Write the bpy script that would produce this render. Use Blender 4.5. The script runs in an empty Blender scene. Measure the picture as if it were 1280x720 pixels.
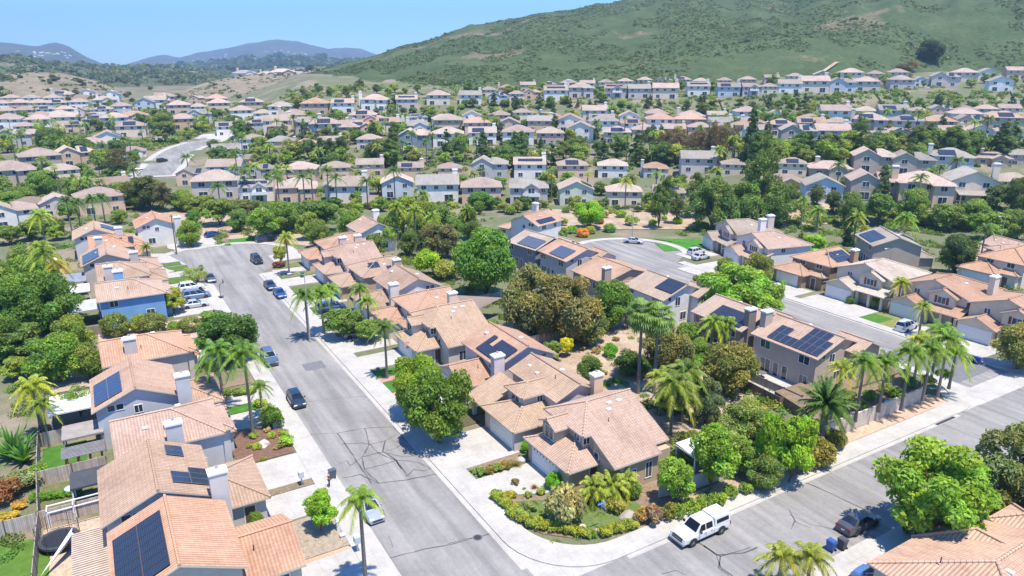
import bpy, bmesh, math, random
import numpy as np
from mathutils import Vector, Matrix
rad = math.radians
scn = bpy.context.scene
COL = scn.collection
random.seed(7); RNG = np.random.default_rng(11)

# ------------------------------------------------------------------ camera numbers and frames
FPX, CAMH, TH, ROT = 890.0, 42.0, rad(17.5), rad(30.55)
CR, SR = math.cos(ROT), math.sin(ROT)

def W(b, a, z=0.0):
    """street frame (b across, a along the main street) -> world"""
    return Vector((b*CR - a*SR, b*SR + a*CR, z))
def toS(X, Y):
    return (X*CR + Y*SR, -X*SR + Y*CR)          # b, a
def ray(px, py):
    u = (px-640)/FPX; v = (360-py)/FPX
    return Vector((u, math.cos(TH)+v*math.sin(TH), -math.sin(TH)+v*math.cos(TH)))
def interp(x, pts):
    if x <= pts[0][0]: return pts[0][1]
    for (x0, y0), (x1, y1) in zip(pts, pts[1:]):
        if x <= x1:
            t = (x-x0)/(x1-x0); return y0+(y1-y0)*t
    return pts[-1][1]
def sstep(e0, e1, x):
    t = max(0., min(1., (x-e0)/(e1-e0))); return t*t*(3-2*t)
PL = [(0,0),(300,0),(400,4),(470,8),(530,11),(640,14),(800,14),(12000,14)]
PC = [(0,0),(272,0),(300,4),(330,5.4),(348,7),(366,12),(392,14),(412,22),(470,25),(560,32),(12000,32)]
PR = [(0,0),(186,0),(203,3.2),(232,4.2),(250,6),(265,11),(300,13),(322,14),(340,16),(380,18),(404,27),(470,31),(560,38),(12000,38)]
def height(X, Y):
    if Y < 5: return 0.0
    r = X/Y
    wl = 1-sstep(-.40, -.26, r)
    wr = sstep(.20, .38, r)
    c = interp(Y, PC); 
    if wl > 0: c = c*(1-wl)+interp(Y, PL)*wl
    if wr > 0: c = c*(1-wr)+interp(Y, PR)*wr
    return c
def at(px, py, z=None):
    """point of the terrain (or of the level z) seen at a pixel of the 1280x720 photo"""
    d = ray(px, py)
    if z is not None:
        t = (z-CAMH)/d.z; return Vector((d.x*t, d.y*t, z))
    t = 20.0; prev = t
    while t < 3000:
        X, Y, Z = d.x*t, d.y*t, CAMH+d.z*t
        if Z <= height(X, Y):
            lo, hi = prev, t
            for _ in range(18):
                m = (lo+hi)/2
                if CAMH+d.z*m <= height(d.x*m, d.y*m): hi = m
                else: lo = m
            t = hi; X, Y = d.x*t, d.y*t
            return Vector((X, Y, height(X, Y)))
        prev = t; t += 1.5 if t < 600 else 8
    return Vector((d.x*700, d.y*700, height(d.x*700, d.y*700)))
def depth_of(p):
    return p.y*math.cos(TH) - (p.z-CAMH)*math.sin(TH)
def proj(p):
    d = depth_of(p); up = p.y*math.sin(TH)+(p.z-CAMH)*math.cos(TH)
    return 640+FPX*p.x/d, 360-FPX*up/d

# ------------------------------------------------------------------ object helpers
def link(o, parent=None):
    COL.objects.link(o)
    if parent is not None: o.parent = parent
    return o
def tag(o, label=None, cat=None, group=None, kind=None):
    if label: o['label'] = label
    if cat: o['category'] = cat
    if group: o['group'] = group
    if kind: o['kind'] = kind
    return o
def empty(name, loc, rz=0.0, label=None, cat=None, group=None, scale=1.0):
    o = bpy.data.objects.new(name, None); o.location = loc; o.rotation_euler = (0,0,rz)
    o.scale = (scale,)*3 if isinstance(scale,(int,float)) else scale
    o.empty_display_size = .3
    link(o); return tag(o, label, cat, group)
KIDS = {}
def add(name, me, parent=None, color=None, loc=None, rot=None, scale=None):
    o = bpy.data.objects.new(name, me); link(o, parent)
    if color: o.color = (*color, 1)
    if loc is not None: o.location = loc
    if rot is not None: o.rotation_euler = rot
    if scale is not None: o.scale = scale
    if parent is not None: KIDS.setdefault(parent.name, []).append(o)
    return o
def copy_tree(o, parent=None):
    c = o.copy(); link(c, parent)
    for ch in KIDS.get(o.name, []):
        k = copy_tree(ch, c); KIDS.setdefault(c.name, []).append(k)
    return c

class MB:
    """mesh builder with material slots and uv"""
    def __init__(s): s.v=[]; s.f=[]; s.m=[]; s.uv=[]; s.mats=[]; s.sm=[]
    def slot(s, mat):
        if mat not in s.mats: s.mats.append(mat)
        return s.mats.index(mat)
    def poly(s, pts, mat, uv=None, smooth=False):
        i = len(s.v); s.v += [tuple(p) for p in pts]
        s.f.append(tuple(range(i, i+len(pts)))); s.m.append(s.slot(mat)); s.sm.append(smooth)
        s.uv.append(uv if uv else [(0,0)]*len(pts))
    def box(s, x0,x1,y0,y1,z0,z1, mat, top=None):
        if x0>x1: x0,x1=x1,x0
        if y0>y1: y0,y1=y1,y0
        p=[(x0,y0,z0),(x1,y0,z0),(x1,y1,z0),(x0,y1,z0),(x0,y0,z1),(x1,y0,z1),(x1,y1,z1),(x0,y1,z1)]
        for q in ((0,3,2,1),(0,1,5,4),(1,2,6,5),(2,3,7,6),(3,0,4,7)): s.poly([p[k] for k in q], mat)
        s.poly([p[k] for k in (4,5,6,7)], top or mat)
    def prism(s, ring, z0, z1, mat, top=None):
        n=len(ring)
        for i in range(n):
            a=ring[i]; b=ring[(i+1)%n]
            s.poly([(a[0],a[1],z0),(b[0],b[1],z0),(b[0],b[1],z1),(a[0],a[1],z1)], mat)
        s.poly([(p[0],p[1],z1) for p in ring], top or mat)
        s.poly([(p[0],p[1],z0) for p in reversed(ring)], mat)
    def tube(s, p0, p1, r0, r1, mat, n=8, cap=True):
        p0=Vector(p0); p1=Vector(p1); d=(p1-p0)
        if d.length<1e-6: return
        d.normalize(); u=d.orthogonal().normalized(); w=d.cross(u)
        R0=[p0+(u*math.cos(t)+w*math.sin(t))*r0 for t in [2*math.pi*k/n for k in range(n)]]
        R1=[p1+(u*math.cos(t)+w*math.sin(t))*r1 for t in [2*math.pi*k/n for k in range(n)]]
        for k in range(n):
            s.poly([R0[k],R0[(k+1)%n],R1[(k+1)%n],R1[k]], mat, smooth=True)
        if cap:
            s.poly(list(reversed(R0)), mat); s.poly(R1, mat)
    def path(s, pts, rs, mat, n=7):
        for i in range(len(pts)-1): s.tube(pts[i], pts[i+1], rs[i], rs[i+1], mat, n, cap=(i in (0,len(pts)-2)))
    def mesh(s, name, mirror=False, weld=False):
        me = bpy.data.meshes.new(name)
        v = [(-x,y,z) for x,y,z in s.v] if mirror else s.v
        f = [tuple(reversed(q)) for q in s.f] if mirror else s.f
        me.from_pydata(v, [], f)
        for m in s.mats: me.materials.append(m)
        me.polygons.foreach_set('material_index', s.m)
        me.polygons.foreach_set('use_smooth', s.sm)
        uvl = me.uv_layers.new(name='UV')
        flat=[]
        for q in s.uv:
            qq = reversed(q) if mirror else q
            for a in qq: flat += [a[0], a[1]]
        uvl.data.foreach_set('uv', flat)
        me.update()
        return me
    def build(s, name, parent=None, color=None, mirror=False, loc=None):
        return add(name, s.mesh(name, mirror), parent, color, loc)

# ------------------------------------------------------------------ materials
def nodes(mat):
    mat.use_nodes=True; nt=mat.node_tree; nt.nodes.clear()
    out=nt.nodes.new('ShaderNodeOutputMaterial'); return nt, out
def N(nt, t, **k):
    n=nt.nodes.new(t)
    for a,b in k.items():
        if a.startswith('i_'):
            key=a[2:].replace('_',' '); n.inputs[key].default_value=b
        else: setattr(n,a,b)
    return n
def L(nt,a,b): nt.links.new(a,b)
def coords(nt, kind='Object'):
    return N(nt,'ShaderNodeTexCoord').outputs[kind]
def worldpos(nt): return N(nt,'ShaderNodeNewGeometry').outputs['Position']
def noise(nt, vec, scale, detail=4, rough=.55):
    n=N(nt,'ShaderNodeTexNoise'); n.inputs['Scale'].default_value=scale; n.inputs['Detail'].default_value=detail
    n.inputs['Roughness'].default_value=rough; L(nt,vec,n.inputs['Vector']); return n
def ramp(nt, fac, stops, interp_='LINEAR'):
    r=N(nt,'ShaderNodeValToRGB'); cr=r.color_ramp; cr.interpolation=interp_
    while len(cr.elements)<len(stops): cr.elements.new(.5)
    for e,(p,c) in zip(cr.elements,stops):
        e.position=p; e.color=(*c,1) if len(c)==3 else c
    L(nt,fac,r.inputs[0]); return r.outputs[0]
def mix(nt, fac, a, b, mode='MIX'):
    m=N(nt,'ShaderNodeMix',data_type='RGBA',blend_type=mode)
    for inp,val in ((m.inputs[0],fac),(m.inputs[6],a),(m.inputs[7],b)):
        if isinstance(val,(int,float)): inp.default_value=val
        elif isinstance(val,tuple): inp.default_value=(*val,1) if len(val)==3 else val
        else: L(nt,val,inp)
    return m.outputs[2]
def math_(nt, op, a, b=0.0, c=None):
    m=N(nt,'ShaderNodeMath',operation=op)
    for i,val in enumerate((a,b) if c is None else (a,b,c)):
        if isinstance(val,(int,float)): m.inputs[i].default_value=val
        else: L(nt,val,m.inputs[i])
    return m.outputs[0]
def bump(nt, h, strength=.3, dist=.05):
    b=N(nt,'ShaderNodeBump'); b.inputs['Strength'].default_value=strength; b.inputs['Distance'].default_value=dist
    L(nt,h,b.inputs['Height']); return b.outputs[0]
def principled(nt,out,color,rough=.8,metal=0,normal=None,spec=None,trans=0):
    p=N(nt,'ShaderNodeBsdfPrincipled')
    if isinstance(color,tuple): p.inputs['Base Color'].default_value=(*color,1)
    else: L(nt,color,p.inputs['Base Color'])
    if isinstance(rough,(int,float)): p.inputs['Roughness'].default_value=rough
    else: L(nt,rough,p.inputs['Roughness'])
    p.inputs['Metallic'].default_value=metal
    if spec is not None: p.inputs['Specular IOR Level'].default_value=spec
    if normal is not None: L(nt,normal,p.inputs['Normal'])
    L(nt,p.outputs[0],out.inputs[0]); return p
M={}
def plain(name,c,rough=.7,metal=0,var=.12,scale=3.0,spec=None,obj=False,b=0.0):
    m=bpy.data.materials.new(name); nt,out=nodes(m)
    vec=coords(nt); n=noise(nt,vec,scale,5,.6)
    f=ramp(nt,n.outputs[0],[(.25,(1-var,)*3),(.75,(1+var*.6,)*3)])
    base=c
    if obj: base=N(nt,'ShaderNodeObjectInfo').outputs['Color']
    col=mix(nt,1.0,base,f,'MULTIPLY')
    nm=bump(nt,n.outputs[0],b,.03) if b else None
    principled(nt,out,col,rough,metal,nm,spec); M[name]=m; return m

def mk_tile():
    m=bpy.data.materials.new('clay_roof_tile'); nt,out=nodes(m)
    uv=coords(nt,'UV'); sp=N(nt,'ShaderNodeSeparateXYZ'); L(nt,uv,sp.inputs[0])
    U,V=sp.outputs[0],sp.outputs[1]
    pu,pv=.30,.36
    cu=math_(nt,'DIVIDE',U,pu); cv=math_(nt,'DIVIDE',V,pv)
    fu=math_(nt,'FRACT',cu); fv=math_(nt,'FRACT',cv)
    iu=math_(nt,'FLOOR',cu); iv=math_(nt,'FLOOR',cv)
    barrel=math_(nt,'SINE',math_(nt,'MULTIPLY',fu,math.pi))
    step=math_(nt,'SUBTRACT',1.0,fv)
    h=math_(nt,'ADD',math_(nt,'MULTIPLY',barrel,.6),math_(nt,'MULTIPLY',step,.75))
    cb=N(nt,'ShaderNodeCombineXYZ'); L(nt,iu,cb.inputs[0]); L(nt,iv,cb.inputs[1])
    wn=N(nt,'ShaderNodeTexWhiteNoise'); L(nt,cb.outputs[0],wn.inputs['Vector'])
    info=N(nt,'ShaderNodeObjectInfo')
    base=mix(nt,1.0,info.outputs['Color'],(.96,.965,.90),'MULTIPLY')
    pt=ramp(nt,wn.outputs['Value'],[(0,(.91,.90,.88)),(.5,(1,1,1)),(1,(1.07,1.06,1.04))])
    c=mix(nt,1.0,base,pt,'MULTIPLY')
    big=noise(nt,worldpos(nt),.22,5,.65)
    st=ramp(nt,big.outputs[0],[(.3,(.80,.77,.76)),(.5,(1,1,1)),(.72,(1.08,1.10,1.12))])
    c=mix(nt,1.0,c,st,'MULTIPLY')
    streak=N(nt,'ShaderNodeMapping'); L(nt,uv,streak.inputs[0]); streak.inputs['Scale'].default_value=(1.6,.16,1)
    sn=noise(nt,streak.outputs[0],1.3,4,.6)
    c=mix(nt,1.0,c,ramp(nt,sn.outputs[0],[(.35,(.92,.91,.90)),(.6,(1.03,1.03,1.03))]),'MULTIPLY')
    principled(nt,out,c,.82,0,bump(nt,h,1.0,.16),.25); M['tile']=m
mk_tile()
def mk_stucco():
    m=bpy.data.materials.new('stucco'); nt,out=nodes(m)
    n=noise(nt,worldpos(nt),9,5,.7); n2=noise(nt,worldpos(nt),.5,4,.6)
    base=N(nt,'ShaderNodeObjectInfo').outputs['Color']
    c=mix(nt,1.0,base,ramp(nt,n2.outputs[0],[(.3,(.98,.93,.85)),(.65,(1.14,1.09,1.0))]),'MULTIPLY')
    principled(nt,out,c,.92,0,bump(nt,n.outputs[0],.25,.02),.2); M['stucco']=m
mk_stucco()
plain('fascia',(.50,.45,.38),.7,obj=False)
plain('white_trim',(.72,.72,.70),.55,var=.08)
plain('white_paint',(.74,.74,.72),.5,var=.1)
plain('dark_metal',(.05,.05,.05),.5,.3)
plain('grey_metal',(.42,.43,.44),.45,.5)
plain('frame_grey',(.30,.31,.33),.4,.6)
plain('door_brown',(.12,.075,.05),.55)
plain('shutter',(.17,.045,.035),.6)
plain('object_paint',(.5,.5,.5),.55,obj=True,var=.08)
plain('object_rough',(.5,.5,.5),.9,obj=True,var=.25,scale=1.2,b=.4)
def mk_glass(name,c,rough=.08):
    m=bpy.data.materials.new(name); nt,out=nodes(m)
    n=noise(nt,worldpos(nt),.7,2)
    col=ramp(nt,n.outputs[0],[(.3,tuple(x*.5 for x in c)),(.7,tuple(x*1.6 for x in c))])
    principled(nt,out,col,rough,0,None,.8); M[name]=m
mk_glass('window_glass',(.035,.05,.065)); mk_glass('car_glass',(.012,.015,.018),.05)
def mk_solar():
    m=bpy.data.materials.new('solar_cell'); nt,out=nodes(m)
    uv=coords(nt,'UV'); sp=N(nt,'ShaderNodeSeparateXYZ'); L(nt,uv,sp.inputs[0])
    a=math_(nt,'FRACT',math_(nt,'DIVIDE',sp.outputs[0],.165)); b=math_(nt,'FRACT',math_(nt,'DIVIDE',sp.outputs[1],.165))
    g=math_(nt,'MAXIMUM',math_(nt,'GREATER_THAN',a,.93),math_(nt,'GREATER_THAN',b,.93))
    base=N(nt,'ShaderNodeObjectInfo').outputs['Color']
    c=mix(nt,g,mix(nt,.4,base,(.018,.020,.026)),(.08,.085,.10))
    p=principled(nt,out,c,.16,0,None,.6); M['solar']=m
mk_solar()
def mk_leaf(name, trans=.42, rough=.5):
    m=bpy.data.materials.new(name); nt,out=nodes(m)
    base=N(nt,'ShaderNodeObjectInfo').outputs['Color']
    at_=N(nt,'ShaderNodeAttribute'); at_.attribute_name='var'
    c=mix(nt,1.0,base,at_.outputs['Color'],'MULTIPLY'); c=mix(nt,1.0,c,(2.25,2.35,1.5),'MULTIPLY')
    d=N(nt,'ShaderNodeBsdfPrincipled'); L(nt,c,d.inputs['Base Color']); d.inputs['Roughness'].default_value=rough
    d.inputs['Specular IOR Level'].default_value=.3
    t=N(nt,'ShaderNodeBsdfTranslucent'); c2=mix(nt,1.0,c,(1.35,1.4,.7),'MULTIPLY'); L(nt,c2,t.inputs[0])
    ms=N(nt,'ShaderNodeMixShader'); ms.inputs[0].default_value=trans; L(nt,d.outputs[0],ms.inputs[1]); L(nt,t.outputs[0],ms.inputs[2])
    L(nt,ms.outputs[0],out.inputs[0]); M[name]=m
mk_leaf('leaf'); 
def mk_bark():
    m=bpy.data.materials.new('bark'); nt,out=nodes(m)
    v=coords(nt); mp=N(nt,'ShaderNodeMapping'); mp.inputs['Scale'].default_value=(4,4,1.2); L(nt,v,mp.inputs[0])
    n=noise(nt,mp.outputs[0],5,6,.7)
    c=ramp(nt,n.outputs[0],[(.3,(.07,.055,.04)),(.7,(.22,.18,.14))])
    principled(nt,out,c,.95,0,bump(nt,n.outputs[0],.8,.04),.1); M['bark']=m
    m=bpy.data.materials.new('palm_bark'); nt,out=nodes(m)
    v=coords(nt); sp=N(nt,'ShaderNodeSeparateXYZ'); L(nt,v,sp.inputs[0])
    ring=math_(nt,'FRACT',math_(nt,'MULTIPLY',sp.outputs[2],5.5))
    n=noise(nt,v,8,5,.6)
    h=math_(nt,'ADD',ring,n.outputs[0])
    c=ramp(nt,n.outputs[0],[(.3,(.14,.12,.10)),(.7,(.30,.27,.23))])
    c=mix(nt,math_(nt,'GREATER_THAN',ring,.85),c,(.10,.085,.07))
    principled(nt,out,c,.95,0,bump(nt,h,.7,.03),.1); M['palm_bark']=m
mk_bark()
def mk_ground():
    # yards seen from above: dry earth, mulch, grass and ground cover patches
    m=bpy.data.materials.new('yard_ground'); nt,out=nodes(m)
    p=worldpos(nt)
    n1=noise(nt,p,.055,6,.62); n2=noise(nt,p,.6,6,.7); n3=noise(nt,p,4,4,.7)
    dirt=ramp(nt,n2.outputs[0],[(.3,(.13,.10,.07)),(.5,(.22,.175,.13)),(.7,(.31,.26,.20))])
    grass=ramp(nt,n2.outputs[0],[(.3,(.045,.075,.025)),(.55,(.075,.115,.038)),(.75,(.13,.15,.06))])
    f=ramp(nt,math_(nt,'ADD',n1.outputs[0],math_(nt,'MULTIPLY',n2.outputs[0],.35)),[(.58,(0,0,0)),(.68,(1,1,1))])
    c=mix(nt,f,dirt,grass)
    c=mix(nt,.35,c,ramp(nt,n3.outputs[0],[(.3,(.12,.1,.07)),(.7,(.34,.3,.22))]))
    sp=N(nt,'ShaderNodeSeparateXYZ'); L(nt,p,sp.inputs[0])
    far=ramp(nt,math_(nt,'DIVIDE',sp.outputs[1],1400.0),[(.44,(0,0,0)),(.55,(1,1,1))])
    c=mix(nt,far,c,ramp(nt,n1.outputs[0],[(.35,(.09,.10,.05)),(.5,(.16,.145,.09)),(.65,(.23,.20,.14))]))
    principled(nt,out,c,.95,0,bump(nt,n3.outputs[0],.5,.08),.1); M['ground']=m
    m=bpy.data.materials.new('dry_slope'); nt,out=nodes(m)
    p=worldpos(nt); n1=noise(nt,p,.25,6,.7); n2=noise(nt,p,2.5,5,.75)
    c=ramp(nt,n1.outputs[0],[(.3,(.24,.17,.115)),(.5,(.36,.275,.20)),(.7,(.45,.36,.27))])
    c=mix(nt,ramp(nt,n2.outputs[0],[(.52,(0,0,0)),(.62,(.6,.6,.6))]),c,(.15,.14,.07))
    principled(nt,out,c,.95,0,bump(nt,n2.outputs[0],.6,.08),.1); M['dry']=m
    m=bpy.data.materials.new('lawn'); nt,out=nodes(m)
    n1=noise(nt,p2:=worldpos(nt),.9,6,.7); n2=noise(nt,p2,14,3,.8)
    base=N(nt,'ShaderNodeObjectInfo').outputs['Color']
    c=mix(nt,1.0,base,ramp(nt,n1.outputs[0],[(.3,(.7,.75,.6)),(.55,(1,1,1)),(.72,(1.5,1.25,1.1))]),'MULTIPLY')
    principled(nt,out,c,.95,0,bump(nt,n2.outputs[0],.8,.06),.1); M['lawn']=m
    m=bpy.data.materials.new('mulch'); nt,out=nodes(m)
    n1=noise(nt,p3:=worldpos(nt),3,6,.8)
    base=N(nt,'ShaderNodeObjectInfo').outputs['Color']
    c=mix(nt,1.0,base,ramp(nt,n1.outputs[0],[(.3,(.55,.55,.55)),(.5,(1,1,1)),(.7,(1.35,1.3,1.25))]),'MULTIPLY')
    principled(nt,out,c,.97,0,bump(nt,n1.outputs[0],.9,.08),.1); M['mulch']=m
mk_ground()
def mk_asphalt():
    m=bpy.data.materials.new('asphalt'); nt,out=nodes(m)
    p=worldpos(nt)
    rot=N(nt,'ShaderNodeVectorRotate',rotation_type='Z_AXIS'); rot.inputs['Angle'].default_value=-ROT; L(nt,p,rot.inputs['Vector'])
    mp=N(nt,'ShaderNodeMapping'); mp.inputs['Scale'].default_value=(.75,.045,1); L(nt,rot.outputs[0],mp.inputs[0])
    lanes=noise(nt,mp.outputs[0],1.0,5,.6)
    n1=noise(nt,p,.09,6,.65); n2=noise(nt,p,1.7,6,.75); n3=noise(nt,p,28,2,.7)
    c=ramp(nt,n1.outputs[0],[(.3,(.185,.180,.170)),(.7,(.255,.247,.233))])
    c=mix(nt,1.0,c,ramp(nt,lanes.outputs[0],[(.36,(.80,.80,.80)),(.5,(1,1,1)),(.66,(1.2,1.195,1.18))]),'MULTIPLY')
    c=mix(nt,1.0,c,ramp(nt,n2.outputs[0],[(.3,(.88,.88,.88)),(.7,(1.1,1.1,1.1))]),'MULTIPLY')
    c=mix(nt,1.0,c,ramp(nt,n3.outputs[0],[(.3,(.85,.85,.85)),(.7,(1.15,1.15,1.15))]),'MULTIPLY')
    principled(nt,out,c,.9,0,bump(nt,n3.outputs[0],.4,.01),.25); M['asphalt']=m
    m=bpy.data.materials.new('old_asphalt_patch'); nt,out=nodes(m)
    n1=noise(nt,worldpos(nt),2,6,.7)
    principled(nt,out,ramp(nt,n1.outputs[0],[(.3,(.11,.11,.115)),(.7,(.165,.165,.17))]),.9); M['patch']=m
    m=bpy.data.materials.new('concrete'); nt,out=nodes(m)
    p=worldpos(nt)
    rot=N(nt,'ShaderNodeVectorRotate',rotation_type='Z_AXIS'); rot.inputs['Angle'].default_value=-ROT; L(nt,p,rot.inputs['Vector'])
    sp=N(nt,'ShaderNodeSeparateXYZ'); L(nt,rot.outputs[0],sp.inputs[0])
    j1=math_(nt,'LESS_THAN',math_(nt,'FRACT',math_(nt,'DIVIDE',sp.outputs[0],1.5)),.022)
    j2=math_(nt,'LESS_THAN',math_(nt,'FRACT',math_(nt,'DIVIDE',sp.outputs[1],1.5)),.022)
    j=math_(nt,'MAXIMUM',j1,j2)
    n1=noise(nt,p,.35,6,.7); n2=noise(nt,p,3,5,.7)
    c=ramp(nt,n1.outputs[0],[(.28,(.31,.295,.27)),(.5,(.385,.37,.34)),(.72,(.44,.425,.395))])
    c=mix(nt,1.0,c,ramp(nt,n2.outputs[0],[(.3,(.9,.89,.87)),(.7,(1.06,1.06,1.06))]),'MULTIPLY')
    c=mix(nt,math_(nt,'MULTIPLY',j,.45),c,(.22,.21,.19))
    principled(nt,out,c,.9,0,bump(nt,n2.outputs[0],.2,.01),.25); M['concrete']=m
    m=bpy.data.materials.new('fence_wood'); nt,out=nodes(m)
    uv=coords(nt,'UV'); sp=N(nt,'ShaderNodeSeparateXYZ'); L(nt,uv,sp.inputs[0])
    cu=math_(nt,'DIVIDE',sp.outputs[0],.145); fu=math_(nt,'FRACT',cu); iu=math_(nt,'FLOOR',cu)
    wn=N(nt,'ShaderNodeTexWhiteNoise',noise_dimensions='1D'); L(nt,iu,wn.inputs['W'])
    base=N(nt,'ShaderNodeObjectInfo').outputs['Color']
    c=mix(nt,1.0,base,ramp(nt,wn.outputs['Value'],[(0,(.75,.74,.72)),(1,(1.15,1.15,1.15))]),'MULTIPLY')
    gap=math_(nt,'LESS_THAN',fu,.08)
    c=mix(nt,gap,c,(.03,.025,.02))
    nn=noise(nt,worldpos(nt),1.5,5,.7)
    c=mix(nt,1.0,c,ramp(nt,nn.outputs[0],[(.3,(.8,.8,.8)),(.7,(1.1,1.1,1.1))]),'MULTIPLY')
    principled(nt,out,c,.9); M['fence']=m
    m=bpy.data.materials.new('slump_block'); nt,out=nodes(m)
    uv=coords(nt,'UV')
    br=N(nt,'ShaderNodeTexBrick'); L(nt,uv,br.inputs['Vector']); br.inputs['Scale'].default_value=1.0
    br.inputs['Brick Width'].default_value=.42; br.inputs['Row Height'].default_value=.2; br.inputs['Mortar Size'].default_value=.012
    br.inputs['Color1'].default_value=(.50,.42,.34,1); br.inputs['Color2'].default_value=(.56,.48,.39,1); br.inputs['Mortar'].default_value=(.34,.28,.23,1)
    nn=noise(nt,worldpos(nt),3,5,.7)
    c=mix(nt,1.0,br.outputs[0],ramp(nt,nn.outputs[0],[(.3,(.85,.85,.85)),(.7,(1.1,1.1,1.1))]),'MULTIPLY')
    principled(nt,out,c,.95,0,bump(nt,br.outputs['Fac'],-.5,.03)); M['slump']=m
mk_asphalt()
def mk_hill(name,cols,sc,patch=None,patchc=None,b=1.0,bd=1.5):
    m=bpy.data.materials.new(name); nt,out=nodes(m)
    p=worldpos(nt)
    n1=noise(nt,p,sc,8,.68); n2=noise(nt,p,sc*9,7,.72); n3=noise(nt,p,sc*.22,5,.6)
    f=math_(nt,'ADD',math_(nt,'MULTIPLY',n1.outputs[0],.5),math_(nt,'MULTIPLY',n2.outputs[0],.5))
    c=ramp(nt,f,list(zip((.34,.44,.54,.66),cols)))
    if patch:
        g=ramp(nt,math_(nt,'ADD',n3.outputs[0],math_(nt,'MULTIPLY',n1.outputs[0],.4)),[(patch,(0,0,0)),(patch+.06,(1,1,1))])
        g2=math_(nt,'MULTIPLY',g,ramp(nt,n2.outputs[0],[(.40,(.1,.1,.1)),(.56,(1,1,1))]))
        c=mix(nt,g2,c,patchc)
    principled(nt,out,c,.97,0,bump(nt,f,b,bd),.05); M[name]=m
mk_hill('chaparral',[(.036,.058,.025),(.052,.078,.031),(.072,.100,.041),(.115,.128,.064)],.035,.81,(.19,.145,.10),.8,2.0)
mk_hill('dry_hill',[(.11,.10,.06),(.17,.145,.095),(.23,.195,.135),(.29,.25,.18)],.03,.78,(.08,.10,.05),.6,2)
mk_hill('wooded_hill',[(.05,.065,.032),(.07,.085,.042),(.10,.11,.06),(.17,.16,.10)],.02,.76,(.30,.25,.17),1,4)
mk_hill('far_mountain',[(.035,.05,.035),(.055,.07,.045),(.09,.095,.065),(.16,.15,.12)],.006,.84,(.28,.25,.21),1,10)
# ------------------------------------------------------------------ terrain: one sheet out to the horizon
def build_terrain():
    xs=[0.0]; s=5.0
    while xs[-1]<12000:
        if xs[-1]>260: s*=1.16
        xs.append(xs[-1]+s)
    X=[-x for x in reversed(xs[1:])]+xs
    ys=[-60.0,-20.0,0.0]
    while ys[-1]<640: ys.append(ys[-1]+3.5)
    s=4
    while ys[-1]<14000: s*=1.2; ys.append(ys[-1]+s)
    ys=[-6000,-1500,-400]+ys
    v=[]; f=[]
    for y in ys:
        for x in X:
            z=height(x,y)
            if y>262 and z>.2: z+=.35*math.sin(x*.11+y*.07)*math.sin(y*.13-x*.05)
            v.append((x,y,z))
    n=len(X)
    for j in range(len(ys)-1):
        for i in range(n-1):
            k=j*n+i; f.append((k,k+1,k+n+1,k+n))
    me=bpy.data.meshes.new('ground'); me.from_pydata(v,[],f); me.materials.append(M['ground'])
    me.polygons.foreach_set('use_smooth',[True]*len(f))
    tag(add('ground',me),kind='structure')
build_terrain()

ZI=0.0
def sheet(name, polys, mat, z, kind='structure', color=None, label=None, cat=None, thick=0.0, drape=False):
    """flat surface(s) given as lists of (b, a) street-frame points"""
    global ZI; ZI+=.0013; z+=(ZI%.009 if not name.startswith(('road','gutter','storm')) else 0)
    mb=MB()
    for ring in polys:
        P_=[W(b,a) for b,a in ring]; z+=.0022
        ar=sum(P_[i].x*P_[(i+1)%len(P_)].y-P_[(i+1)%len(P_)].x*P_[i].y for i in range(len(P_)))
        if ar<0: P_.reverse()
        if thick: mb.prism([(p.x,p.y) for p in P_], z-thick, z, mat)
        else: mb.poly([(p.x,p.y,z) for p in P_], mat)
    o=mb.build(name, color=color)
    tag(o,label,cat,None,kind); return o
def arc(cb,ca,r,t0,t1,n=12):
    return [(cb+r*math.cos(rad(t0+(t1-t0)*k/n)), ca+r*math.sin(rad(t0+(t1-t0)*k/n))) for k in range(n+1)]

LK,RK=17.2,27.5         # kerb lines of the main street
CU,CL=40.9,31.0         # kerb lines of the cross street
L2,R2=98.3,108.5        # kerb lines of the second street
# carriageways
main=[(LK,-20),(RK,-20),(RK,150)]+arc(24.5,167,12.5,-25,115,14)+arc(22,168,12,115,215,10)+[(LK,150)]
sheet('road',[main],M['asphalt'],.008)
sheet('road',[[(RK,CL),(160,CL),(160,CU),(RK,CU)]],M['asphalt'],.010)
sheet('road',[[(L2,CU),(R2,CU),(R2,112)]+arc(105,124.5,12.5,-40,190,18)+[(L2,112)]],M['asphalt'],.008)
sheet('road',[[(-40,CL),(LK,CL),(LK,CU-2),(-40,CU-2)]],M['asphalt'],.010)
sheet('road_mouth',[[(RK-.1,CL),(RK+9.5,CL),(RK+9.5,CU+.2),(RK+4,CU+2.5),(RK-.1,CU+8)],[(88,CU-.2),(118,CU-.2),(R2,CU+9),(L2,CU+9)]],M['concrete'],.0035)
sheet('asphalt_patch',[[(22.2,95.5),(25.2,95.5),(25.2,98.3),(22.2,98.3)]],M['patch'],.014)
sheet('asphalt_patch',[[(L2+.3,46),(R2-.3,46),(R2-.3,57),(L2+.3,57)]],M['patch'],.014)
# concrete cross gutters at the mouths of both side streets
sheet('gutter_apron',[[(RK,CL-3),(30.6,CL-3),(30.6,CU+2.2),(RK,CU+5.5)]],M['concrete'],.018)
sheet('gutter_apron',[[(94,CU-.1),(R2+4,CU-.1),(R2+1,CU+3.4),(L2-1,CU+3.4)]],M['concrete'],.018)
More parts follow.
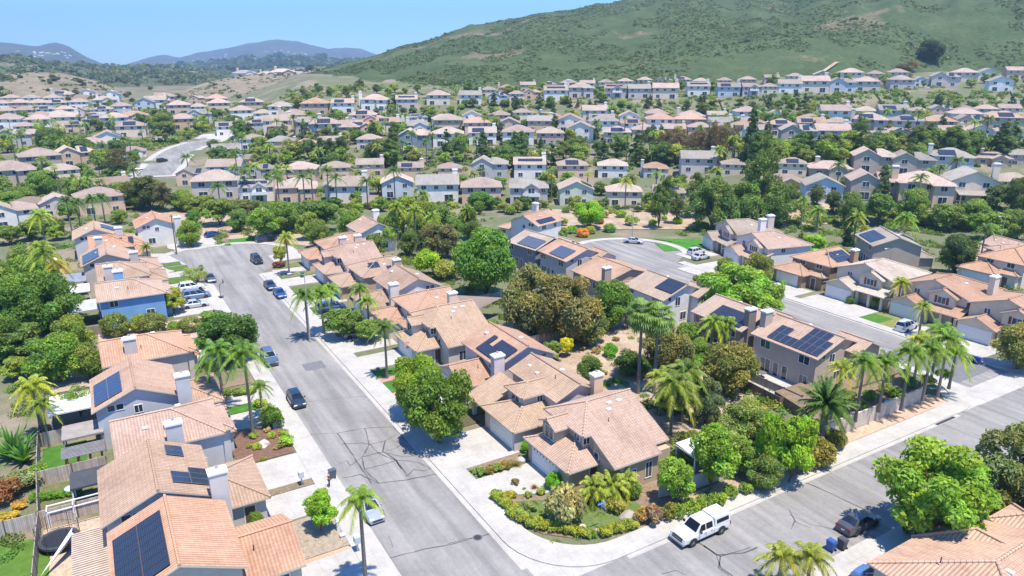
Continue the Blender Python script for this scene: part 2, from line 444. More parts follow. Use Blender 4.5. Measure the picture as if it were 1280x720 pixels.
# raised pavements (kerb .13 high) with rounded corners
def pave(polys): sheet('pavement',polys,M['concrete'],.13,thick=.14)
pave([[(RK,CU+7.5)]+[(RK+7.5-7.5*math.cos(t),CU+7.5-7.5*math.sin(t)) for t in [rad(9*k) for k in range(11)]]+[(88,CU),(88,CU+2.3),(RK+9,CU+2.3)]+
      [(RK+9-6.4*math.sin(t),CU+8.7-6.4*math.cos(t)) for t in [rad(9*k) for k in range(11)]]+[(RK+2.6,150),(RK,150)]])
pave([[(88,CU),(90.5,CU)]+arc(L2-8,CU+8,8,-90,0,10)+[(L2,112),(L2-2.1,112),(L2-2.1,CU+9)]+arc(L2-8,CU+8.3,5.8,0,-90,8)+[(88,CU+2.3)]])
pave([[(LK,-20),(LK,150),(LK-2.0,150),(LK-2.0,-20)]])
pave([[(R2,112),(R2,CU+7)]+arc(R2+7,CU+7,7,180,270,8)+[(160,CU),(160,CU+2),(R2+8,CU+2),(R2+2.1,CU+8),(R2+2.1,112)]])
pave([[(RK+7,CL),(160,CL),(160,CL-1.9),(RK+7,CL-1.9)]])
ring=arc(24.5,167,12.5,-25,115,14)+arc(22,168,12,115,215,10); ring2=arc(24.5,167,14.6,-25,115,14)+arc(22,168,14.1,115,215,10)
pave([ring+list(reversed(ring2))])
ring=arc(105,124.5,12.5,-40,190,18); ring2=arc(105,124.5,14.5,-40,190,18)
pave([ring+list(reversed(ring2))])
# pale gutter strips beside the kerbs
sheet('gutter',[[(RK-.55,44),(RK,44),(RK,150),(RK-.55,150)]],M['concrete'],.020)
sheet('gutter',[[(LK,0),(LK+.5,0),(LK+.5,150),(LK,150)]],M['concrete'],.020)
sheet('gutter',[[(36,CU-.5),(89,CU-.5),(89,CU),(36,CU)]],M['concrete'],.022)
sheet('gutter',[[(R2-.5,50),(R2,50),(R2,110),(R2-.5,110)]],M['concrete'],.020)
sheet('storm_drain',[[(84.0,CU-.42),(88.0,CU-.42),(88.0,CU-.05),(84.0,CU-.05)]],M['dark_metal'],.03)

def pxline(pts): return [at(x,y,0) for x,y in pts]
def ribbon(mb,pts,w,z,mat):
    # irregular tar bead along a polyline
    pp=[]
    for p,q in zip(pts,pts[1:]):
        n=max(1,int((q-p).length/.8))
        for k in range(n): pp.append(p.lerp(q,k/n)+Vector((random.uniform(-.06,.06),random.uniform(-.06,.06),0)))
    pp.append(pts[-1])
    for p,q in zip(pp,pp[1:]):
        d=(q-p).normalized(); s=Vector((-d.y,d.x,0))
        w0=w*random.uniform(.4,1.15)/2
        mb.poly([(p-s*w0).xy[:]+(z,),(q-s*w0).xy[:]+(z,),(q+s*w0).xy[:]+(z,),(p+s*w0).xy[:]+(z,)],mat)
def cr(ox,oy,f,pts): return [(ox+x/f,oy+y/f) for x,y in pts]
def build_cracks():
    tar=bpy.data.materials.new('crack_tar'); nt,out=nodes(tar); principled(nt,out,(.065,.065,.066),.7); M['tar']=tar
    mb=MB()
    c2=lambda pts: cr(300,400,2.25,pts)
    for pts,w in [
      ([(185,322),(275,318),(350,305),(430,300)],.12),([(275,318),(330,400),(370,460)],.14),([(290,445),(340,435),(390,460),(470,450),(565,430)],.16),
      ([(350,305),(365,350),(345,385),(350,420),(390,460)],.15),([(285,350),(340,345),(365,350),(410,340),(440,320)],.12),
      ([(410,340),(400,370),(440,395),(470,440)],.16),([(345,385),(400,372),(460,385),(520,380)],.12),([(440,395),(500,400),(540,420)],.14),
      ([(365,350),(385,372),(410,385),(440,395),(455,420)],.14),([(310,410),(345,385)],.1),([(350,420),(400,408),(440,395)],.14),
      ([(430,300),(470,345),(520,380),(570,430)],.1),([(475,330),(440,360),(400,372)],.1),([(270,410),(300,395),(310,410)],.08),
      ([(470,440),(490,420),(520,425),(565,405)],.12),([(180,232),(260,222),(330,215),(400,218)],.07),([(290,485),(335,470)],.1),
      ([(410,672),(520,645),(600,630),(718,598)],.16),([(75,40),(120,38),(165,45),(230,40)],.08),([(380,620),(382,655)],.06),([(420,610),(430,640)],.05)]:
        ribbon(mb,pxline(c2(pts)),w,.0175,tar)
    c4=lambda pts: cr(880,400,2.25,pts)
    for pts,w in [([(285,457),(350,485),(455,535)],.16),([(240,535),(260,570),(300,585)],.14),([(0,635),(35,662),(110,655),(150,640)],.16),([(35,662),(50,700),(80,720)],.14),
      ([(240,548),(300,575),(370,590)],.1),([(255,565),(245,590)],.1)]:
        ribbon(mb,pxline(c4(pts)),w,.0195,tar)
    c3=lambda pts: cr(560,400,2.25,pts)
    for pts,w in [([(680,612),(750,655),(765,665)],.16),([(765,665),(850,640)],.14),([(765,665),(760,700),(790,720)],.14),([(600,715),(640,705),(670,718)],.12),([(0,628),(80,610),(135,600)],.1)]:
        ribbon(mb,pxline(c3(pts)),w,.0195,tar)
    c6=lambda pts: cr(300,220,3.13,pts)
    for pts,w in [([(190,625),(240,620),(290,640)],.12),([(100,300),(60,340),(20,350)],.1),([(60,560),(130,545)],.08)]:
        ribbon(mb,pxline(c6(pts)),w,.0175,tar)
    tag(mb.build('road_crack_sealing'),kind='structure')
build_cracks()
def manhole(p,label):
    mb=MB(); mb.prism([(math.cos(t)*.5,math.sin(t)*.5) for t in [2*math.pi*k/20 for k in range(20)]],0,.022,M['patch'])
    r=empty('manhole_cover',p,0,label,'manhole cover','manhole covers in the roads')
    mb.build('concrete_collar',r)
    mb=MB(); mb.prism([(math.cos(t)*.36,math.sin(t)*.36) for t in [2*math.pi*k/20 for k in range(20)]],.0221,.028,M['dark_metal']); mb.build('lid',r)
manhole(at(597,672,0),'round iron manhole cover beside the tar line near the street corner')
manhole(at(376,421,0),'round manhole cover in the roadway beyond the square asphalt patch')

# driveways, lawns and beds (b0,b1,a0,a1) at both sides of the streets
def rect(b0,b1,a0,a1): return [(b0,a0),(b1,a0),(b1,a1),(b0,a1)]
sheet('driveway',[[(29.9,55.2),(29.9,58.5),(37.2,58.5),(37.2,53.2),(35.2,52.6)],rect(29.9,37.0,60.9,68.2),rect(29.9,37.2,76.5,80.8),rect(29.9,37.2,91.3,96.6),rect(29.9,37.4,98.5,106),
   rect(29.9,38,111.5,118),rect(29.9,37.4,123,127),rect(29.9,37.4,137.8,143.5),rect(29.9,38,147.5,151),rect(32,48,158,164)],M['concrete'],.080,thick=.09)
sheet('driveway',[rect(9.6,15.3,48.5,54.6),rect(9.5,15.3,61.3,66.3),rect(8.5,15.3,67.6,73.6),rect(8.0,15.3,82.4,86.8),rect(8,15.3,89.2,94.2),
   rect(8.8,15.3,106.6,111.6),rect(8.6,15.3,129.5,139.5),rect(8.5,15.3,142,151),rect(8.5,15,156,160),[(9,171),(15,165),(12,178),(8.5,180)],[(13,183),(15.5,178.5),(24,182),(24,200),(14,200)]],M['concrete'],.080,thick=.09)
sheet('driveway',[rect(110.5,116.3,48.8,56),rect(110.5,116.3,58,61.5),rect(110.5,116.4,69.5,81.5),rect(110.5,116.4,83,90.5),rect(105,117,99.5,108.5),rect(113,121.5,112,118)],M['concrete'],.080,thick=.09)
sheet('driveway',[rect(90.5,96.3,57,62),rect(90,96.3,69,74),rect(90,96.3,85,90),rect(90,96.3,100,106),rect(88,95,112,117),rect(49,57,18,31.4),rect(59,62.5,24,31)],M['concrete'],.080,thick=.09)
G1=(.085,.15,.035); G2=(.06,.16,.025); G3=(.15,.17,.07)
for polys,c in [([rect(30.0,36.6,82.6,86.2)],G2),([rect(30.0,34.6,87.8,90.4)],G2),([rect(30.2,36.2,120.2,122.6),rect(30.2,36.2,118.4,119.9)],G1),([rect(30.2,36.5,127.3,131.5)],G1),
   ([rect(30.2,36.0,132.4,136.6)],(.11,.14,.05)),([rect(30.4,37,144,147)],G3),([rect(31.0,37,151.5,155)],G3),
   ([[(31.6,53),(31.3,49.6),(33.4,46.4),(37.5,44.8),(42,44.3),(42,48.2),(36.8,49.4),(36.4,51.4),(34.5,51.6)]],(.12,.165,.05)),
   ([rect(9.5,15.0,86.9,89.2)],G2),([rect(8.8,15.0,112,116.5)],G2),([rect(9,15,151.5,155.6)],G1),([rect(9,15,161,165)],G1),([[(27,181.5),(33,181),(34,185),(27,185)]],(.05,.19,.02)),
   ([rect(10.5,14,166,169)],G1),([rect(110.7,117,61.9,68.9)],(.20,.21,.07)),([rect(110.7,115,65.8,69.3)],(.07,.17,.03)),([rect(110.7,116,91,97)],G1),([[(113,121),(121,118.6),(124,126),(116,128)]],(.06,.19,.03)),
   ([rect(110.7,118,42.9,47.5)],G1),([rect(90.5,96,76,83)],G1),([rect(90.5,96,62.5,68.5)],G1),([rect(-9.5,-5.2,81,89)],G2),([rect(-9.3,-4.8,72.5,80)],(.13,.14,.06)),
   ([[(-13,55),(-8.5,55),(-8.3,70),(-14,72)]],(.09,.17,.03)),([rect(36.5,38.5,71.3,73.2)],G2)]:
    sheet('lawn',polys,M['lawn'],.102,color=c,thick=.09)
BR=(.16,.095,.07); TAN=(.34,.26,.19); BED=(.22,.16,.11)
for polys,c in [([rect(30.0,36.6,86.3,87.7)],(.42,.22,.20)),([rect(30.0,33.6,81.0,82.5)],(.45,.27,.18)),([[(30.4,59),(36.6,59),(36.6,60.8),(30.4,60.8)]],BED),
   ([[(30.3,54.8),(30.2,49.5),(31.2,47.3),(33.2,45.4),(36.5,44.0),(43.5,43.4),(45.8,44.2),(45.8,48.5),(37.2,48.5),(36.9,52.4),(34.8,52.3)]],BED),
   ([rect(30.0,36.5,69.4,76.2)],(.10,.09,.05)),([rect(9,15,73.9,81.7)],BR),([rect(10,15.2,66.4,67.5)],(.2,.16,.1)),([rect(9.8,15.2,54.9,61.0)],(.30,.25,.19)),([rect(9,15.1,95.5,97.5)],BED),
   ([rect(-3,15.1,117.5,128)],(.40,.30,.235)),([rect(46,68,43.3,45)],TAN),([rect(68,91.5,43.3,46)],(.46,.32,.23)),([rect(110.8,116.5,56.4,57.9)],TAN),([rect(-9,-3.2,50,71.5)],(.42,.33,.25)),
   ([rect(-9,-4.2,102,124)],(.36,.29,.23)),([[(44,166),(44,190),(26,190),(26,187),(36,178)]],(.36,.28,.22)),([rect(10,15,54.3,54.8)],(.5,.3,.2))]:
    sheet('planting_bed',polys,M['mulch'],.091,color=c,thick=.09)
# the dry planted bank between the two rows of houses and other bare banks
sheet('bank',[[(51,54),(73,54),(75,66),(75,98),(51,98)]],M['dry'],.05)
def drape(name, pts, mat, dz=.12, n=14, color=None):
    """surface from a 4-cornered patch of pixels laid on the terrain"""
    mb=MB(); A_,B_,C_,D_=[at(*p) for p in pts]
    for i in range(n):
        for j in range(n):
            q=[]
            for (s,t) in ((i/n,j/n),((i+1)/n,j/n),((i+1)/n,(j+1)/n),(i/n,(j+1)/n)):
                p=A_.lerp(B_,s).lerp(D_.lerp(C_,s),t); q.append((p.x,p.y,height(p.x,p.y)+dz))
            mb.poly(q,mat)
    return tag(mb.build(name,color=color),kind='structure')
drape('bank',[(690,287),(870,287),(870,262),(690,262)],M['dry'])
drape('bank',[(190,300),(345,290),(345,258),(190,262)],M['dry'])
drape('bank',[(615,196),(720,196),(720,184),(615,184)],M['dry'])
drape('bank',[(940,285),(1045,280),(1045,252),(940,252)],M['dry'])
drape('lawn',[(835,302),(880,310),(876,299),(815,299)],M['lawn'],.16,color=(.06,.19,.03))
# the curving road climbing on the left and the streets between the far rows
def far_road(pts,w,mat=None,name='road',dz=.22):
    P_=[at(x,y) for x,y in pts]; Q=[]
    for p,q in zip(P_,P_[1:]):
        k=max(1,int((q-p).length/6))
        for i in range(k): Q.append(p.lerp(q,i/k))
    Q.append(P_[-1])
    for _ in range(3): Q=[Q[0]]+[(Q[i-1]+Q[i]*2+Q[i+1])/4 for i in range(1,len(Q)-1)]+[Q[-1]]
    mb=MB()
    def side(i,s):
        d=(Q[min(i+1,len(Q)-1)]-Q[max(i-1,0)]); d.z=0; d.normalize()
        p=Q[i]+Vector((-d.y,d.x,0))*s; return Vector((p.x,p.y,max(height(p.x,p.y),height(Q[i].x,Q[i].y))+dz))
    for i in range(len(Q)-1):
        mb.poly([side(i,-w/2),side(i+1,-w/2),side(i+1,w/2),side(i,w/2)],mat or M['asphalt'])
    tag(mb.build(name),kind='structure')
far_road([(190,222),(213,196),(232,184),(262,176),(275,168)],19,M['concrete'],'pavement',.16)
far_road([(192,220),(213,196),(232,184),(262,176),(275,168)],13)
# ------------------------------------------------------------------ fences and walls
def fence(label, pts, h=1.75, color=(.30,.26,.22), name='wooden_fence', cat='fence', mat=None, z=0.0, thick=.06, posts=True, group=None, terrain=False):
    P_=[W(b,a,0) for b,a in pts]
    o=P_[0].copy()
    if terrain: o.z=height(o.x,o.y)
    else: o.z=z
    r=empty(name,o,0,label,cat,group)
    mb=MB(); mt=mat or M['fence']; u0=0
    pm=MB()
    for p,q in zip(P_,P_[1:]):
        n=max(1,int((q-p).length/2.4))
        for k in range(n):
            a=p.lerp(q,k/n); b=p.lerp(q,(k+1)/n)
            za=(height(a.x,a.y) if terrain else z)-o.z; zb=za
            d=(b-a); Ld=d.length; d.normalize(); s=Vector((-d.y,d.x,0))*thick/2
            a=a-o; b=b-o; a.z=b.z=0
            A0,A1,B0,B1=a-s,a+s,b-s,b+s
            up=lambda v_,zz: (v_.x,v_.y,zz)
            uvq=[(u0,0),(u0+Ld,0),(u0+Ld,h),(u0,h)]
            mb.poly([up(A0,za),up(B0,za),up(B0,za+h),up(A0,za+h)],mt,uvq)
            mb.poly([up(B1,za),up(A1,za),up(A1,za+h),up(B1,za+h)],mt,uvq)
            mb.poly([up(A0,za+h),up(B0,za+h),up(B1,za+h),up(A1,za+h)],mt,uvq)
            if k==0: mb.poly([up(A1,za),up(A0,za),up(A0,za+h),up(A1,za+h)],mt,uvq)
            mb.poly([up(B0,za),up(B1,za),up(B1,za+h),up(B0,za+h)],mt,uvq)
            u0+=Ld
            if posts: pm.box(a.x-.06,a.x+.06,a.y-.06,a.y+.06,za,za+h+.08,M['bark'] if mt==M['fence'] else mt)
    mb.build('panel',r,color)
    if posts and pm.v: pm.build('post',r,color)
    return r
GREYW=(.36,.32,.28)
fence('weathered grey wooden fence behind the long left row of backyards',[(-9.4,50),(-9.2,72.2),(-9.6,80.5),(-9.8,90),(-9.6,101)],1.8,GREYW)
fence('pale board fence between the trampoline yard and the vegetable garden yard',[(-9.2,72.3),(-3.0,72.3)],1.75,(.50,.42,.36))
fence('pale board fence running left from the trampoline yard corner beside green grass',[(-9.3,72.1),(-14.5,72.4),(-20,73)],1.75,(.50,.43,.37))
fence('board fence across the yard behind the small red pergola',[(-9.6,80.6),(-3.4,80.6)],1.7,(.46,.39,.33))
fence('tall pale fence beside the small lawn and the grey patio roof',[(-9.6,89.8),(-2.8,89.8)],1.75,(.47,.40,.34))
fence('dark brown fence under the green trees left of the orange roof',[(-9.6,101),(-3,101)],1.8,(.20,.15,.12))
fence('leaning grey fence at the bare dirt yard below the blue house',[(-12,117),(-7.5,120.5),(-6.2,129),(-7,134),(-5.8,139)],1.7,(.42,.38,.34))
fence('low grey fence between bare dirt yard and the row of round shrubs',[(-6.5,127.6),(-2,126.8)],1.6,(.30,.26,.23))
fence('long wooden fence on the bank behind the large brown feathery trees',[(50.5,50),(50.6,62),(51,75),(50.8,90),(50.4,104),(50.2,118),(51,132),(53,146)],1.7,(.36,.32,.28))
fence('weathered fence on top of the dry bank behind the fan palms',[(73.6,52),(73.4,66),(73.8,80),(73.6,96),(73,110)],1.75,(.33,.29,.26))
fence('fence climbing beside the big bright green tree',[(51,87.2),(62,87.2),(73.4,87.2)],1.7,(.42,.37,.32))
fence('fence between two back gardens behind the white chimney roofs',[(50.8,109.5),(60,109.5),(72.8,109.5)],1.6,(.42,.37,.32))
fence('brown wooden fence below the queen palms of the corner house',[(81,50.2),(88,49.8),(94.6,50.5)],1.8,(.20,.14,.11))
fence('dark board fence under the patio deck of the corner house',[(71.5,61.8),(71.2,53.5),(76,50.8)],1.5,(.22,.15,.12))
fence('wooden fence behind the taupe house and the narrow cypress',[(132.5,84),(140,92),(148,96)],1.7,(.36,.31,.27))
fence('pale masonry garden wall behind the pavement right of the corner house',[(44.5,46.2),(49,45.6),(56,45.3),(64,45.2),(68.2,45.2)],1.55,(.5,.47,.43),'garden_wall','wall',M['object_rough'],thick=.2,posts=False)
# retaining wall of slump block that curves back at the street corner
def slump_wall():
    pts=[(68.6,45.0),(70,44.95),(73,44.9),(77,44.9),(77.02,45.1),(81,45.1),(85,45.2),(88,45.3),(90.2,45.8),(91.6,47.0),(92.2,49.0)]
    hs=[2.3,2.3,2.25,2.2,2.05,2.05,2.0,1.9,1.75,1.5,1.2]
    P_=[W(b,a) for b,a in pts]; o=P_[0]; r=empty('retaining_wall',o,0,'tan slump block retaining wall under the row of queen palms','wall')
    mb=MB(); u=0
    for i in range(len(P_)-1):
        a=P_[i]-o; b=P_[i+1]-o; d=(b-a); Ld=d.length
        if Ld<.1: continue
        d.normalize(); s=Vector((-d.y,d.x,0))*.22
        for j,(A_,B_,fl) in enumerate(((a,b,0),(a+s,b+s,1))):
            q=[(A_.x,A_.y,0),(B_.x,B_.y,0),(B_.x,B_.y,hs[i+1]),(A_.x,A_.y,hs[i])]; uvq=[(u,0),(u+Ld,0),(u+Ld,hs[i+1]),(u,hs[i])]
            if fl: q.reverse(); uvq.reverse()
            mb.poly(q,M['slump'],uvq)
        mb.poly([(a.x,a.y,hs[i]),(b.x,b.y,hs[i+1]),((b+s).x,(b+s).y,hs[i+1]),((a+s).x,(a+s).y,hs[i])],M['slump'],[(u,0),(u+Ld,0),(u+Ld,.2),(u,.2)])
        u+=Ld
    mb.build('block_face',r)
slump_wall()
# raised garden terrace behind that wall
sheet('terrace',[[(68.9,45.3),(73,45.2),(77,45.2),(85,45.5),(88,45.6),(90,46.1),(91.3,47.2),(91.9,49.2),(91.9,55),(72,55),(71,50)]],M['mulch'],1.5,color=(.20,.15,.10),thick=1.48)
sheet('terrace',[[(71.6,53),(91.5,53),(91.5,66),(71.6,66)]],M['concrete'],.6,thick=.58)

ORDS=['ninth', 'eleventh', 'thirteenth', 'eighth', 'tenth', 'twelfth', 'fourteenth', 'fifteenth', 'seventh', 'sixth', 'fifth', 'third', 'first', 'sixteenth', 'fourth', 'second']
for i,(p0,p1) in enumerate([((985,200),(975,180)),((1030,200),(1015,183)),((1078,199),(1066,180)),((965,142),(955,124)),((1020,138),(1005,120)),((1045,136),(1030,119)),((1105,134),(1092,116)),((1142,134),(1128,117)),((905,141),(898,126)),((742,208),(750,186)),((660,205),(664,188)),((538,206),(545,188)),((454,212),(468,190)),((1270,130),(1262,116)),((615,150),(612,132)),((520,152),(516,138))]):
    a=at(*p0); b=at(*p1); q0=toS(a.x,a.y); q1=toS(b.x,b.y)
    fence('slope fence running uphill between distant terraces, %s from left'%ORDS[i],[q0,q1],1.8,(.24,.20,.17),terrain=True,group='slope fences between distant terraces',posts=False)
# ------------------------------------------------------------------ house building kit
WINCACHE={}
def window_meshes(w,h,mull):
    k=(round(w,2),round(h,2),mull)
    if k not in WINCACHE:
        f=MB(); t=.07; d=.06; m=M['white_trim']          # lies in the x-z plane, faces -y
        f.box(-w/2-t,w/2+t,-d,0,-h/2-t,-h/2,m); f.box(-w/2-t,w/2+t,-d,0,h/2,h/2+t,m)
        f.box(-w/2-t,-w/2,-d,0,-h/2,h/2,m); f.box(w/2,w/2+t,-d,0,-h/2,h/2,m)
        if mull: f.box(-.03,.03,-d*.8,0,-h/2,h/2,m)
        g=MB(); g.box(-w/2,w/2,-.022,0,-h/2,h/2,M['window_glass'])
        WINCACHE[k]=(f.mesh('window'),g.mesh('pane'))
    return WINCACHE[k]
def door_mesh(w,h,style):
    k=('g',w,h,style)
    if k not in WINCACHE:
        m=MB(); pm={'white':M['object_paint'],'brown':M['object_paint']}[style]
        m.box(-w/2,w/2,-.04,0,0,h,pm)
        n=4
        for i in range(n):
            z0=.06+i*h/n; z1=(i+1)*h/n-.05
            c=4
            for j in range(c):
                x0=-w/2+.1+j*(w-.1)/c; m.box(x0,x0+(w-.1)/c-.12,-.065,-.04,z0,z1,pm)
        m.box(-w/2-.12,-w/2,-.09,0,0,h+.12,M['white_trim']); m.box(w/2,w/2+.12,-.09,0,0,h+.12,M['white_trim']); m.box(-w/2,w/2,-.09,0,h,h+.12,M['white_trim'])
        WINCACHE[k]=m.mesh('garage_door')
    return WINCACHE[k]
def panel_mesh(w,h,plain_=False):
    k=('p',w,h,plain_)
    if k not in WINCACHE:
        m=MB(); f=M['dark_metal'] if plain_ else M['frame_grey']
        m.box(-w/2,w/2,-h/2,h/2,0,.035,f)
        e=.025
        m.poly([(-w/2+e,-h/2+e,.04),(w/2-e,-h/2+e,.04),(w/2-e,h/2-e,.04),(-w/2+e,h/2-e,.04)],M['solar'],[(0,0),(w,0),(w,h),(0,h)])
        WINCACHE[k]=m.mesh('solar_panel')
    return WINCACHE[k]

class House:
    """local frame: x away from the street front, y along the street; mirrored houses flip x"""
    def __init__(s,name,label,cat,b,a,mirror=False,rot=ROT,wall=(.5,.46,.4),roof=(.45,.26,.18),world=None,scale=1,z=0,group=None,far=False,fascia=None):
        loc=world if world is not None else W(b,a,z)
        s.r=empty(name,loc,rot,label,cat,group,scale); s.mi=mirror; s.wc=wall; s.rc=roof; s.far=far
        s.wm=MB(); s.rm=MB(); s.caps=[]; s.fascia=M[fascia] if fascia else M['fascia']
    def X(s,x): return -x if s.mi else x
    # --- walls
    def walls(s,x0,x1,y0,y1,z0,z1): s.wm.box(x0,x1,y0,y1,z0,z1,M['stucco'])
    def roofpoly(s,pts,th=.16):
        P_=[Vector(p) for p in pts]; n=(P_[1]-P_[0]).cross(P_[2]-P_[0])
        if n.length<1e-6: n=(P_[2]-P_[0]).cross(P_[3]-P_[0])
        n.normalize()
        if n.z<0: P_.reverse(); n=-n
        up=Vector((0,0,1))-n*n.z
        if up.length<1e-5: up=Vector((0,1,0))
        up.normalize(); u=up.cross(n)
        uv=[(p.dot(u)+50,p.dot(up)+50) for p in P_]
        s.rm.poly(P_,M['tile'],uv)
        Q=[p-Vector((0,0,th)) for p in P_]
        s.rm.poly(list(reversed(Q)),s.fascia)
        for i in range(len(P_)):
            j=(i+1)%len(P_); s.rm.poly([Q[i],Q[j],P_[j],P_[i]],s.fascia)
    def cap(s,a,b):
        if s.far: return
        a=Vector(a)+Vector((0,0,.05)); b=Vector(b)+Vector((0,0,.05)); L_=(b-a).length; n=max(1,int(L_/.42)); d=(b-a)/n
        if a.z>b.z: a,b=b,a; d=-d
        for k in range(n):
            p=a+d*k; q=p+d*1.08
            s.rm.tube(p,q,.15,.10,M['tile'],6)
    def gable(s,x0,x1,y0,y1,z0,ze,zr,axis='x',oh=.4,og=.35,off=.5,hip=(0,0),wallsolid=True,zr_flat=None):
        """pitched block; off = ridge position across the span; hip=(start,end)"""
        if axis=='x':
            T=lambda u,v,z:(u,v,z); u0,u1,v0,v1=x0,x1,y0,y1
        else:
            T=lambda u,v,z:(v,u,z); u0,u1,v0,v1=y0,y1,x0,x1
        vr=v0+(v1-v0)*off; sa=(zr-ze)/(vr-v0); 
        sb=sa if off==.5 else (zr-ze)/(v1-vr)
        if off!=.5: sb=sa; 
        zb=zr-sb*(v1-vr)                       # eave height of the far side with the same pitch
        ea=ze-sa*oh; eb=zb-sb*oh
        ga=og if not hip[0] else oh; gb=og if not hip[1] else oh
        run0=(vr-v0) if hip[0] else 0; run1=(vr-v0) if hip[1] else 0
        R0=T(u0+run0-(0 if hip[0] else og),vr,zr); R1=T(u1-run1+(0 if hip[1] else og),vr,zr)
        A0=T(u0-ga,v0-oh,ea); A1=T(u1+gb,v0-oh,ea); B0=T(u0-ga,v1+oh,eb); B1=T(u1+gb,v1+oh,eb)
        s.roofpoly([A0,A1,R1,R0]); s.roofpoly([B1,B0,R0,R1])
        if hip[0]: s.roofpoly([B0,A0,R0]); s.cap(A0,R0); s.cap(B0,R0)
        if hip[1]: s.roofpoly([A1,B1,R1]); s.cap(A1,R1); s.cap(B1,R1)
        s.cap(R0,R1)
        if not hip[0] and not s.far: s.cap(A0,R0) if False else None
        if wallsolid:
            zt=min(ze,zb)-.1
            s.wm.box(x0,x1,y0,y1,z0,zt,M['stucco'])
            for end,h_ in ((u0,hip[0]),(u1,hip[1])):
                if h_: continue
                e=.01 if end==u0 else -.01
                pts=[T(end+e,v0,zt),T(end+e,v1,zt),T(end+e,v1,zb-.13),T(end+e,vr,zr-.13),T(end+e,v0,ze-.13)]
                s.wm.poly(pts,M['stucco'])
                s.wm.poly(list(reversed([T(end+e*4,p[0 if axis=='y' else 1],p[2]) for p in pts])),M['stucco'])
    def shed(s,x0,x1,y0,y1,z0,zlo,zhi,low='x0',oh=.4,wall=True):
        if low=='x0': k=(zhi-zlo)/(x1-x0); P_=[(x0-oh,y0-oh,zlo-k*oh),(x0-oh,y1+oh,zlo-k*oh),(x1,y1+oh,zhi),(x1,y0-oh,zhi)]
        elif low=='x1': k=(zhi-zlo)/(x1-x0); P_=[(x1+oh,y0-oh,zlo-k*oh),(x1+oh,y1+oh,zlo-k*oh),(x0,y1+oh,zhi),(x0,y0-oh,zhi)]
        elif low=='y0': k=(zhi-zlo)/(y1-y0); P_=[(x0-oh,y0-oh,zlo-k*oh),(x1+oh,y0-oh,zlo-k*oh),(x1+oh,y1,zhi),(x0-oh,y1,zhi)]
        else: k=(zhi-zlo)/(y1-y0); P_=[(x0-oh,y1+oh,zlo-k*oh),(x1+oh,y1+oh,zlo-k*oh),(x1+oh,y0,zhi),(x0-oh,y0,zhi)]
        s.roofpoly(P_)
        if wall: s.wm.box(x0,x1,y0,y1,z0,zlo-.1,M['stucco'])
    # --- parts
    def part(s,name,me,x,y,z,face='-x',color=None,label=None):
        rz={'-y':0,'+x':math.pi/2,'+y':math.pi,'-x':-math.pi/2}[face]
        if s.mi and face in('-x','+x'): rz=-rz
        o=add(name,me,s.r,color,(s.X(x),y,z),(0,0,rz))
        if label: o['label']=label
        return o
    def window(s,face,x,y,z,w=1.3,h=1.2,mull=True,shut=False):
        f,g=window_meshes(w,h,mull); o=s.part('window',f,x,y,z,face); add('pane',g,o)
        if shut:
            k=('sh',h)
            if k not in WINCACHE:
                m=MB(); m.box(-.2,.2,-.06,0,-h/2-.05,h/2+.05,M['shutter']); WINCACHE[k]=m.mesh('shutter')
            add('shutter',WINCACHE[k],o,None,(-w/2-.32,0,0)); add('shutter',WINCACHE[k],o,None,(w/2+.32,0,0))
    def garage(s,x,y,w=4.8,h=2.15,face='-x',color=(.68,.67,.64),top=False):
        o=s.part('garage_door',door_mesh(w,h,'white'),x,y,0.08,face,color)
        if top:
            m=MB()
            for k in range(8): m.box(-w/2+.25+k*w/8,-w/2+.45+k*w/8,-.075,-.04,h-.3,h-.12,M['window_glass'])
            m.build('door_window',o)
    def door(s,face,x,y,w=.95,h=2.05,color=(.12,.07,.05)):
        k=('d',w,h)
        if k not in WINCACHE:
            m=MB(); m.box(-w/2,w/2,-.04,0,0,h,M['object_paint']); m.box(-w/2-.1,-w/2,-.06,0,0,h+.1,M['white_trim']); m.box(w/2,w/2+.1,-.06,0,0,h+.1,M['white_trim']); m.box(-w/2,w/2,-.06,0,h,h+.1,M['white_trim'])
            m2=MB(); m2.tube((w/2-.12,-.1,1),(w/2-.12,-.04,1),.03,.03,M['grey_metal'],6)
            WINCACHE[k]=(m.mesh('front_door'),m2.mesh('handle'))
        a,b=WINCACHE[k]; o=s.part('front_door',a,x,y,.1,face,color); add('handle',b,o)
    def chimney(s,x,y,z1,w=1.5,d=.95,z0=0,color=None,cap=True):
        m=MB(); xx=s.X(x)
        m.box(xx-w/2,xx+w/2,y-d/2,y+d/2,z0,z1,M['stucco'])
        o=m.build('chimney',s.r,color or s.wc)
        m=MB(); m.box(xx-w/2-.1,xx+w/2+.1,y-d/2-.1,y+d/2+.1,z1+.001,z1+.22,M['white_trim'])
        m.box(xx-w/2+.1,xx+w/2-.1,y-d/2+.1,y+d/2-.1,z1+.22,z1+.36,M['white_trim'])
        m.tube((xx,y,z1+.36),(xx,y,z1+.62),.16,.16,M['grey_metal'],8); m.build('chimney_cap',o)
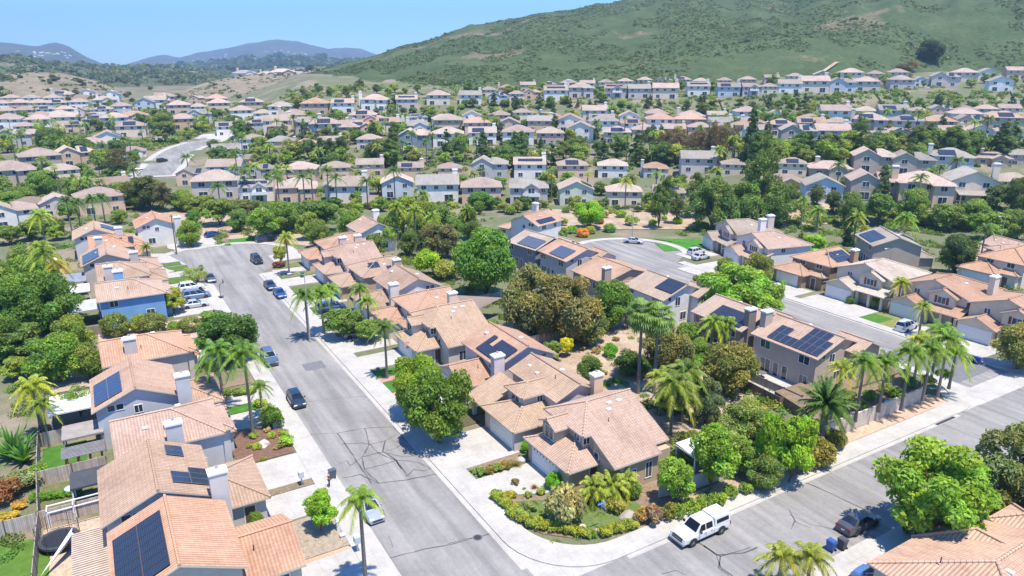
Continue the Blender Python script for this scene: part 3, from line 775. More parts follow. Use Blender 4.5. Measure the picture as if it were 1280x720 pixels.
    def solar(s,p,udir,vdir,cells,pw=1.0,ph=1.6,color=(.018,.026,.055),plain_=False):
        """p: a point of the slope (local), udir along the eave, vdir up the slope, cells (i,j)"""
        fx=lambda v: Vector((-v[0],v[1],v[2])) if s.mi else Vector(v)
        P_=fx(p); U=fx(udir).normalized(); V=fx(vdir).normalized(); Nn=U.cross(V)
        if Nn.z<0: U=-U; cells=[(-i,j) for i,j in cells]; Nn=-Nn
        mt=Matrix((U,V,Nn)).transposed().to_4x4()
        for i,j in cells:
            o=add('solar_panel',panel_mesh(pw,ph,plain_),s.r,color)
            q=P_+U*((i+.5)*(pw+.03))+V*((j+.5)*(ph+.03))+Nn*.14
            o.matrix_local=Matrix.Translation(q)@mt
    def vents(s,pts,name='roof_vent'):
        for (x,y,z) in pts:
            m=MB(); xx=s.X(x)
            m.box(xx-.28,xx+.28,y-.2,y+.2,z-.05,z+.12,M['white_trim']); m.build(name,s.r)
    def pipe(s,x,y,z):
        m=MB(); xx=s.X(x); m.tube((xx,y,z-.1),(xx,y,z+.45),.05,.05,M['dark_metal'],6); m.build('vent_pipe',s.r)
    def column(s,x,y,z1,w=.45):
        m=MB(); xx=s.X(x); m.box(xx-w/2,xx+w/2,y-w/2,y+w/2,0,z1,M['stucco']); m.build('porch_column',s.r,s.wc)
    def done(s):
        s.wm.build('wall',s.r,s.wc,mirror=s.mi); o=s.rm.build('roof',s.r,s.rc,mirror=s.mi)
        return s.r

def planA(h,solar=None,chim=True,top=False):
    # long front-to-back roof with a low garage wing and a gabled upper front
    k=.45; z=lambda y: 7.0-k*(7.5-y)
    h.walls(0,5,2.9,10.4,0,2.75); 
    h.gable(0,7.6,2.7,10.3,2.6,2.9,4.55,'y',.45,hip=(1,1),wallsolid=False)
    h.walls(1.2,5,6.9,9.4,2.9,5.1); h.gable(1.2,5.5,6.9,9.4,5.0,5.3,5.85,'x',.4,.4)
    h.walls(2.9,5,4.3,10.6,0,5.1); h.walls(3.7,11.2,.1,10.6,0,3.45); h.walls(4.4,11.2,4.0,10.6,3.4,5.15); h.walls(3.72,9.2,.1,1.2,3.4,3.5)
    for i in range(5):                                          # stepped side walls close the space under the long slope
        y0=.1+i*.9; h.wm.box(3.75,9.25 if i==0 else 11.15,y0+(.02*i),y0+.9,3.3,z(y0)-.2,M['stucco'])
    yb=7.5+(7.0-5.3)/k
    h.roofpoly([(5.6,7.5,7),(11.6,7.5,7),(11.6,.75,z(.75)),(9.6,.75,z(.75)),(9.6,-.35,z(-.35)),(3.4,-.35,z(-.35)),(3.4,3.72,5.3),(2.45,3.72,5.3)])
    h.roofpoly([(5.6,7.5,7),(2.45,yb,5.3),(11.6,yb,5.3),(11.6,7.5,7)])
    h.roofpoly([(2.45,3.72,5.3),(5.6,7.5,7),(2.45,yb,5.3)])
    h.cap((5.6,7.5,7),(11.6,7.5,7)); h.cap((2.45,3.72,5.3),(5.6,7.5,7)); h.cap((2.45,yb,5.3),(5.6,7.5,7))
    for e,sgn in ((11.2,1),):
        h.wm.poly([(e-.01,.1,3.3),(e-.01,yb-.4,5.0),(e-.01,7.5,6.8)],M['stucco'])
        h.wm.poly([(e-.01,.1,3.3),(e-.01,7.5,6.8),(e-.01,7.5,3.3)],M['stucco'])
    h.garage(0,7.0,top=top)
    h.column(.25,2.95,2.7); 
    h.door('-y',3.3,2.9+.0,color=(.1,.06,.04))
    h.window('-x',1.2,8.1,4.2,1.5,1.35,shut=False); h.window('-x',2.9,5.4,4.6,.9,.9); h.window('-y',3.3,4.3,4.5,.8,.9)
    h.window('-x',3.7,3.0,3.1,.7,1.0,False); h.window('-y',6.0,.1,1.6,1.2,1.4); h.window('-y',8.3,.1,1.7,.8,1.8); h.window('+x',11.2,3,1.6,1.8,1.3); h.window('+x',11.2,8,4.2,1.3,1.1)
    h.vents([(7.4,5.9,z(5.9)),(9.3,6.6,z(6.6)),(8.0,6.6,z(6.6))]); h.pipe(6.4,4.6,z(4.6))
    if chim: h.chimney(6.3,11.1,7.4)
def planB(h,solar=None):
    # gable facing the side, hipped bay above a big garage wing
    h.walls(0,6,0,6.9,0,2.75); h.gable(0,8.6,0,6.9,2.6,2.9,4.4,'x',.45,hip=(1,0),wallsolid=False)
    h.shed(0,4.4,6.9,10.6,0,2.9,4.75,'x0',.45,wall=False); h.walls(1.8,5,6.9,10.4,0,2.7); h.column(.3,10.3,2.7)
    h.gable(2.7,6.4,2.6,6.0,2.6,5.25,5.95,'x',.4,hip=(1,0))
    h.gable(5.7,11.6,0,10,0,5.2,6.55,'y',.42,.4)
    h.garage(0,2.9,4.9); h.door('-x',1.8,8.4)
    h.window('-x',2.7,4.3,4.4,1.7,1.2); h.window('-y',5.0,2.6,4.3,.7,1.0); h.window('-y',10.6,0,4.3,1.2,1.1); h.window('+x',11.6,3,4.2,1.5,1.1); h.window('+x',11.6,7,4.2,1.2,1.1); h.window('+x',11.6,5,1.4,2.2,1.9)
    h.chimney(10.9,-.5,7.2,1.3,.9,color=(.55,.42,.31)); h.vents([(7.0,6.2,5.75),(7.3,8.4,5.85),(9.8,5,6.0)]); h.pipe(7.6,3.2,6.1)
def planC(h,solar=None,low='x',chim=(4.2,-.5,6.6),vents=True):
    # wide upper gable facing the side street with a low front wing
    h.gable(4.6,13.0,0,9.4,0,5.15,7.0,'y',.45,.45)
    if low=='x': h.gable(0,6.6,.9,8.2,0,2.9,4.4,'x',.45,hip=(0,0)); 
    else: h.gable(0,6.2,.9,8.6,0,2.9,4.3,'x',.45,hip=(1,0))
    h.garage(0,5.4 if low=='x' else 4.4)
    h.window('-x',4.6,2.1,4.35,.7,1.0); h.window('-x',4.6,5.0,4.5,1.5,.9); h.window('-y',8.8,0,4.2,.8,.9); h.window('-y',10.6,0,4.9,.7,.7,False); h.window('-y',11.5,0,4.9,.7,.7,False); h.window('-y',10.2,0,1.5,1.4,1.3)
    h.window('+x',13.0,2.5,4.2,1.5,1.1); h.window('+x',13,6.8,4.2,1.2,1.1); h.door('-y',1.5,.9)
    if chim: h.chimney(*chim)
    if vents: h.vents([(7.2,7.9,6.35),(10.4,4.0,6.35)])
    h.pipe(3.2,3.0,3.9)
def planD(h,solar=None):
    # hipped two-storey block with stepped low hipped front
    h.gable(3.2,11,0,8.6,0,5.15,6.95,'x',.45,hip=(1,0)); h.gable(0,6,3.6,10.4,0,2.9,4.3,'x',.45,hip=(1,0)); h.gable(1.9,6,.5,4.4,0,2.95,3.7,'x',.4,hip=(1,0))
    h.garage(0,7.0); h.door('-x',1.9,2.4); h.window('-x',3.2,2.4,4.4,1.3,1.1); h.window('-x',3.2,6.2,4.5,1.3,1.0); h.window('-y',6,0,4.3,1,1); h.window('-y',8.5,0,1.6,1.6,1.3); h.window('+x',11,4,4.2,1.6,1.1); h.window('+x',11,6,1.5,2.0,1.7)
    h.chimney(9.4,-.5,7.4,1.4,.9); h.vents([(6.4,5.9,6.3),(8,2.3,6.1)])
def planE(h,solar=None,chim=(7.4,-.45,7.0),lowhip=True):
    # broad roof with its ridge running back from the street, hipped towards it
    h.gable(1.6,11.2,0,8.4,0,5.0,6.75,'x',.42,.4,hip=(1,0)); h.gable(.6,5,1.8,7.6,0,4.4,5.5,'x',.42,hip=(1,0)); h.gable(0,3.8,4.2,10.2,0,2.85,4.1,'x',.42,hip=(1,0))
    h.garage(0,7.2,4.6); h.door('-x',.6,2.9); h.window('-x',.6,3.6,3.8,1.2,1.0); h.window('-y',4,0,1.6,1.2,1.3); h.window('-y',9.2,0,4.1,1.2,1.1); h.window('+x',11.2,2.4,1.5,2,1.7); h.window('+x',11.2,4,4.1,1.4,1.0)
    if chim: h.chimney(*chim)
    h.vents([(5,5.8,6.25),(8.5,2.4,6.05)]); h.pipe(6.8,1.7,5.8)
def planF(h,solar=None,chim=None,L_=10.2):
    # two-storey box seen from its garden side, low garage on the street
    h.gable(3.0,12.6,0,L_,0,5.3,7.1,'y',.45,.45); h.gable(1.6,6.4,-1.6,2.4,0,5.2,6.3,'y',.4,.4); h.gable(0,4.2,3.4,9.6,0,2.9,4.0,'x',.42,hip=(1,0))
    h.garage(0,6.4)
    for y in (1.8,8.2): h.window('+x',12.6,y,4.25,1.6,1.15)
    for y in (4.6,6.1): h.window('+x',12.6,y,1.25,.8,1.9,False)
    h.window('+x',12.6,7.9,1.25,1.7,1.9); h.window('+x',12.6,1.6,1.4,1.2,1.3)
    h.window('-y',5.2,-1.6,4.2,.9,1.1); h.window('-y',9.4,0,4.3,1.0,1.4); h.window('-y',11.2,0,5.0,.6,.7,False); h.window('-y',8,0,1.6,1.2,1.3)
    if chim: h.chimney(*chim)
    h.vents([(6.4,6,6.6)])
# ------------------------------------------------------------------ the near houses, lot by lot
OR=(.50,.285,.195); OT=(.47,.305,.225); TN=(.43,.31,.24); PK=(.46,.30,.235); BRN=(.34,.235,.175); GT=(.36,.30,.25); PT=(.50,.38,.31)
LIL=(.52,.47,.47); BEI=(.42,.34,.255); WHT=(.66,.65,.64); GRY=(.42,.43,.45); TAU=(.40,.34,.29); CRM=(.60,.53,.42); BLU=(.16,.32,.55); PCH=(.60,.43,.32); LGR=(.50,.51,.54); SGR=(.23,.24,.27)
WSL=(-4.8,0,1.8)
def H_(name,label,b,a,plan,mirror=False,wall=BEI,roof=OT,rot=ROT,sol=None,z=0,cat='house',group=None,**kw):
    h=House(name,label,cat,b,a,mirror,rot,wall,roof,z=z,group=group); plan(h,**kw)
    if sol:
        for s_ in sol: h.solar(*s_[:4],**(s_[4] if len(s_)>4 else {}))
    h.done(); return h
Y=(0,1,0)
# right row of the main street, from the street corner into the distance
H_('house','tan tiled corner house with long front-to-back roof behind the flower-edged corner lawn',37.0,48.7,planA,wall=(.40,.32,.235),roof=(0.444,0.316,0.256),top=True,chim=False)
H_('house','lilac stuccoed house with hipped bay above its garage, second from the street corner',36.5,61.3,planB,wall=(.50,.44,.43),roof=(0.424,0.304,0.228))
c=[(i,j) for i in range(7) for j in range(2)]; c.remove((2,0)); c+=[(i,2) for i in (4,5,6)]
H_('house','lilac house with black solar array on its upper roof and orange lower front roof',36.7,73.4,planC,wall=(.52,.47,.50),roof=(0.437,0.277,0.205),sol=[((4.6,1.0,5.15),Y,(4.2,0,1.85),[(i,j) for i in range(6) for j in range(2) if (i,j)!=(4,1)],{'plain_':True})])
H_('house','two-storey house with broad tan roof and flag on the garage wall, fourth from the corner',36.5,85.9,planA,wall=(.50,.47,.45),roof=(0.442,0.314,0.234),chim=False)
H_('house','hip-roofed orange-tiled house between two tan roofs, with twin white chimneys',36.8,97.4,planD,wall=(.54,.47,.44),roof=(0.465,0.293,0.213))
H_('house','brown-roofed house with pale gable and white chimney beyond the orange hipped roof',36.7,109.0,planC,wall=(.57,.55,.54),roof=(0.377,0.269,0.209),low='y')
H_('house','house with three small blue solar panels behind the street palms',36.7,120.6,planD,wall=(.44,.33,.25),roof=(0.424,0.304,0.236),sol=[((5.0,.2,5.2),(1,0,0),(0,4.3,1.8),[(0,1),(1,1),(3,0)]) ,((2.2,1.0,3.0),Y,(1.9,0,.8),[(0,0)])])
H_('house','pink-roofed two-storey house with double garage facing the striped lawns',36.7,131.2,planA,wall=(.47,.39,.37),roof=(0.434,0.306,0.254))
H_('house','orange hip-roofed house with white chimney beside the palm with a dead skirt',36.9,143.0,planD,wall=(.50,.42,.36),roof=(0.465,0.293,0.217))
H_('house','white gabled house with pinkish roof and chimney at the far end of the right row',46.5,154.5,planC,wall=(.66,.65,.65),roof=(0.425,0.301,0.245),chim=(11.5,8.8,8.0))
# left row of the main street
H_('house','orange-tiled house with one large black solar roof, nearest on the left side',10.0,50.3,planC,True,wall=(.50,.44,.40),roof=(0.49,0.294,0.206),chim=None,vents=False,sol=[((13.0,1.3,5.15),Y,(-4.2,0,1.85),[(i,j) for i in range(7) for j in range(2)],{'pw':1.08,'ph':2.0,'plain_':True,'color':(.012,.016,.03)})])
H_('house','brown-tiled house with two rows of dark solar panels and tall grey chimney',9.6,61.6,planC,True,wall=(.46,.47,.50),roof=(0.404,0.28,0.212),low='y',chim=(4.0,-.55,7.4),vents=False,sol=[((4.6,1.2,5.15),(0,1,0),(4.2,0,1.85),[(i,0) for i in range(3)]+[(i,1) for i in range(2)]),((4.6,6.6,5.15),(0,1,0),(4.2,0,1.85),[(i,1) for i in range(2)])])
H_('house','pink-tiled house with white chimney in its long side roof',9.3,73.6,planE,True,wall=(.44,.46,.50),roof=(0.472,0.332,0.276),chim=(6.0,-.45,7.2))
H_('house','grey gabled house with blue solar panels above the grey patio roof',9.4,85.4,planC,True,wall=(.42,.45,.50),roof=(0.45,0.306,0.238),low='y',chim=(3.9,-.55,7.4),vents=False,sol=[((13.0,1.6,5.15),Y,(-4.2,0,1.85),[(i,j) for i in range(6) for j in range(2)],{'color':(.02,.045,.12)})])
H_('house','orange-roofed house just below the row of clipped round shrubs',9.0,99.4,planE,True,wall=(.47,.43,.42),roof=(0.492,0.308,0.22),chim=(8.0,1.5,7.4))
H_('house','bright blue house with pale tan roof',9.2,129.6,planE,True,wall=BLU,roof=(0.473,0.345,0.277),chim=(7.8,8.9,7.2))
H_('house','low tan-roofed house directly behind the bright blue house',9.4,142.4,planD,True,wall=LIL,roof=TN)
H_('house','grey gabled house with solar panels on the left slope, second behind the blue house',9.0,155.0,planC,True,wall=(.44,.42,.42),roof=(0.443,0.315,0.247),low='y',sol=[((13.0,1.0,5.15),Y,(-4.2,0,1.85),[(i,j) for i in range(7) for j in range(2)])])
H_('house','orange-tiled house with two dark collector panels and pale chimney block',8.6,168.4,planD,True,wall=LIL,roof=OR,sol=[((3.9,1.0,5.3),(1,0,0),(0,4.3,1.8),[(0,0),(2,0)],{'ph':2.2,'plain_':True})])
H_('house','pale house with a small black solar square on its front slope, near the dead end',7.6,181.0,planC,True,wall=LGR,roof=(0.471,0.343,0.255),low='y',sol=[((4.6,3,5.15),Y,(4.2,0,1.85),[(i,j) for i in range(4) for j in range(2)],{'plain_':True})])
H_('house','white and grey house with bright orange roof and tall chimney at the dead end',20.4,186.8,planC,True,wall=(.60,.61,.62),roof=OR,low='y')
# west side of the second street: garden fronts towards us
b0=90.3
L_=[(i,0) for i in range(8)]+[(i,1) for i in (0,1,2,3,6,7)]+[(i,2) for i in (1,2,3)]
H_('house','taupe two-storey corner house with stepped solar array and patio deck behind it',b0,53.6,planF,True,wall=(.40,.34,.295),roof=(0.435,0.315,0.255),sol=[((12.6,.9,5.3),Y,WSL,L_)],chim=(10.4,10.3,8.0),z=.3)
H_('house','dark walled house with black solar roof and white chimney left of the corner house',b0,66.3,planF,True,wall=(.22,.19,.17),roof=(0.418,0.314,0.258),chim=(11,0,8.0),L_=9.4,sol=[((12.6,1.4,5.3),Y,WSL,[(i,j) for i in range(6) for j in range(2)],{'plain_':True})])
H_('house','white two-storey house with black solar rectangle and stepped side gable',b0-.2,82.6,planF,True,wall=(.60,.61,.64),roof=(0.41,0.322,0.262),L_=9.2,sol=[((12.6,.8,5.3),Y,WSL,[(i,j) for i in range(4) for j in (1,2)],{'plain_':True})])
def planG(h,chim=(12,-.4,6.6)):
    h.gable(0,12.2,0,9.6,0,3.9,5.7,'y',.45,.45); h.gable(3,12.2,-1,0,0,3,3.4,'x',.3); h.garage(0,5); 
    h.window('+x',12.2,2.2,2.4,2.0,1.3); h.window('+x',12.2,7,2.4,1.6,1.3); h.chimney(*chim); h.vents([(8.5,4,5.0)])
H_('house','single-storey orange-brown roofed house with white chimney between two solar houses',b0-.4,98.6,planG,True,wall=(.36,.29,.24),roof=(0.448,0.296,0.22))
H_('house','grey two-storey house with blue-grey solar square near the turning circle',b0-.2,110.4,planF,True,wall=(.43,.41,.43),roof=(0.467,0.307,0.231),L_=9.4,sol=[((12.6,2.0,5.3),Y,WSL,[(i,j) for i in range(5) for j in (0,1)],{'color':(.10,.13,.20)})])
H_('house','dark grey house with grey solar slopes behind the big bright tree',b0-.8,122.4,planF,True,wall=(.20,.21,.25),roof=(0.452,0.372,0.316),L_=9.0,sol=[((12.6,1,5.3),Y,WSL,[(i,j) for i in range(6) for j in (0,1)],{'color':(.13,.15,.20)})],rot=ROT+.12)
H_('house','orange-roofed house with white chimney and dark solar strips left of the turning circle',86,153,planC,False,wall=(.60,.60,.61),roof=(0.485,0.317,0.237),low='y',rot=ROT-1.25,chim=(5,9,8),sol=[((13.0,1,5.15),Y,(-4.2,0,1.85),[(i,j) for i in range(6) for j in (0,)],{'plain_':True}),((4.6,1,5.15),Y,(4.2,0,1.85),[(i,j) for i in range(6) for j in (0,)],{'plain_':True})])
# east side of the second street
def planHse(h,wing=True,col=True,chim=None):
    # street front with low garage wing, porch and big hipped upper storey
    h.gable(3.2,14,0,11,0,5.3,7.3,'x',.45,.45,hip=(0,1)); h.gable(2.2,7,1.4,5.6,0,5.3,6.3,'x',.42,.4)
    h.gable(0,5,5.4,10.8,0,2.9,4.1,'x',.45,hip=(0,0)); h.shed(.8,4.2,-.2,5.0,0,2.85,4.2,'x0',.45,wall=False); h.walls(2.6,5,0,5.2,0,2.6)
    h.column(1.0,.1,2.7); h.column(1.0,2.5,2.7); h.column(1.0,4.9,2.7)
    h.garage(0,8.1,4.8); h.door('-x',2.6,1.2); h.window('-x',2.6,3.4,1.6,1.3,1.2); h.window('-x',2.2,3.5,4.3,1.3,1.1,shut=True); h.window('-x',3.2,8.3,4.5,.9,.8); h.window('-y',7,0,4.4,.9,.9); h.window('-y',11,0,1.7,1.6,1.3)
    if chim: h.chimney(*chim)
    h.vents([(8,3,6.4)])
H_('house','cream-garaged orange-roofed house nearest the street corner on the far right',116.2,45.3,planHse,wall=CRM,roof=(0.437,0.281,0.201),sol=[((8.5,.4,5.5),(1,0,0),(0,5.5,2.0),[(0,0),(1,0),(0,1),(1,1)])])
H_('house','orange-roofed house with brown shutters and arched side garage behind the white SUV',117.0,57.2,planHse,wall=(.56,.51,.43),roof=(0.427,0.267,0.191),chim=(9.5,-.5,8.2))
H_('house','pale pink-roofed house with red shutters and wide cream garage',116.2,69.6,planHse,wall=(.52,.48,.42),roof=(0.512,0.432,0.376))
H_('house','brown two-tone house with solar panels on its orange roof and brown garage door',116.0,82.0,planD,wall=(.27,.20,.14),roof=(0.465,0.297,0.209),sol=[((5.6,.3,5.2),(1,0,0),(0,4.3,1.8),[(i,j) for i in range(5) for j in (0,1)])])
H_('house','white-walled house with pink roof and small blue solar square at the turning circle',116.4,97.8,planHse,wall=(.62,.60,.60),roof=(0.454,0.326,0.27),rot=ROT-.22,chim=(9.5,11,8.6),sol=[((4.6,6.8,5.6),Y,(1,0,.37),[(0,0),(1,0)])])
H_('house','grey-brown roofed house with wide gable, farthest around the turning circle',121.0,110.6,planHse,wall=(.52,.45,.42),roof=(0.384,0.316,0.264),rot=ROT-.35,chim=(12,2,8.6))
# houses behind, right
H_('house','big taupe gabled house with solar roof above the cypress',157.0,88.0,planF,False,wall=(.36,.31,.27),roof=(0.35,0.31,0.274),rot=ROT+2.5,sol=[((12.6,1,5.3),Y,WSL,[(i,j) for i in range(7) for j in (0,1)])],z=0)
H_('house','blue-grey house with pink roof and white lantern chimney behind the dark round tree',155.5,69.5,planB,wall=(.36,.39,.44),roof=(0.435,0.315,0.259),rot=ROT-.3)
H_('house','lavender-grey house with brown-grey hip roof at the right picture edge',156,53,planD,wall=(.44,.46,.56),roof=(0.367,0.311,0.271),rot=ROT+.1)
H_('house','tan house with orange lower roof between the blue-grey house and lavender house',149,63.5,planD,wall=CRM,roof=(0.463,0.287,0.199),rot=ROT,)
# bottom right, across the side street (their fronts face up the picture)
def planBR(h):
    h.gable(0,10,0,13,0,2.9,4.6,'y',.45,hip=(1,0)); h.gable(-3,4,4.6,10.5,0,2.85,4.3,'x',.45,hip=(1,0)); h.vents([(6,7,4.3)]); h.pipe(3,2,3.9)
    h.garage(-3,7.5); h.window('-x',0,2.2,1.7,1.4,1.2)
h=House('house','single-storey tiled house in the lower right corner, below the dark sedan','house',50.6,27.0,False,ROT-math.pi/2,(.42,.40,.40),(.49,.325,.25)); 
h.gable(0,12,0,12.6,0,2.9,4.7,'y',.45,hip=(1,0)); h.gable(-.2,5,6.6,12.4,0,2.88,4.35,'x',.45,hip=(1,0)); h.vents([(7,6,4.4)]); h.pipe(3.4,3,4.1); h.window('-y',3,0,1.7,1.3,1.2); h.garage(0,3.2,4.6); h.done()
h=House('house','two-storey taupe house cut by the right picture edge, beside the lower right corner house','house',65.2,25.2,False,ROT-math.pi/2,(.38,.335,.285),(.49,.33,.255))
h.gable(3.2,12,1.4,11,0,5.2,6.9,'x',.42,hip=(1,0)); h.gable(0,5,0,3.6,0,3.1,3.9,'x',.4,hip=(1,0)); h.gable(1.4,6,4.2,9,0,5.0,6.0,'x',.4,.4); h.door('-x',1.4,6); h.window('-y',2,0,1.7,1.0,1.2); h.chimney(5,.9,3.6,1.4,.9,color=(.6,.6,.6)); h.done()
# house far left whose roof shows beyond the backyards
H_('house','low brown-roofed white house beyond the fence at the left picture edge',-20.5,85.5,planG,True,wall=WHT,roof=(0.341,0.253,0.197))
H_('house','orange-brown roof corner at the left picture edge below the shrubs',-21,64.5,planG,True,wall=LGR,roof=(0.429,0.285,0.205))

# ------------------------------------------------------------------ things in the back gardens
def patio_cover(label,b,a,w,d,h,color,white=False,louver=False,name='patio_cover',z=0,slope=.25):
    r=empty(name,W(b,a,z),ROT,label,'patio cover')
    m=MB(); 
    if louver:
        n=int(d/.32)
        for k in range(n): m.box(0,w,k*.32,k*.32+.13,h,h+.12,M['object_rough'])
        o=m.build('slat_roof',r,color)
        m=MB()
        for x in (0,w/2,w-.12): m.box(x,x+.12,0,d,h-.2,h,M['object_paint'])
        m.build('beam',r,color)
    else:
        m.poly([(0,0,h),(w,0,h),(w,d,h+slope),(0,d,h+slope)],M['object_rough']); m.box(0,w,-.06,0,h-.16,h+.03,M['object_paint']); m.box(-.06,0,0,d,h-.16,h+.02,M['object_paint'])
        m.box(0,w,0,d,h-.1,h-.02,M['object_paint'])
        for k in range(int(w/.4)): m.box(k*.4+.18,k*.4+.22,0,d,h+.0,h+.03,M['object_rough'])
        m.build('roof_sheet',r,color)
    for x in (.1,w-.1):
        for y in (.1,d-.1):
            m=MB(); m.box(x-.07,x+.07,y-.07,y+.07,0,h-.1,M['white_paint'] if white else M['object_rough']); m.build('post',r,color if not white else None)
patio_cover('pale lattice pergola beside the nearest left house',-6.3,57.0,3.2,8.6,2.6,(.52,.42,.33),louver=True,name='pergola')
patio_cover('black-topped patio roof with white posts beside the vegetable yard',-6.4,73.4,3.2,3.0,2.6,(.05,.055,.065),white=True)
patio_cover('weathered grey plank patio roof beside the grey gabled house',-7.2,84.8,4.0,3.2,2.6,(.27,.24,.215))
patio_cover('large white flat patio roof left of the grey gabled house',-8.6,92.2,5.4,5.0,2.7,(.68,.69,.72),white=True)
patio_cover('grey metal carport roof joined to the left side of the blue house',-6.8,132.0,4.6,5.6,2.9,(.38,.41,.42))
patio_cover('white patio roof left of the low tan roof behind the blue house',-9.0,144.5,5.6,4.6,2.8,(.68,.68,.68),white=True)
patio_cover('dark blue-grey patio roof beside the grey gabled solar house',-8.2,151.5,4.4,6.0,2.9,(.20,.23,.28))
patio_cover('white pavilion roof at the left edge among the trees',-33,148,9,9,2.8,(.70,.71,.72),white=True)
patio_cover('white patio cover behind the corner house garden wall',50.3,47.2,3.0,3.0,2.4,(.66,.67,.68),white=True)
# small red pergola with slatted arches
def red_pergola():
    r=empty('pergola',W(-7.0,80.9,0),ROT,'small red-brown pergola with grey slatted top in the left gardens','pergola')
    m=MB()
    for x in (0,1.1,2.2,3.3):
        m.box(x,x+.14,0,.14,0,2.3,M['object_paint']); m.box(x,x+.14,2.0,2.14,0,2.3,M['object_paint'])
    m.build('frame',r,(.24,.06,.03))
    m=MB()
    for k in range(9): m.box(-.3,3.8,-.2+k*.3,-.1+k*.3,2.3,2.42,M['object_rough'])
    m.build('slat_roof',r,(.26,.25,.25))
red_pergola()
def trampoline():
    r=empty('trampoline',W(-7.6,68.2,0),ROT,'round black trampoline with net in the nearest left backyard','trampoline')
    R_=1.6; T_=[2*math.pi*k/28 for k in range(28)]
    m=MB(); m.poly([(math.cos(t)*(R_-.25),math.sin(t)*(R_-.25),.85) for t in T_],M['object_paint']); m.build('jumping_mat',r,(.018,.02,.024))
    m=MB()
    for i in range(28):
        t0=T_[i]; t1=T_[(i+1)%28]
        m.poly([(math.cos(t0)*(R_-.27),math.sin(t0)*(R_-.27),.87),(math.cos(t0)*(R_+.05),math.sin(t0)*(R_+.05),.87),(math.cos(t1)*(R_+.05),math.sin(t1)*(R_+.05),.87),(math.cos(t1)*(R_-.27),math.sin(t1)*(R_-.27),.87)],M['object_paint'])
        m.poly([(math.cos(t0)*(R_+.05),math.sin(t0)*(R_+.05),.66),(math.cos(t1)*(R_+.05),math.sin(t1)*(R_+.05),.66),(math.cos(t1)*(R_+.05),math.sin(t1)*(R_+.05),.87),(math.cos(t0)*(R_+.05),math.sin(t0)*(R_+.05),.87)],M['object_paint'])
    m.build('edge_pad',r,(.05,.055,.06))
    for k in range(6):
        t=k*math.pi/3; c,s_=math.cos(t)*(R_+.1),math.sin(t)*(R_+.1)
        m=MB(); m.tube((c,s_,0),(c,s_,2.5),.03,.03,M['dark_metal'],6); m.build('net_pole',r)
    m=MB(); 
    for z0 in (2.45,1.7): 
        for i in range(28):
            t0=T_[i]; t1=T_[(i+1)%28]; m.tube((math.cos(t0)*(R_+.05),math.sin(t0)*(R_+.05),z0),(math.cos(t1)*(R_+.05),math.sin(t1)*(R_+.05),z0),.012,.012,M['dark_metal'],4)
    for i in range(28): m.tube((math.cos(T_[i])*(R_+.05),math.sin(T_[i])*(R_+.05),.9),(math.cos(T_[i])*(R_+.05),math.sin(T_[i])*(R_+.05),2.45),.008,.008,M['dark_metal'],3)
    m.build('safety_net',r)
trampoline()
def swing_frame():
    r=empty('timber_arbour',W(-8.4,70.6,0),ROT,'white timber garden arbour behind the black trampoline','arbour')
    m=MB()
    for x in (0,2.1,4.4):
        m.box(x,x+.1,0,.1,0,2.4,M['white_paint']); m.box(x,x+.1,1.3,1.4,0,2.4,M['white_paint']); m.box(x,x+.1,0,1.4,2.3,2.4,M['white_paint'])
    m.box(0,4.5,0,.1,2.2,2.3,M['white_paint']); m.box(0,4.5,1.3,1.4,2.2,2.3,M['white_paint']); m.build('frame',r)
swing_frame()
def sail(label,pts,color,name='shade_sail'):
    o=pts[0]; r=empty(name,(o.x,o.y,0),0,label,'shade sail'); m=MB(); n=8
    P_=[p-Vector((o.x,o.y,0)) for p in pts]
    if len(P_)==3: P_.append(P_[2])
    def q(s,t):
        p=P_[0].lerp(P_[1],s).lerp(P_[3].lerp(P_[2],s),t); p=p.copy(); p.z-=.5*math.sin(math.pi*s)*math.sin(math.pi*t); return p
    for i in range(n):
        for j in range(n): m.poly([q(i/n,j/n),q((i+1)/n,j/n),q((i+1)/n,(j+1)/n),q(i/n,(j+1)/n)],M['object_paint'],smooth=True)
    m.build('fabric',r,color)
sail('white shade sail sagging beside the trampoline',[W(-9,63.4,.5),W(-6.4,65.8,2.2),W(-6.3,67.4,2.1)],(.72,.74,.76))
sail('brown shade sail stretched behind the brown-roofed house with pale gable',[W(50,109,3.2),W(58,101.5,3.4),W(50.5,98.5,3.0)],(.22,.17,.14))
sail('black shade sail behind the solar house, next to its garden shed',[W(50.0,72,2.4),W(50.6,82.6,2.6),W(52.2,82.6,2.4),W(51.6,72,2.2)],(.03,.03,.035))
def hot_tub(): 
    r=empty('garden_shed',W(51.2,84.4,0),ROT,'small white garden shed with dark red top under the brown feathery trees','shed')
    m=MB(); m.box(0,2.2,0,1.7,0,2.1,M['white_paint']); m.build('wall',r); m=MB(); m.box(-.15,2.35,-.15,1.85,2.1,2.25,M['object_paint']); m.box(.2,2.0,.2,1.5,2.25,2.4,M['object_paint']); m.build('roof',r,(.13,.03,.035))
hot_tub()
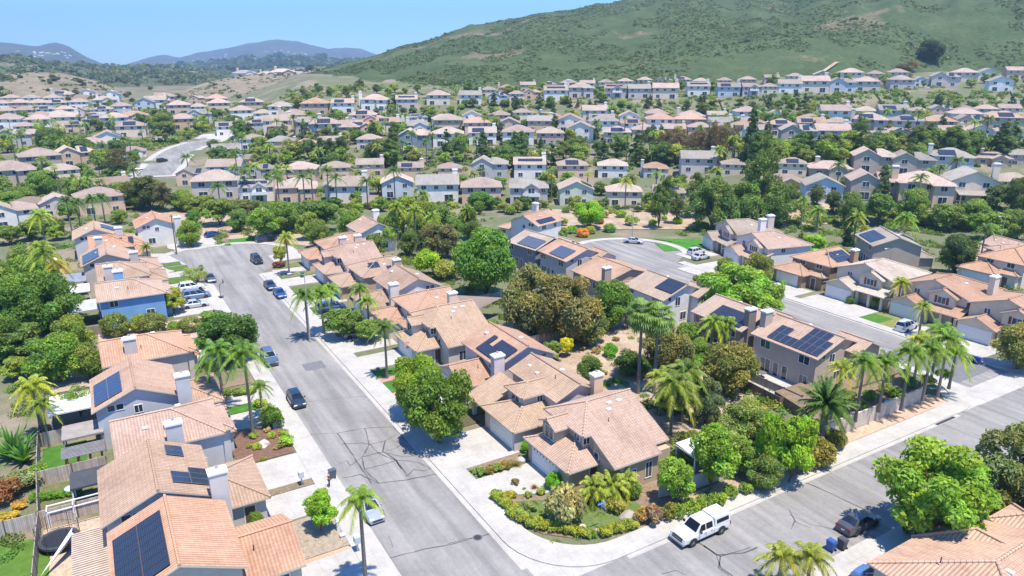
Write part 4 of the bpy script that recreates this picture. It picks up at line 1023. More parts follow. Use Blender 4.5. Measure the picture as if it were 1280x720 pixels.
def table(label,loc,top=(.7,.7,.7),umb=None,n=4,rz=0.3,name='patio_table'):
    r=empty(name,loc,rz,label,'garden table'); m=MB()
    m.prism([(math.cos(t)*.65,math.sin(t)*.65) for t in [2*math.pi*k/14 for k in range(14)]],.70,.74,M['object_paint']); m.build('tabletop',r,top)
    m=MB(); m.tube((0,0,0),(0,0,.7),.05,.05,M['dark_metal'],6); m.tube((0,0,0),(0,0,.04),.28,.28,M['dark_metal'],10); m.build('pedestal',r)
    if umb:
        m=MB(); m.tube((0,0,.74),(0,0,2.5),.025,.025,M['grey_metal'],6); o=m.build('parasol_pole',r)
        m=MB(); R_=1.5
        for k in range(8):
            t0=2*math.pi*k/8; t1=t0+math.pi/4
            m.poly([(math.cos(t0)*R_,math.sin(t0)*R_,2.05),(math.cos(t1)*R_,math.sin(t1)*R_,2.05),(0,0,2.6)],M['object_paint']); m.poly([(math.cos(t0)*R_,math.sin(t0)*R_,1.9),(math.cos(t1)*R_,math.sin(t1)*R_,1.9),(math.cos(t1)*R_,math.sin(t1)*R_,2.05),(math.cos(t0)*R_,math.sin(t0)*R_,2.05)],M['object_paint'])
        m.build('parasol_canopy',r,umb)
def chair(label,loc,rz,color,group):
    r=empty('garden_chair',loc,rz,label,'chair',group); m=MB(); m.box(-.24,.24,-.24,.24,.40,.44,M['object_paint']); m.build('seat',r,color)
    m=MB(); m.box(-.24,.24,.22,.26,.44,.9,M['object_paint']); m.build('backrest',r,color)
    for x in (-.2,.2):
        for y in (-.2,.2): m=MB(); m.box(x-.02,x+.02,y-.02,y+.02,0,.4,M['object_paint']); m.build('leg',r,color)
table('white round table on the patio deck of the corner house',W(75.3,53.8,.6))
for k in range(5):
    t=k*1.256; chair('white garden chair drawn up to the round table on the corner house deck',W(75.3,53.8,.6)+Vector((math.cos(t)*1.0,math.sin(t)*1.0,0)),t-math.pi/2,(.70,.70,.70),'white chairs round the deck table')
table('small dark table by the sliding doors on the corner house deck',W(75.6,60.2,.6),(.14,.12,.1))
table('table under a cream parasol left of the pale gabled solar house',W(-9.5,176,0),(.5,.4,.3),(.62,.52,.40))
table('table under a pink flower-coloured parasol in the white house garden',W(74.6,78.6,0),(.6,.5,.5),(.55,.10,.25))
table('pale blue play table on the lawn of the vegetable yard',W(-6.6,77.2,0),(.45,.62,.66))
# ------------------------------------------------------------------ foliage meshes
def mesh_np(name, verts, faces4, var, mat, smooth=False, extra=None):
    me=bpy.data.meshes.new(name); nv=len(verts); nf=len(faces4)
    me.vertices.add(nv); me.vertices.foreach_set('co',verts.astype(np.float32).ravel())
    me.loops.add(nf*4); me.loops.foreach_set('vertex_index',faces4.astype(np.int32).ravel())
    me.polygons.add(nf); me.polygons.foreach_set('loop_start',np.arange(0,nf*4,4,dtype=np.int32)); me.polygons.foreach_set('loop_total',np.full(nf,4,dtype=np.int32))
    me.update(calc_edges=True)
    at_=me.color_attributes.new('var','FLOAT_COLOR','CORNER')
    c=np.repeat(var,4,axis=0); c=np.concatenate([c,np.ones((len(c),1))],1); at_.data.foreach_set('color',c.astype(np.float32).ravel())
    me.materials.append(mat)
    if smooth: me.polygons.foreach_set('use_smooth',[True]*nf)
    return me
def leaf_quads(P_,Nn,size,rng,aspect=.62):
    n=len(P_); r=rng.normal(size=(n,3)); U=np.cross(Nn,r); U/=np.linalg.norm(U,axis=1,keepdims=True)+1e-9; V=np.cross(Nn,U)
    s=size.reshape(-1,1)
    v=np.empty((n,4,3)); b=Nn*s*.18
    v[:,0]=P_-U*s; v[:,1]=P_-V*s*aspect+b; v[:,2]=P_+U*s; v[:,3]=P_+V*s*aspect+b
    return v.reshape(-1,3), np.arange(n*4).reshape(n,4)
def crown_mesh(name,seed,R_=1.0,H_r=.8,clumps=34,leaves=9000,leaf=.055,fill=.35,tint=.18,shape='round',droop=0.0,hollow=.0,base=.35,clr=.34):
    """crown of unit radius, clumps of leaf quads; z from 0 (crown bottom) to 2*H_r"""
    rng=np.random.default_rng(seed); cs=[]; rr=[]
    k=0
    while len(cs)<clumps and k<5000:
        k+=1; d=rng.normal(size=3); d/=np.linalg.norm(d); rad_=rng.uniform(fill,1)**.5
        if shape=='round':
            p=d*rad_*np.array([1,1,H_r])*(1-clr*.7)
            if p[2]<-base*H_r: continue
        elif shape=='cone':
            z=rng.uniform(0,1); q=(1-z)**.8*.85+.08; t=rng.uniform(0,2*np.pi); r_=q*rng.uniform(.45,1); p=np.array([r_*np.cos(t),r_*np.sin(t),(z*2-1)*H_r])
        elif shape=='column':
            z=rng.uniform(0,1); q=.8*np.sin(np.pi*min(1,.12+z*.9))**.5; t=rng.uniform(0,2*np.pi); r_=q*rng.uniform(.3,.9); p=np.array([r_*np.cos(t),r_*np.sin(t),(z*2-1)*H_r])
        elif shape=='flat':
            p=d*rad_*np.array([1,1,H_r*.6])*(1-clr*.6); 
        cs.append(p); rr.append(clr*rng.uniform(.65,1.15)*(1.0 if shape not in('cone','column') else (1.15-(p[2]/H_r+1)*.38)))
    cs=np.array(cs); rr=np.array(rr); w=rr**2; w/=w.sum()
    idx=rng.choice(len(cs),leaves,p=w)
    d=rng.normal(size=(leaves,3)); d/=np.linalg.norm(d,axis=1,keepdims=True)
    d[:,2]=np.where((d[:,2]<-.2)&(rng.random(leaves)<.6),-d[:,2],d[:,2])
    shell=rng.uniform(.45,1.08,leaves)**.6
    P_=cs[idx]+d*(rr[idx]*shell)[:,None]*np.array([1,1,.78])
    if droop: 
        rad2=np.hypot(P_[:,0],P_[:,1]); P_[:,2]-=droop*rad2**2*rng.uniform(.4,1.4,leaves)
    Nn=d*.7+rng.normal(size=(leaves,3))*.55+np.array([0,0,.35]); Nn/=np.linalg.norm(Nn,axis=1,keepdims=True)
    size=leaf*rng.uniform(.6,1.3,leaves)
    v,f=leaf_quads(P_,Nn,size,rng,.6 if not droop else .35)
    cl=rng.uniform(1-tint,1+tint,len(cs)); yl=rng.uniform(-.12,.16,len(cs))
    g=cl[idx]*rng.uniform(.82,1.18,leaves); y=yl[idx]+rng.normal(size=leaves)*.05
    var=np.stack([g*(1+y),g,g*(1-y*.6)],1)
    v[:,2]+=H_r
    me=mesh_np(name,v,f,var,M['leaf']); return me,cs+np.array([0,0,H_r])
def trunk_mesh(name,h,r,targets,bark='bark',multi=1,lean=.05,seed=1):
    """trunk to height h, limbs to targets (crown clump centres)"""
    random.seed(seed); m=MB()
    for s_ in range(multi):
        t=2*math.pi*s_/multi; b=Vector((math.cos(t)*.25,math.sin(t)*.25,0)) if multi>1 else Vector((0,0,0))
        top=Vector((random.uniform(-lean,lean)*h+(math.cos(t)*.6 if multi>1 else 0),random.uniform(-lean,lean)*h+(math.sin(t)*.6 if multi>1 else 0),h))
        pts=[b-Vector((0,0,.15)),b.lerp(top,.4)+Vector((random.uniform(-.08,.08),random.uniform(-.08,.08),0)),top]
        m.path(pts,[r*1.25,r*.95,r*.75],M[bark],8)
        for k,q in enumerate(targets):
            if k%multi!=s_: continue
            q=Vector(q); mid=top.lerp(q,.5)+Vector((random.uniform(-.15,.15),random.uniform(-.15,.15),.12)); m.path([top-Vector((0,0,.1)),mid,q],[r*.6,r*.35,r*.12],M[bark],5)
    return m.mesh(name)
PROTO={}
def proto(kind,fn):
    if kind not in PROTO: PROTO[kind]=fn()
    return PROTO[kind]
SPEC={ # crown args, crown-radius metres, crown centre-height factor, leaf colour, trunk height share, trunk radius, multi
 'ficus':   (dict(seed=3,H_r=.80,clumps=60,leaves=16000,leaf=.042,fill=.45,clr=.30,tint=.22,base=.95),.07),
 'maple':   (dict(seed=5,H_r=.86,clumps=75,leaves=13000,leaf=.048,fill=.25,clr=.25,tint=.25,base=.7),.14),
 'loose':   (dict(seed=8,H_r=.95,clumps=38,leaves=7500,leaf=.060,fill=.2,clr=.30,tint=.25,base=.8),.12),
 'oak':     (dict(seed=12,H_r=.75,clumps=46,leaves=11000,leaf=.045,fill=.35,clr=.32,tint=.2,base=.95),.07),
 'feather': (dict(seed=15,H_r=.80,clumps=46,leaves=15000,leaf=.060,fill=.4,clr=.30,tint=.25,droop=.25,base=.95),.05),
 'pepper':  (dict(seed=17,H_r=.95,clumps=40,leaves=12000,leaf=.060,fill=.25,clr=.27,tint=.25,droop=.35,base=.9),.08),
 'bush':    (dict(seed=21,H_r=.62,clumps=26,leaves=3800,leaf=.075,fill=.5,clr=.38,tint=.2,base=.2),.0),
 'clipped': (dict(seed=23,H_r=.78,clumps=60,leaves=4200,leaf=.07,fill=.9,clr=.30,tint=.12,base=.6),.0),
 'flower':  (dict(seed=25,H_r=.55,clumps=22,leaves=2200,leaf=.09,fill=.4,clr=.36,tint=.45,base=.2),.0),
 'conifer': (dict(seed=31,H_r=1.75,clumps=80,leaves=8500,leaf=.075,shape='cone',clr=.30,tint=.2,droop=.12),.08),
 'cypress': (dict(seed=33,H_r=4.2,clumps=60,leaves=5000,leaf=.13,shape='column',clr=.62,tint=.12),.04),
 'gum':     (dict(seed=35,H_r=1.55,clumps=44,leaves=8000,leaf=.065,fill=.2,clr=.30,tint=.25,droop=.2,base=.95),.07),
 'sparse':  (dict(seed=37,H_r=1.25,clumps=46,leaves=3600,leaf=.06,fill=.15,clr=.26,tint=.3,droop=.1,base=.95),.1),
 'midtree': (dict(seed=41,H_r=.85,clumps=30,leaves=2600,leaf=.085,fill=.35,clr=.36,tint=.25,base=.9),.06),
 'midtree2':(dict(seed=43,H_r=1.1,clumps=26,leaves=2200,leaf=.09,fill=.25,clr=.36,tint=.28,base=.95),.07),
 'midpine': (dict(seed=45,H_r=1.8,clumps=40,leaves=2400,leaf=.11,shape='cone',clr=.34,tint=.2),.08),
 'midbush': (dict(seed=47,H_r=.6,clumps=16,leaves=1100,leaf=.12,fill=.5,clr=.42,tint=.22,base=.2),.0),
}
def make_tree_proto(kind,variant=0):
    a,tr=SPEC[kind]; a=dict(a); a['seed']+=variant*100
    me,cs=crown_mesh('crown',**a); H2=a['H_r']*2; lift=tr*H2/(1-tr) if tr else 0     # unit: crown radius 1
    tot=H2+lift; tk=None
    if tr:
        rs=np.random.default_rng(2); pick=[tuple(c+np.array([0,0,lift])) for c in cs[rs.permutation(len(cs))[:9]]]
        tk=trunk_mesh('trunk',max(.15,lift*.95),.055 if kind not in('maple','loose') else .045,pick,seed=a['seed'])
        for v in tk.vertices: pass
    return me,tk,lift,tot
def soft(c):
    return (1.08*c[0]**.84*.80,c[1]**.84*.80,c[2]**.9*.80)
def tree(kind,loc,h,rad_,color,label,cat='tree',group=None,name=None,bark=None,variant=0):
    color=soft(color)
    me,tk,lift,tot=proto((kind,variant),lambda: make_tree_proto(kind,variant))
    sz=h/tot; sx=rad_ if rad_ else sz
    n=name or {'bush':'bush','clipped':'clipped_shrub','flower':'flowering_shrub','midbush':'bush','conifer':'conifer','midpine':'conifer','cypress':'cypress_tree','ficus':'round_shade_tree','maple':'maple_tree','loose':'leafy_tree','oak':'broadleaf_tree','feather':'feathery_tree','pepper':'weeping_tree','gum':'eucalyptus_tree','sparse':'sparse_tree','midtree':'garden_tree','midtree2':'tall_tree'}.get(kind,'tree')
    if tk is None:
        n=n
        o=add(n,me,None,color,loc,(0,0,random.uniform(0,6.28)),(sx,sx*random.uniform(.92,1.08),sz)); o.location.z-=.04*h
        return tag(o,label,cat,group)
    r=empty(n,loc,random.uniform(0,6.28),label,cat,group,(sx,sx*random.uniform(.94,1.06),sz))
    add('crown',me,r,color,(0,0,lift)); add('trunk',tk,r); return r
# ---- palms
def frond(rng,L_,rise,droop,width,nl,up0,vee=.25,thin=.05):
    """leaflet quads of one feather frond in the x-z plane starting at the origin"""
    vs=[]; t=np.linspace(0,1,nl)
    x=L_*(t*math.cos(up0)*.96+.04*t); z=L_*(t*math.sin(up0)-droop*t**2.1)
    for i in range(nl-1):
        w=width*math.sin(math.pi*min(1,.10+.88*t[i]))**.6*rng.uniform(.8,1.1)
        dx,dz=x[i+1]-x[i],z[i+1]-z[i]
        vs.append([(x[i],-thin*.4,z[i]),(x[i+1],-thin*.4,z[i+1]),(x[i+1],thin*.4,z[i+1]+.01),(x[i],thin*.4,z[i]+.01)])
        for s in (-1,1):
            j=rng.uniform(-.12,.12); tip=(x[i]+dx*2.2+w*.35,s*w*.92,z[i]+dz*2-w*(vee+rng.uniform(0,.75)))
            bw=thin*1.3
            vs.append([(x[i]-bw,0,z[i]),(x[i]+bw,0,z[i]+bw*dz/max(.01,abs(dx))),(tip[0]+bw*.3,tip[1],tip[2]),(tip[0]-bw*.5,tip[1],tip[2]-.02)])
    return np.array(vs)
def rotz(a): c,s=math.cos(a),math.sin(a); return np.array([[c,-s,0],[s,c,0],[0,0,1]])
def palm_crown(name,seed,n,L_,up=(1.15,-.25),droop=(.35,.75),width=.55,nl=26,thin=.05,tint=.2,yellow=.25):
    rng=np.random.default_rng(seed); allv=[]; var=[]
    for k in range(n):
        t=k/n; u0=up[0]+(up[1]-up[0])*t; dr=droop[0]+(droop[1]-droop[0])*t+rng.uniform(-.06,.06)
        f=frond(rng,L_*rng.uniform(.85,1.08),0,dr,width,nl,u0,thin=thin)
        a=k*2.399+rng.uniform(-.2,.2); f=f@rotz(a).T; allv.append(f)
        g=rng.uniform(1-tint,1+tint); y=yellow*t*rng.uniform(0,1.6)
        v_=np.stack([g*(1+y*1.5)*np.ones(len(f)),g*(1+y*.5)*np.ones(len(f)),g*(1-y*.5)*np.ones(len(f))],1)*rng.uniform(.6,1.35,(len(f),1)); var.append(v_)
    v=np.concatenate(allv); n_=len(v); return mesh_np(name,v.reshape(-1,3),np.arange(n_*4).reshape(n_,4),np.concatenate(var),M['leaf'])
def fan_crown(name,seed,n,L_,tint=.2,blades=16,down=-.5):
    rng=np.random.default_rng(seed); allv=[]; var=[]
    for k in range(n):
        t=k/n; el=1.35+(down-1.35)*t; a=k*2.399+rng.uniform(-.2,.2); pl=L_*rng.uniform(.45,.6)
        d=np.array([math.cos(el),0,math.sin(el)]); s=np.array([0,1,0]); nn=np.cross(d,s); hub=d*pl; vs=[]
        vs.append([(-.0,-.02,0),hub+s*-.02,hub+s*.02,(0,.02,0)])
        for b in range(blades):
            f=(b/(blades-1)-.5)*3.4; e_=d*.85-nn*.5; e_=e_/np.linalg.norm(e_); dd=e_*math.cos(f)+s*math.sin(f); pp=-e_*math.sin(f)+s*math.cos(f); ln=L_*.55*rng.uniform(.8,1.05)
            tip=hub+dd*ln; tip=tip+np.array([0,0,-ln*.22]); w=L_*.045
            mid=hub+dd*ln*.6; vs.append([hub-pp*w*.3,mid-pp*w,tip,mid+pp*w])
        f_=np.array([[np.asarray(q,float) for q in v] for v in vs])@rotz(a).T; allv.append(f_)
        g=rng.uniform(1-tint,1+tint); var.append(np.stack([g*(1+.2*t)*np.ones(len(f_)),g*np.ones(len(f_)),g*.95*np.ones(len(f_))],1)*rng.uniform(.85,1.15,(len(f_),1)))
    v=np.concatenate(allv); n_=len(v); return mesh_np(name,v.reshape(-1,3),np.arange(n_*4).reshape(n_,4),np.concatenate(var),M['leaf'])
def blade_crown(name,seed,n,L_,w=.05,el=(1.3,.2),curve=.3,tint=.25):
    rng=np.random.default_rng(seed); allv=[]; var=[]
    for k in range(n):
        e=rng.uniform(el[1],el[0]); a=rng.uniform(0,6.28); ln=L_*rng.uniform(.6,1.1); vs=[]; prev=np.zeros(3); seg=3
        for j in range(seg):
            t=(j+1)/seg; p=np.array([math.cos(e)*ln*t,0,math.sin(e)*ln*t-curve*ln*t*t]); w0=w*(1.05-j/seg); w1=w*(1.0-(j+1)/seg)+.004
            vs.append([prev+[0,-w0,0],p+[0,-w1,0],p+[0,w1,0],prev+[0,w0,0]]); prev=p
        f_=np.array(vs)@rotz(a).T; allv.append(f_); g=rng.uniform(1-tint,1+tint); var.append(np.full((len(f_),3),g))
    v=np.concatenate(allv); n_=len(v); return mesh_np(name,v.reshape(-1,3),np.arange(n_*4).reshape(n_,4),np.concatenate(var),M['leaf'])
def palm_trunk(name,h,r0,r1,lean=0,seed=0,bark='palm_bark'):
    random.seed(seed); m=MB(); n=8; pts=[]; rs=[]
    for k in range(n+1):
        t=k/n; pts.append(Vector((lean*t*t,0,h*t-.1*(k==0)))); rs.append((r0*(1-t)+r1*t)*(1.25 if k==0 else 1))
    m.path(pts,rs,M[bark],9); return m.mesh(name),pts[-1]
def crownshaft(): 
    m=MB(); m.tube((0,0,-.9),(0,0,.1),.13,.07,M['leaf'],8); return m
def palm(kind,loc,h,color,label,size=1.0,group=None,lean=0,skirt=False,cat='palm tree',rz=None):
    """h: height of the crown centre"""
    if kind=='queen': me=proto(('queen',int(loc.x*3)%3),lambda: palm_crown('crown',50+int(loc.x*3)%3,23,2.75,up=(1.3,-.35),droop=(.5,1.0),width=.52,nl=34,thin=.032)); r0,r1=.19,.13
    elif kind=='date': me=proto('date',lambda: palm_crown('crown',60,58,3.4,up=(1.4,-.65),droop=(.20,.35),width=.42,nl=34,thin=.045,yellow=.12)); r0,r1=.38,.36
    elif kind=='fan': me=proto('fan',lambda: fan_crown('crown',70,30,1.8,down=-1.0,blades=14)); r0,r1=.24,.17
    elif kind=='pygmy': me=proto('pygmy',lambda: palm_crown('crown',65,30,1.7,up=(1.3,-.3),droop=(.35,.7),width=.34,nl=24,thin=.03,yellow=.15)); r0,r1=.12,.10
    elif kind=='midpalm': me=proto('midpalm',lambda: palm_crown('crown',66,14,2.7,up=(1.2,-.2),droop=(.4,.85),width=.6,nl=12,thin=.09)); r0,r1=.2,.15
    elif kind=='midfan': me=proto('midfan',lambda: fan_crown('crown',71,20,1.6,blades=8)); r0,r1=.22,.17
    n='fan_palm' if 'fan' in kind else 'palm_tree'
    r=empty(n,loc,random.uniform(0,6.28) if rz is None else rz,label,cat,group)
    tm,top=proto(('t',kind,round(h),round(lean,1)),lambda: palm_trunk('trunk',round(h),r0,r1,lean,int(h)))
    s=h/round(h) if round(h)>0 else 1
    add('trunk',tm,r,None,None,None,(1,1,s)); add('crown',me,r,color,(top.x,top.y,top.z*s),None,(size,size,size))
    if skirt:
        sk=proto('skirt',lambda: blade_crown('dead_frond_skirt',80,160,1.9,.07,(-.9,-1.5),.1)); add('dead_frond_skirt',sk,r,(.24,.14,.065),(top.x,top.y,top.z*s-.1))
    return r
def spiky(kind,loc,size,color,label,cat='plant',group=None):
    if kind=='agave': me=proto('agave',lambda: blade_crown('agave',90,60,1.0,.07,(1.3,.15),.15)); n='agave'
    elif kind=='flax': me=proto('flax',lambda: blade_crown('flax_plant',91,130,1.2,.028,(1.5,.5),.35)); n='flax_plant'
    elif kind=='grassy': me=proto('grassy',lambda: blade_crown('leafy_clump',92,170,.9,.035,(1.45,.2),.5)); n='leafy_clump'
    elif kind=='paddle': me=proto('paddle',lambda: blade_crown('paddle_leaf_plant',93,46,3.6,.26,(1.5,.65),.22)); n='paddle_leaf_plant'
    o=add(n,me,None,color,loc,(0,0,random.uniform(0,6.28)),(size,)*3); return tag(o,label,cat,group)
def rock(loc,s,label,group=None,color=(.34,.30,.26)):
    rng=random.Random(int(loc.x*100)); bm=bmesh.new(); bmesh.ops.create_icosphere(bm,subdivisions=2,radius=1)
    from mathutils import noise as mn
    for v in bm.verts: v.co*= (1+.35*mn.noise(v.co*1.3+Vector((rng.random()*9,0,0)))); v.co.z*=.65
    me=bpy.data.meshes.new('boulder'); bm.to_mesh(me); bm.free(); me.materials.append(M['object_rough'])
    return tag(add('boulder',me,None,color,loc+Vector((0,0,.2*s)),(0,0,rng.random()*6),(s,s,s)),label,'boulder',group)
# ------------------------------------------------------------------ near and middle trees at their measured places
def hgt(loc,top_py):
    """height at which a vertical line over loc reaches the picture row top_py"""
    lo,hi=0.0,60.0
    for _ in range(30):
        m=(lo+hi)/2
        if proj(loc+Vector((0,0,m)))[1]>top_py: lo=m
        else: hi=m
    return lo
def T(kind,px,base,top,w,color,label,z=0,**k):
    loc=at(px,base,z); s=FPX/depth_of(loc); 
    return tree(kind,loc,hgt(loc,top),w/2/s,color,label,**k)
def Pm(kind,px,base,crown,color,label,size=1.0,z=0,**k):
    loc=at(px,base,z); return palm(kind,loc,hgt(loc,crown),color,label,size,**k)
DG=(.030,.072,.016); MG=(.052,.105,.020); BG=(.085,.15,.022); YG=(.16,.20,.028); OL=(.085,.095,.038); BRG=(.155,.125,.062); BLG=(.062,.082,.062); PG=(.058,.115,.028); PY=(.16,.17,.045); GY=(.10,.115,.07)
T('ficus',524,522,441,66,(.085,.14,.018),'light green dense tree touching a darker round tree beside the main street')
T('ficus',550,554,456,98,(.050,.090,.017),'large round dark green tree overhanging the pavement of the main street')
T('loose',402,664,612,44,(.10,.19,.02),'small bright green tree in the front yard by the person on the pavement')
Pm('queen',458,738,622,(.095,.14,.03),'single tall palm leaning over the silver parked car',.74,rz=.6)
Pm('queen',484,473,408,(.06,.10,.03),'slim palm with a star-shaped crown on the small front lawn',.82)
T('maple',1160,680,556,140,(.092,.16,.026),'big bright green maple-like tree beside the dark grey sedan')
T('pepper',1262,640,523,118,(.085,.112,.065),'feathery dark grey-green tree at the right picture edge')
T('bush',1242,652,612,50,OL,'low olive bush at the foot of the feathery tree'); T('clipped',1137,668,640,22,DG,'dark round shrub under the left side of the maple-like tree',cat='shrub')
T('clipped',1198,690,650,30,DG,'dark round shrub right of the trunk of the maple-like tree',cat='shrub'); T('clipped',1221,690,668,16,(.10,.13,.06),'small greyish clipped shrub by the taupe house wall',cat='shrub')
Pm('queen',972,738,694,(.13,.14,.035),'yellowish palm at the bottom edge, left of a pair',.8); Pm('queen',1007,742,694,(.13,.14,.035),'yellowish palm at the bottom edge, right of a pair',.8)
T('loose',888,612,528,66,BG,'bright green tree over the garden wall behind the white pickup'); T('loose',842,632,570,50,(.11,.18,.03),'bright light-green tree at the rear corner of the corner house')
T('loose',958,600,508,44,(.095,.17,.018),'slender bright green tree, left one of two above the pavement bend'); T('loose',988,604,513,58,(.10,.175,.018),'broad bright green tree beside the date palm')
T('loose',925,596,545,46,(.09,.145,.035),'shorter mid-green tree between two brighter trees above the side-street pavement'); T('oak',955,612,570,50,(.07,.11,.04),'low dark tree mass against the side-street garden wall')
T('bush',1017,580,548,50,(.105,.10,.035),'brownish green hedge bush at the left end of the slump block wall'); T('bush',990,590,560,40,(.07,.10,.03),'green bush left of the brownish hedge bush'); T('bush',1043,560,538,28,(.08,.09,.03),'small brownish bush against the slump block wall')
T('feather',664,420,330,86,(.082,.088,.052),'left one of two large brown-green feathery trees behind the solar house'); T('feather',708,428,342,92,(.090,.086,.050),'right one of two large brown-green feathery trees behind the solar house')
T('ficus',606,372,281,84,(.05,.11,.022),'large bright green round tree between the two rows of houses'); T('oak',763,412,352,58,(.045,.10,.02),'mid-green dense tree right of the brown feathery trees')
T('oak',735,432,388,56,(.06,.085,.035),'dark olive low tree in front of the brown feathery trees'); T('bush',703,420,396,24,(.10,.13,.06),'grey-green rounded bush under the brown feathery trees')
Pm('fan',797,492,392,(.075,.12,.04),'tall fan palm on the left of the pair behind the corner house',1.45); Pm('fan',817,492,397,(.08,.125,.042),'tall fan palm on the right of the pair behind the corner house',1.45)
T('feather',832,466,402,64,(.08,.085,.045),'brown-green feathery tree right of the two fan palms'); T('oak',788,470,440,52,(.025,.055,.015),'very dark green shrub mass behind the two fan palm trunks')
T('oak',908,492,430,78,(.085,.09,.035),'broad olive tree left of the corner house patio deck'); T('pepper',882,530,468,44,BLG,'blue-grey bushy tree below the broad olive tree')
T('oak',930,548,502,66,(.095,.135,.05),'light green shrubby tree under the patio deck'); T('feather',850,462,420,36,(.08,.10,.045),'small olive tree right of the brown-green feathery tree')
T('oak',872,455,425,44,(.06,.11,.03),'green garden tree before the white solar house wall')
T('oak',738,478,446,34,(.055,.10,.03),'green bush tree on the dry bank behind the second house')
T('loose',690,452,424,26,(.09,.13,.04),'pale shrub tree at the foot of the brown feathery trees')
T('loose',858,440,400,40,(.07,.12,.03),'leafy green tree between the white house and the palms')
T('loose',882,378,338,42,(.075,.13,.03),'green tree covering the second street behind the white solar house')
T('loose',958,398,352,48,(.08,.14,.03),'green tree between the dark solar-roofed house and the second street')
T('oak',905,352,322,30,(.07,.11,.03),'low round tree at the turning circle kerb')
T('bush',905,560,532,40,(.11,.15,.07),'pale green bush left of the shrubby tree')
Pm('queen',838,545,478,(.11,.14,.04),'yellow-green palm cluster crown right of the corner house roof',1.15); Pm('queen',852,528,462,(.09,.13,.04),'taller yellow-green palm behind the corner house roof end',1.1); Pm('queen',824,520,470,(.13,.15,.035),'yellowish low palm beside the two fan palm trunks',.9)
T('loose',842,520,478,54,(.17,.20,.05),'yellow-green bushy tree behind the corner house')
Pm('queen',888,446,402,(.13,.18,.04),'yellow-green palm left of the dark solar-roofed house',.95); Pm('queen',906,446,404,(.12,.17,.04),'green palm right beside a yellow-green palm near the dark solar-roofed house',.95)
T('maple',915,404,330,92,(.085,.165,.03),'bright green tree behind the dark solar-roofed house'); T('oak',946,358,318,44,(.08,.10,.03),'olive round tree by the turning circle driveway'); Pm('queen',930,412,372,(.13,.17,.05),'pale palm mixed into the bright tree behind the dark solar-roofed house',.9); Pm('queen',892,372,345,(.20,.20,.06),'pale yellowish small palm at the second street kerb',.7)
Pm('date',1027,548,503,(.050,.085,.028),'broad date palm with arching fronds left of the slump block wall',1.05,z=1.0)
for i,(px,b,c,nm) in enumerate([(1069,526,452,'first'),(1098,514,452,'second'),(1126,512,440,'third'),(1153,500,436,'fourth'),(1172,494,422,'fifth'),(1186,485,440,'sixth')]):
    Pm('queen',px,b,c,(.085,.135,.03),nm+' queen palm from the left in the row above the slump block wall',.98,z=1.4,group='queen palms above the slump block wall')
Pm('queen',1163,478,412,(.07,.12,.03),'tall queen palm behind the middle of the wall palms',1.0,z=1.0); Pm('queen',1140,488,425,(.15,.17,.04),'yellowish queen palm behind the wall palms, beside the deck house',.9,z=1.0); Pm('queen',1046,500,458,(.15,.17,.04),'yellow-tinged palm between the date palm and the corner house wall',.8,z=1)
T('oak',1270,462,405,66,(.095,.105,.045),'olive tree in front of the cream-garaged house at the right edge'); 
T('ficus',290,452,388,82,(.030,.068,.018),'dark green round tree beside the parked grey SUV on the left kerb'); 
Pm('queen',281,515,436,(.065,.12,.035),'left palm of the two standing before the dark round tree',1.0); Pm('queen',317,546,440,(.07,.125,.03),'tall grey-trunked palm nearest the parked black hatchback',1.05); Pm('queen',266,505,455,(.07,.12,.04),'shorter palm behind the left palm by the driveway',.8); Pm('queen',329,522,482,(.08,.12,.035),'small palm on the planted strip beside the kerb',.62)
T('bush',342,535,510,26,MG,'leafy green shrub at the foot of the kerb palms'); Pm('pygmy',337,528,514,(.11,.15,.04),'low feathery palm clump by the green utility box',.9)
for px,b,t,w,c,l in [(146,420,390,34,(.075,.10,.035),'leftmost'),(176,414,392,24,(.13,.16,.04),'second from the left, yellowish'),(193,416,390,34,(.08,.10,.035),'third from the left'),(219,416,402,18,(.10,.16,.03),'small bright one'),(239,414,395,28,(.10,.12,.055),'greyish, right-hand end')]:
    T('clipped' if w>20 else 'bush',px,b,t,w,c,'clipped round shrub in the row below the blue house, '+l,cat='shrub',group='row of shrubs below the blue house')
T('oak',92,444,396,54,(.085,.125,.03),'yellow-green round tree in the gap left of the clipped shrubs'); T('oak',76,478,420,76,(.06,.125,.022),'bright green bushy tree against the dark fence'); T('oak',112,474,430,46,(.075,.11,.03),'bushy tree with pinkish twigs left of the orange roof corner'); T('loose',30,448,404,60,(.055,.09,.03),'dark tree mass at the left edge above the grey car roofs',); T('loose',24,474,444,40,(.10,.14,.03),'yellow-green bush at the left edge'); T('oak',98,440,412,50,(.06,.10,.03),'green shrub tree behind the bright bushy tree')
for i,(px,b,t,w,c) in enumerate([(22,425,350,80,(.045,.095,.022)),(60,415,340,80,(.05,.105,.025)),(45,380,322,74,(.06,.12,.025)),(8,385,330,60,(.07,.12,.03)),(80,400,352,56,(.055,.11,.035)),(10,450,398,56,(.04,.08,.02)),(30,345,312,40,(.06,.10,.03))]):
    T('oak',px,b,t,w,c,'tree number %s from the back in the big green thicket at the left edge'%(['six','four','two','three','five','seven','one'][i]),group='thicket at the left edge')
Pm('queen',70,395,318,(.10,.14,.035),'palm with orange dead fronds above the left thicket',1.2); Pm('queen',62,360,308,(.12,.15,.035),'yellow-green palm behind the dead-fronded palm',1.1); Pm('queen',80,378,330,(.17,.14,.04),'palm with yellowing fronds left of the white patio roofs',1.0)
Pm('queen',54,548,482,(.15,.17,.03),'yellow-green coconut-like palm in the small lawn yard',.95); Pm('queen',62,556,505,(.10,.14,.03),'shorter palm at the foot of the coconut-like palm',.7)
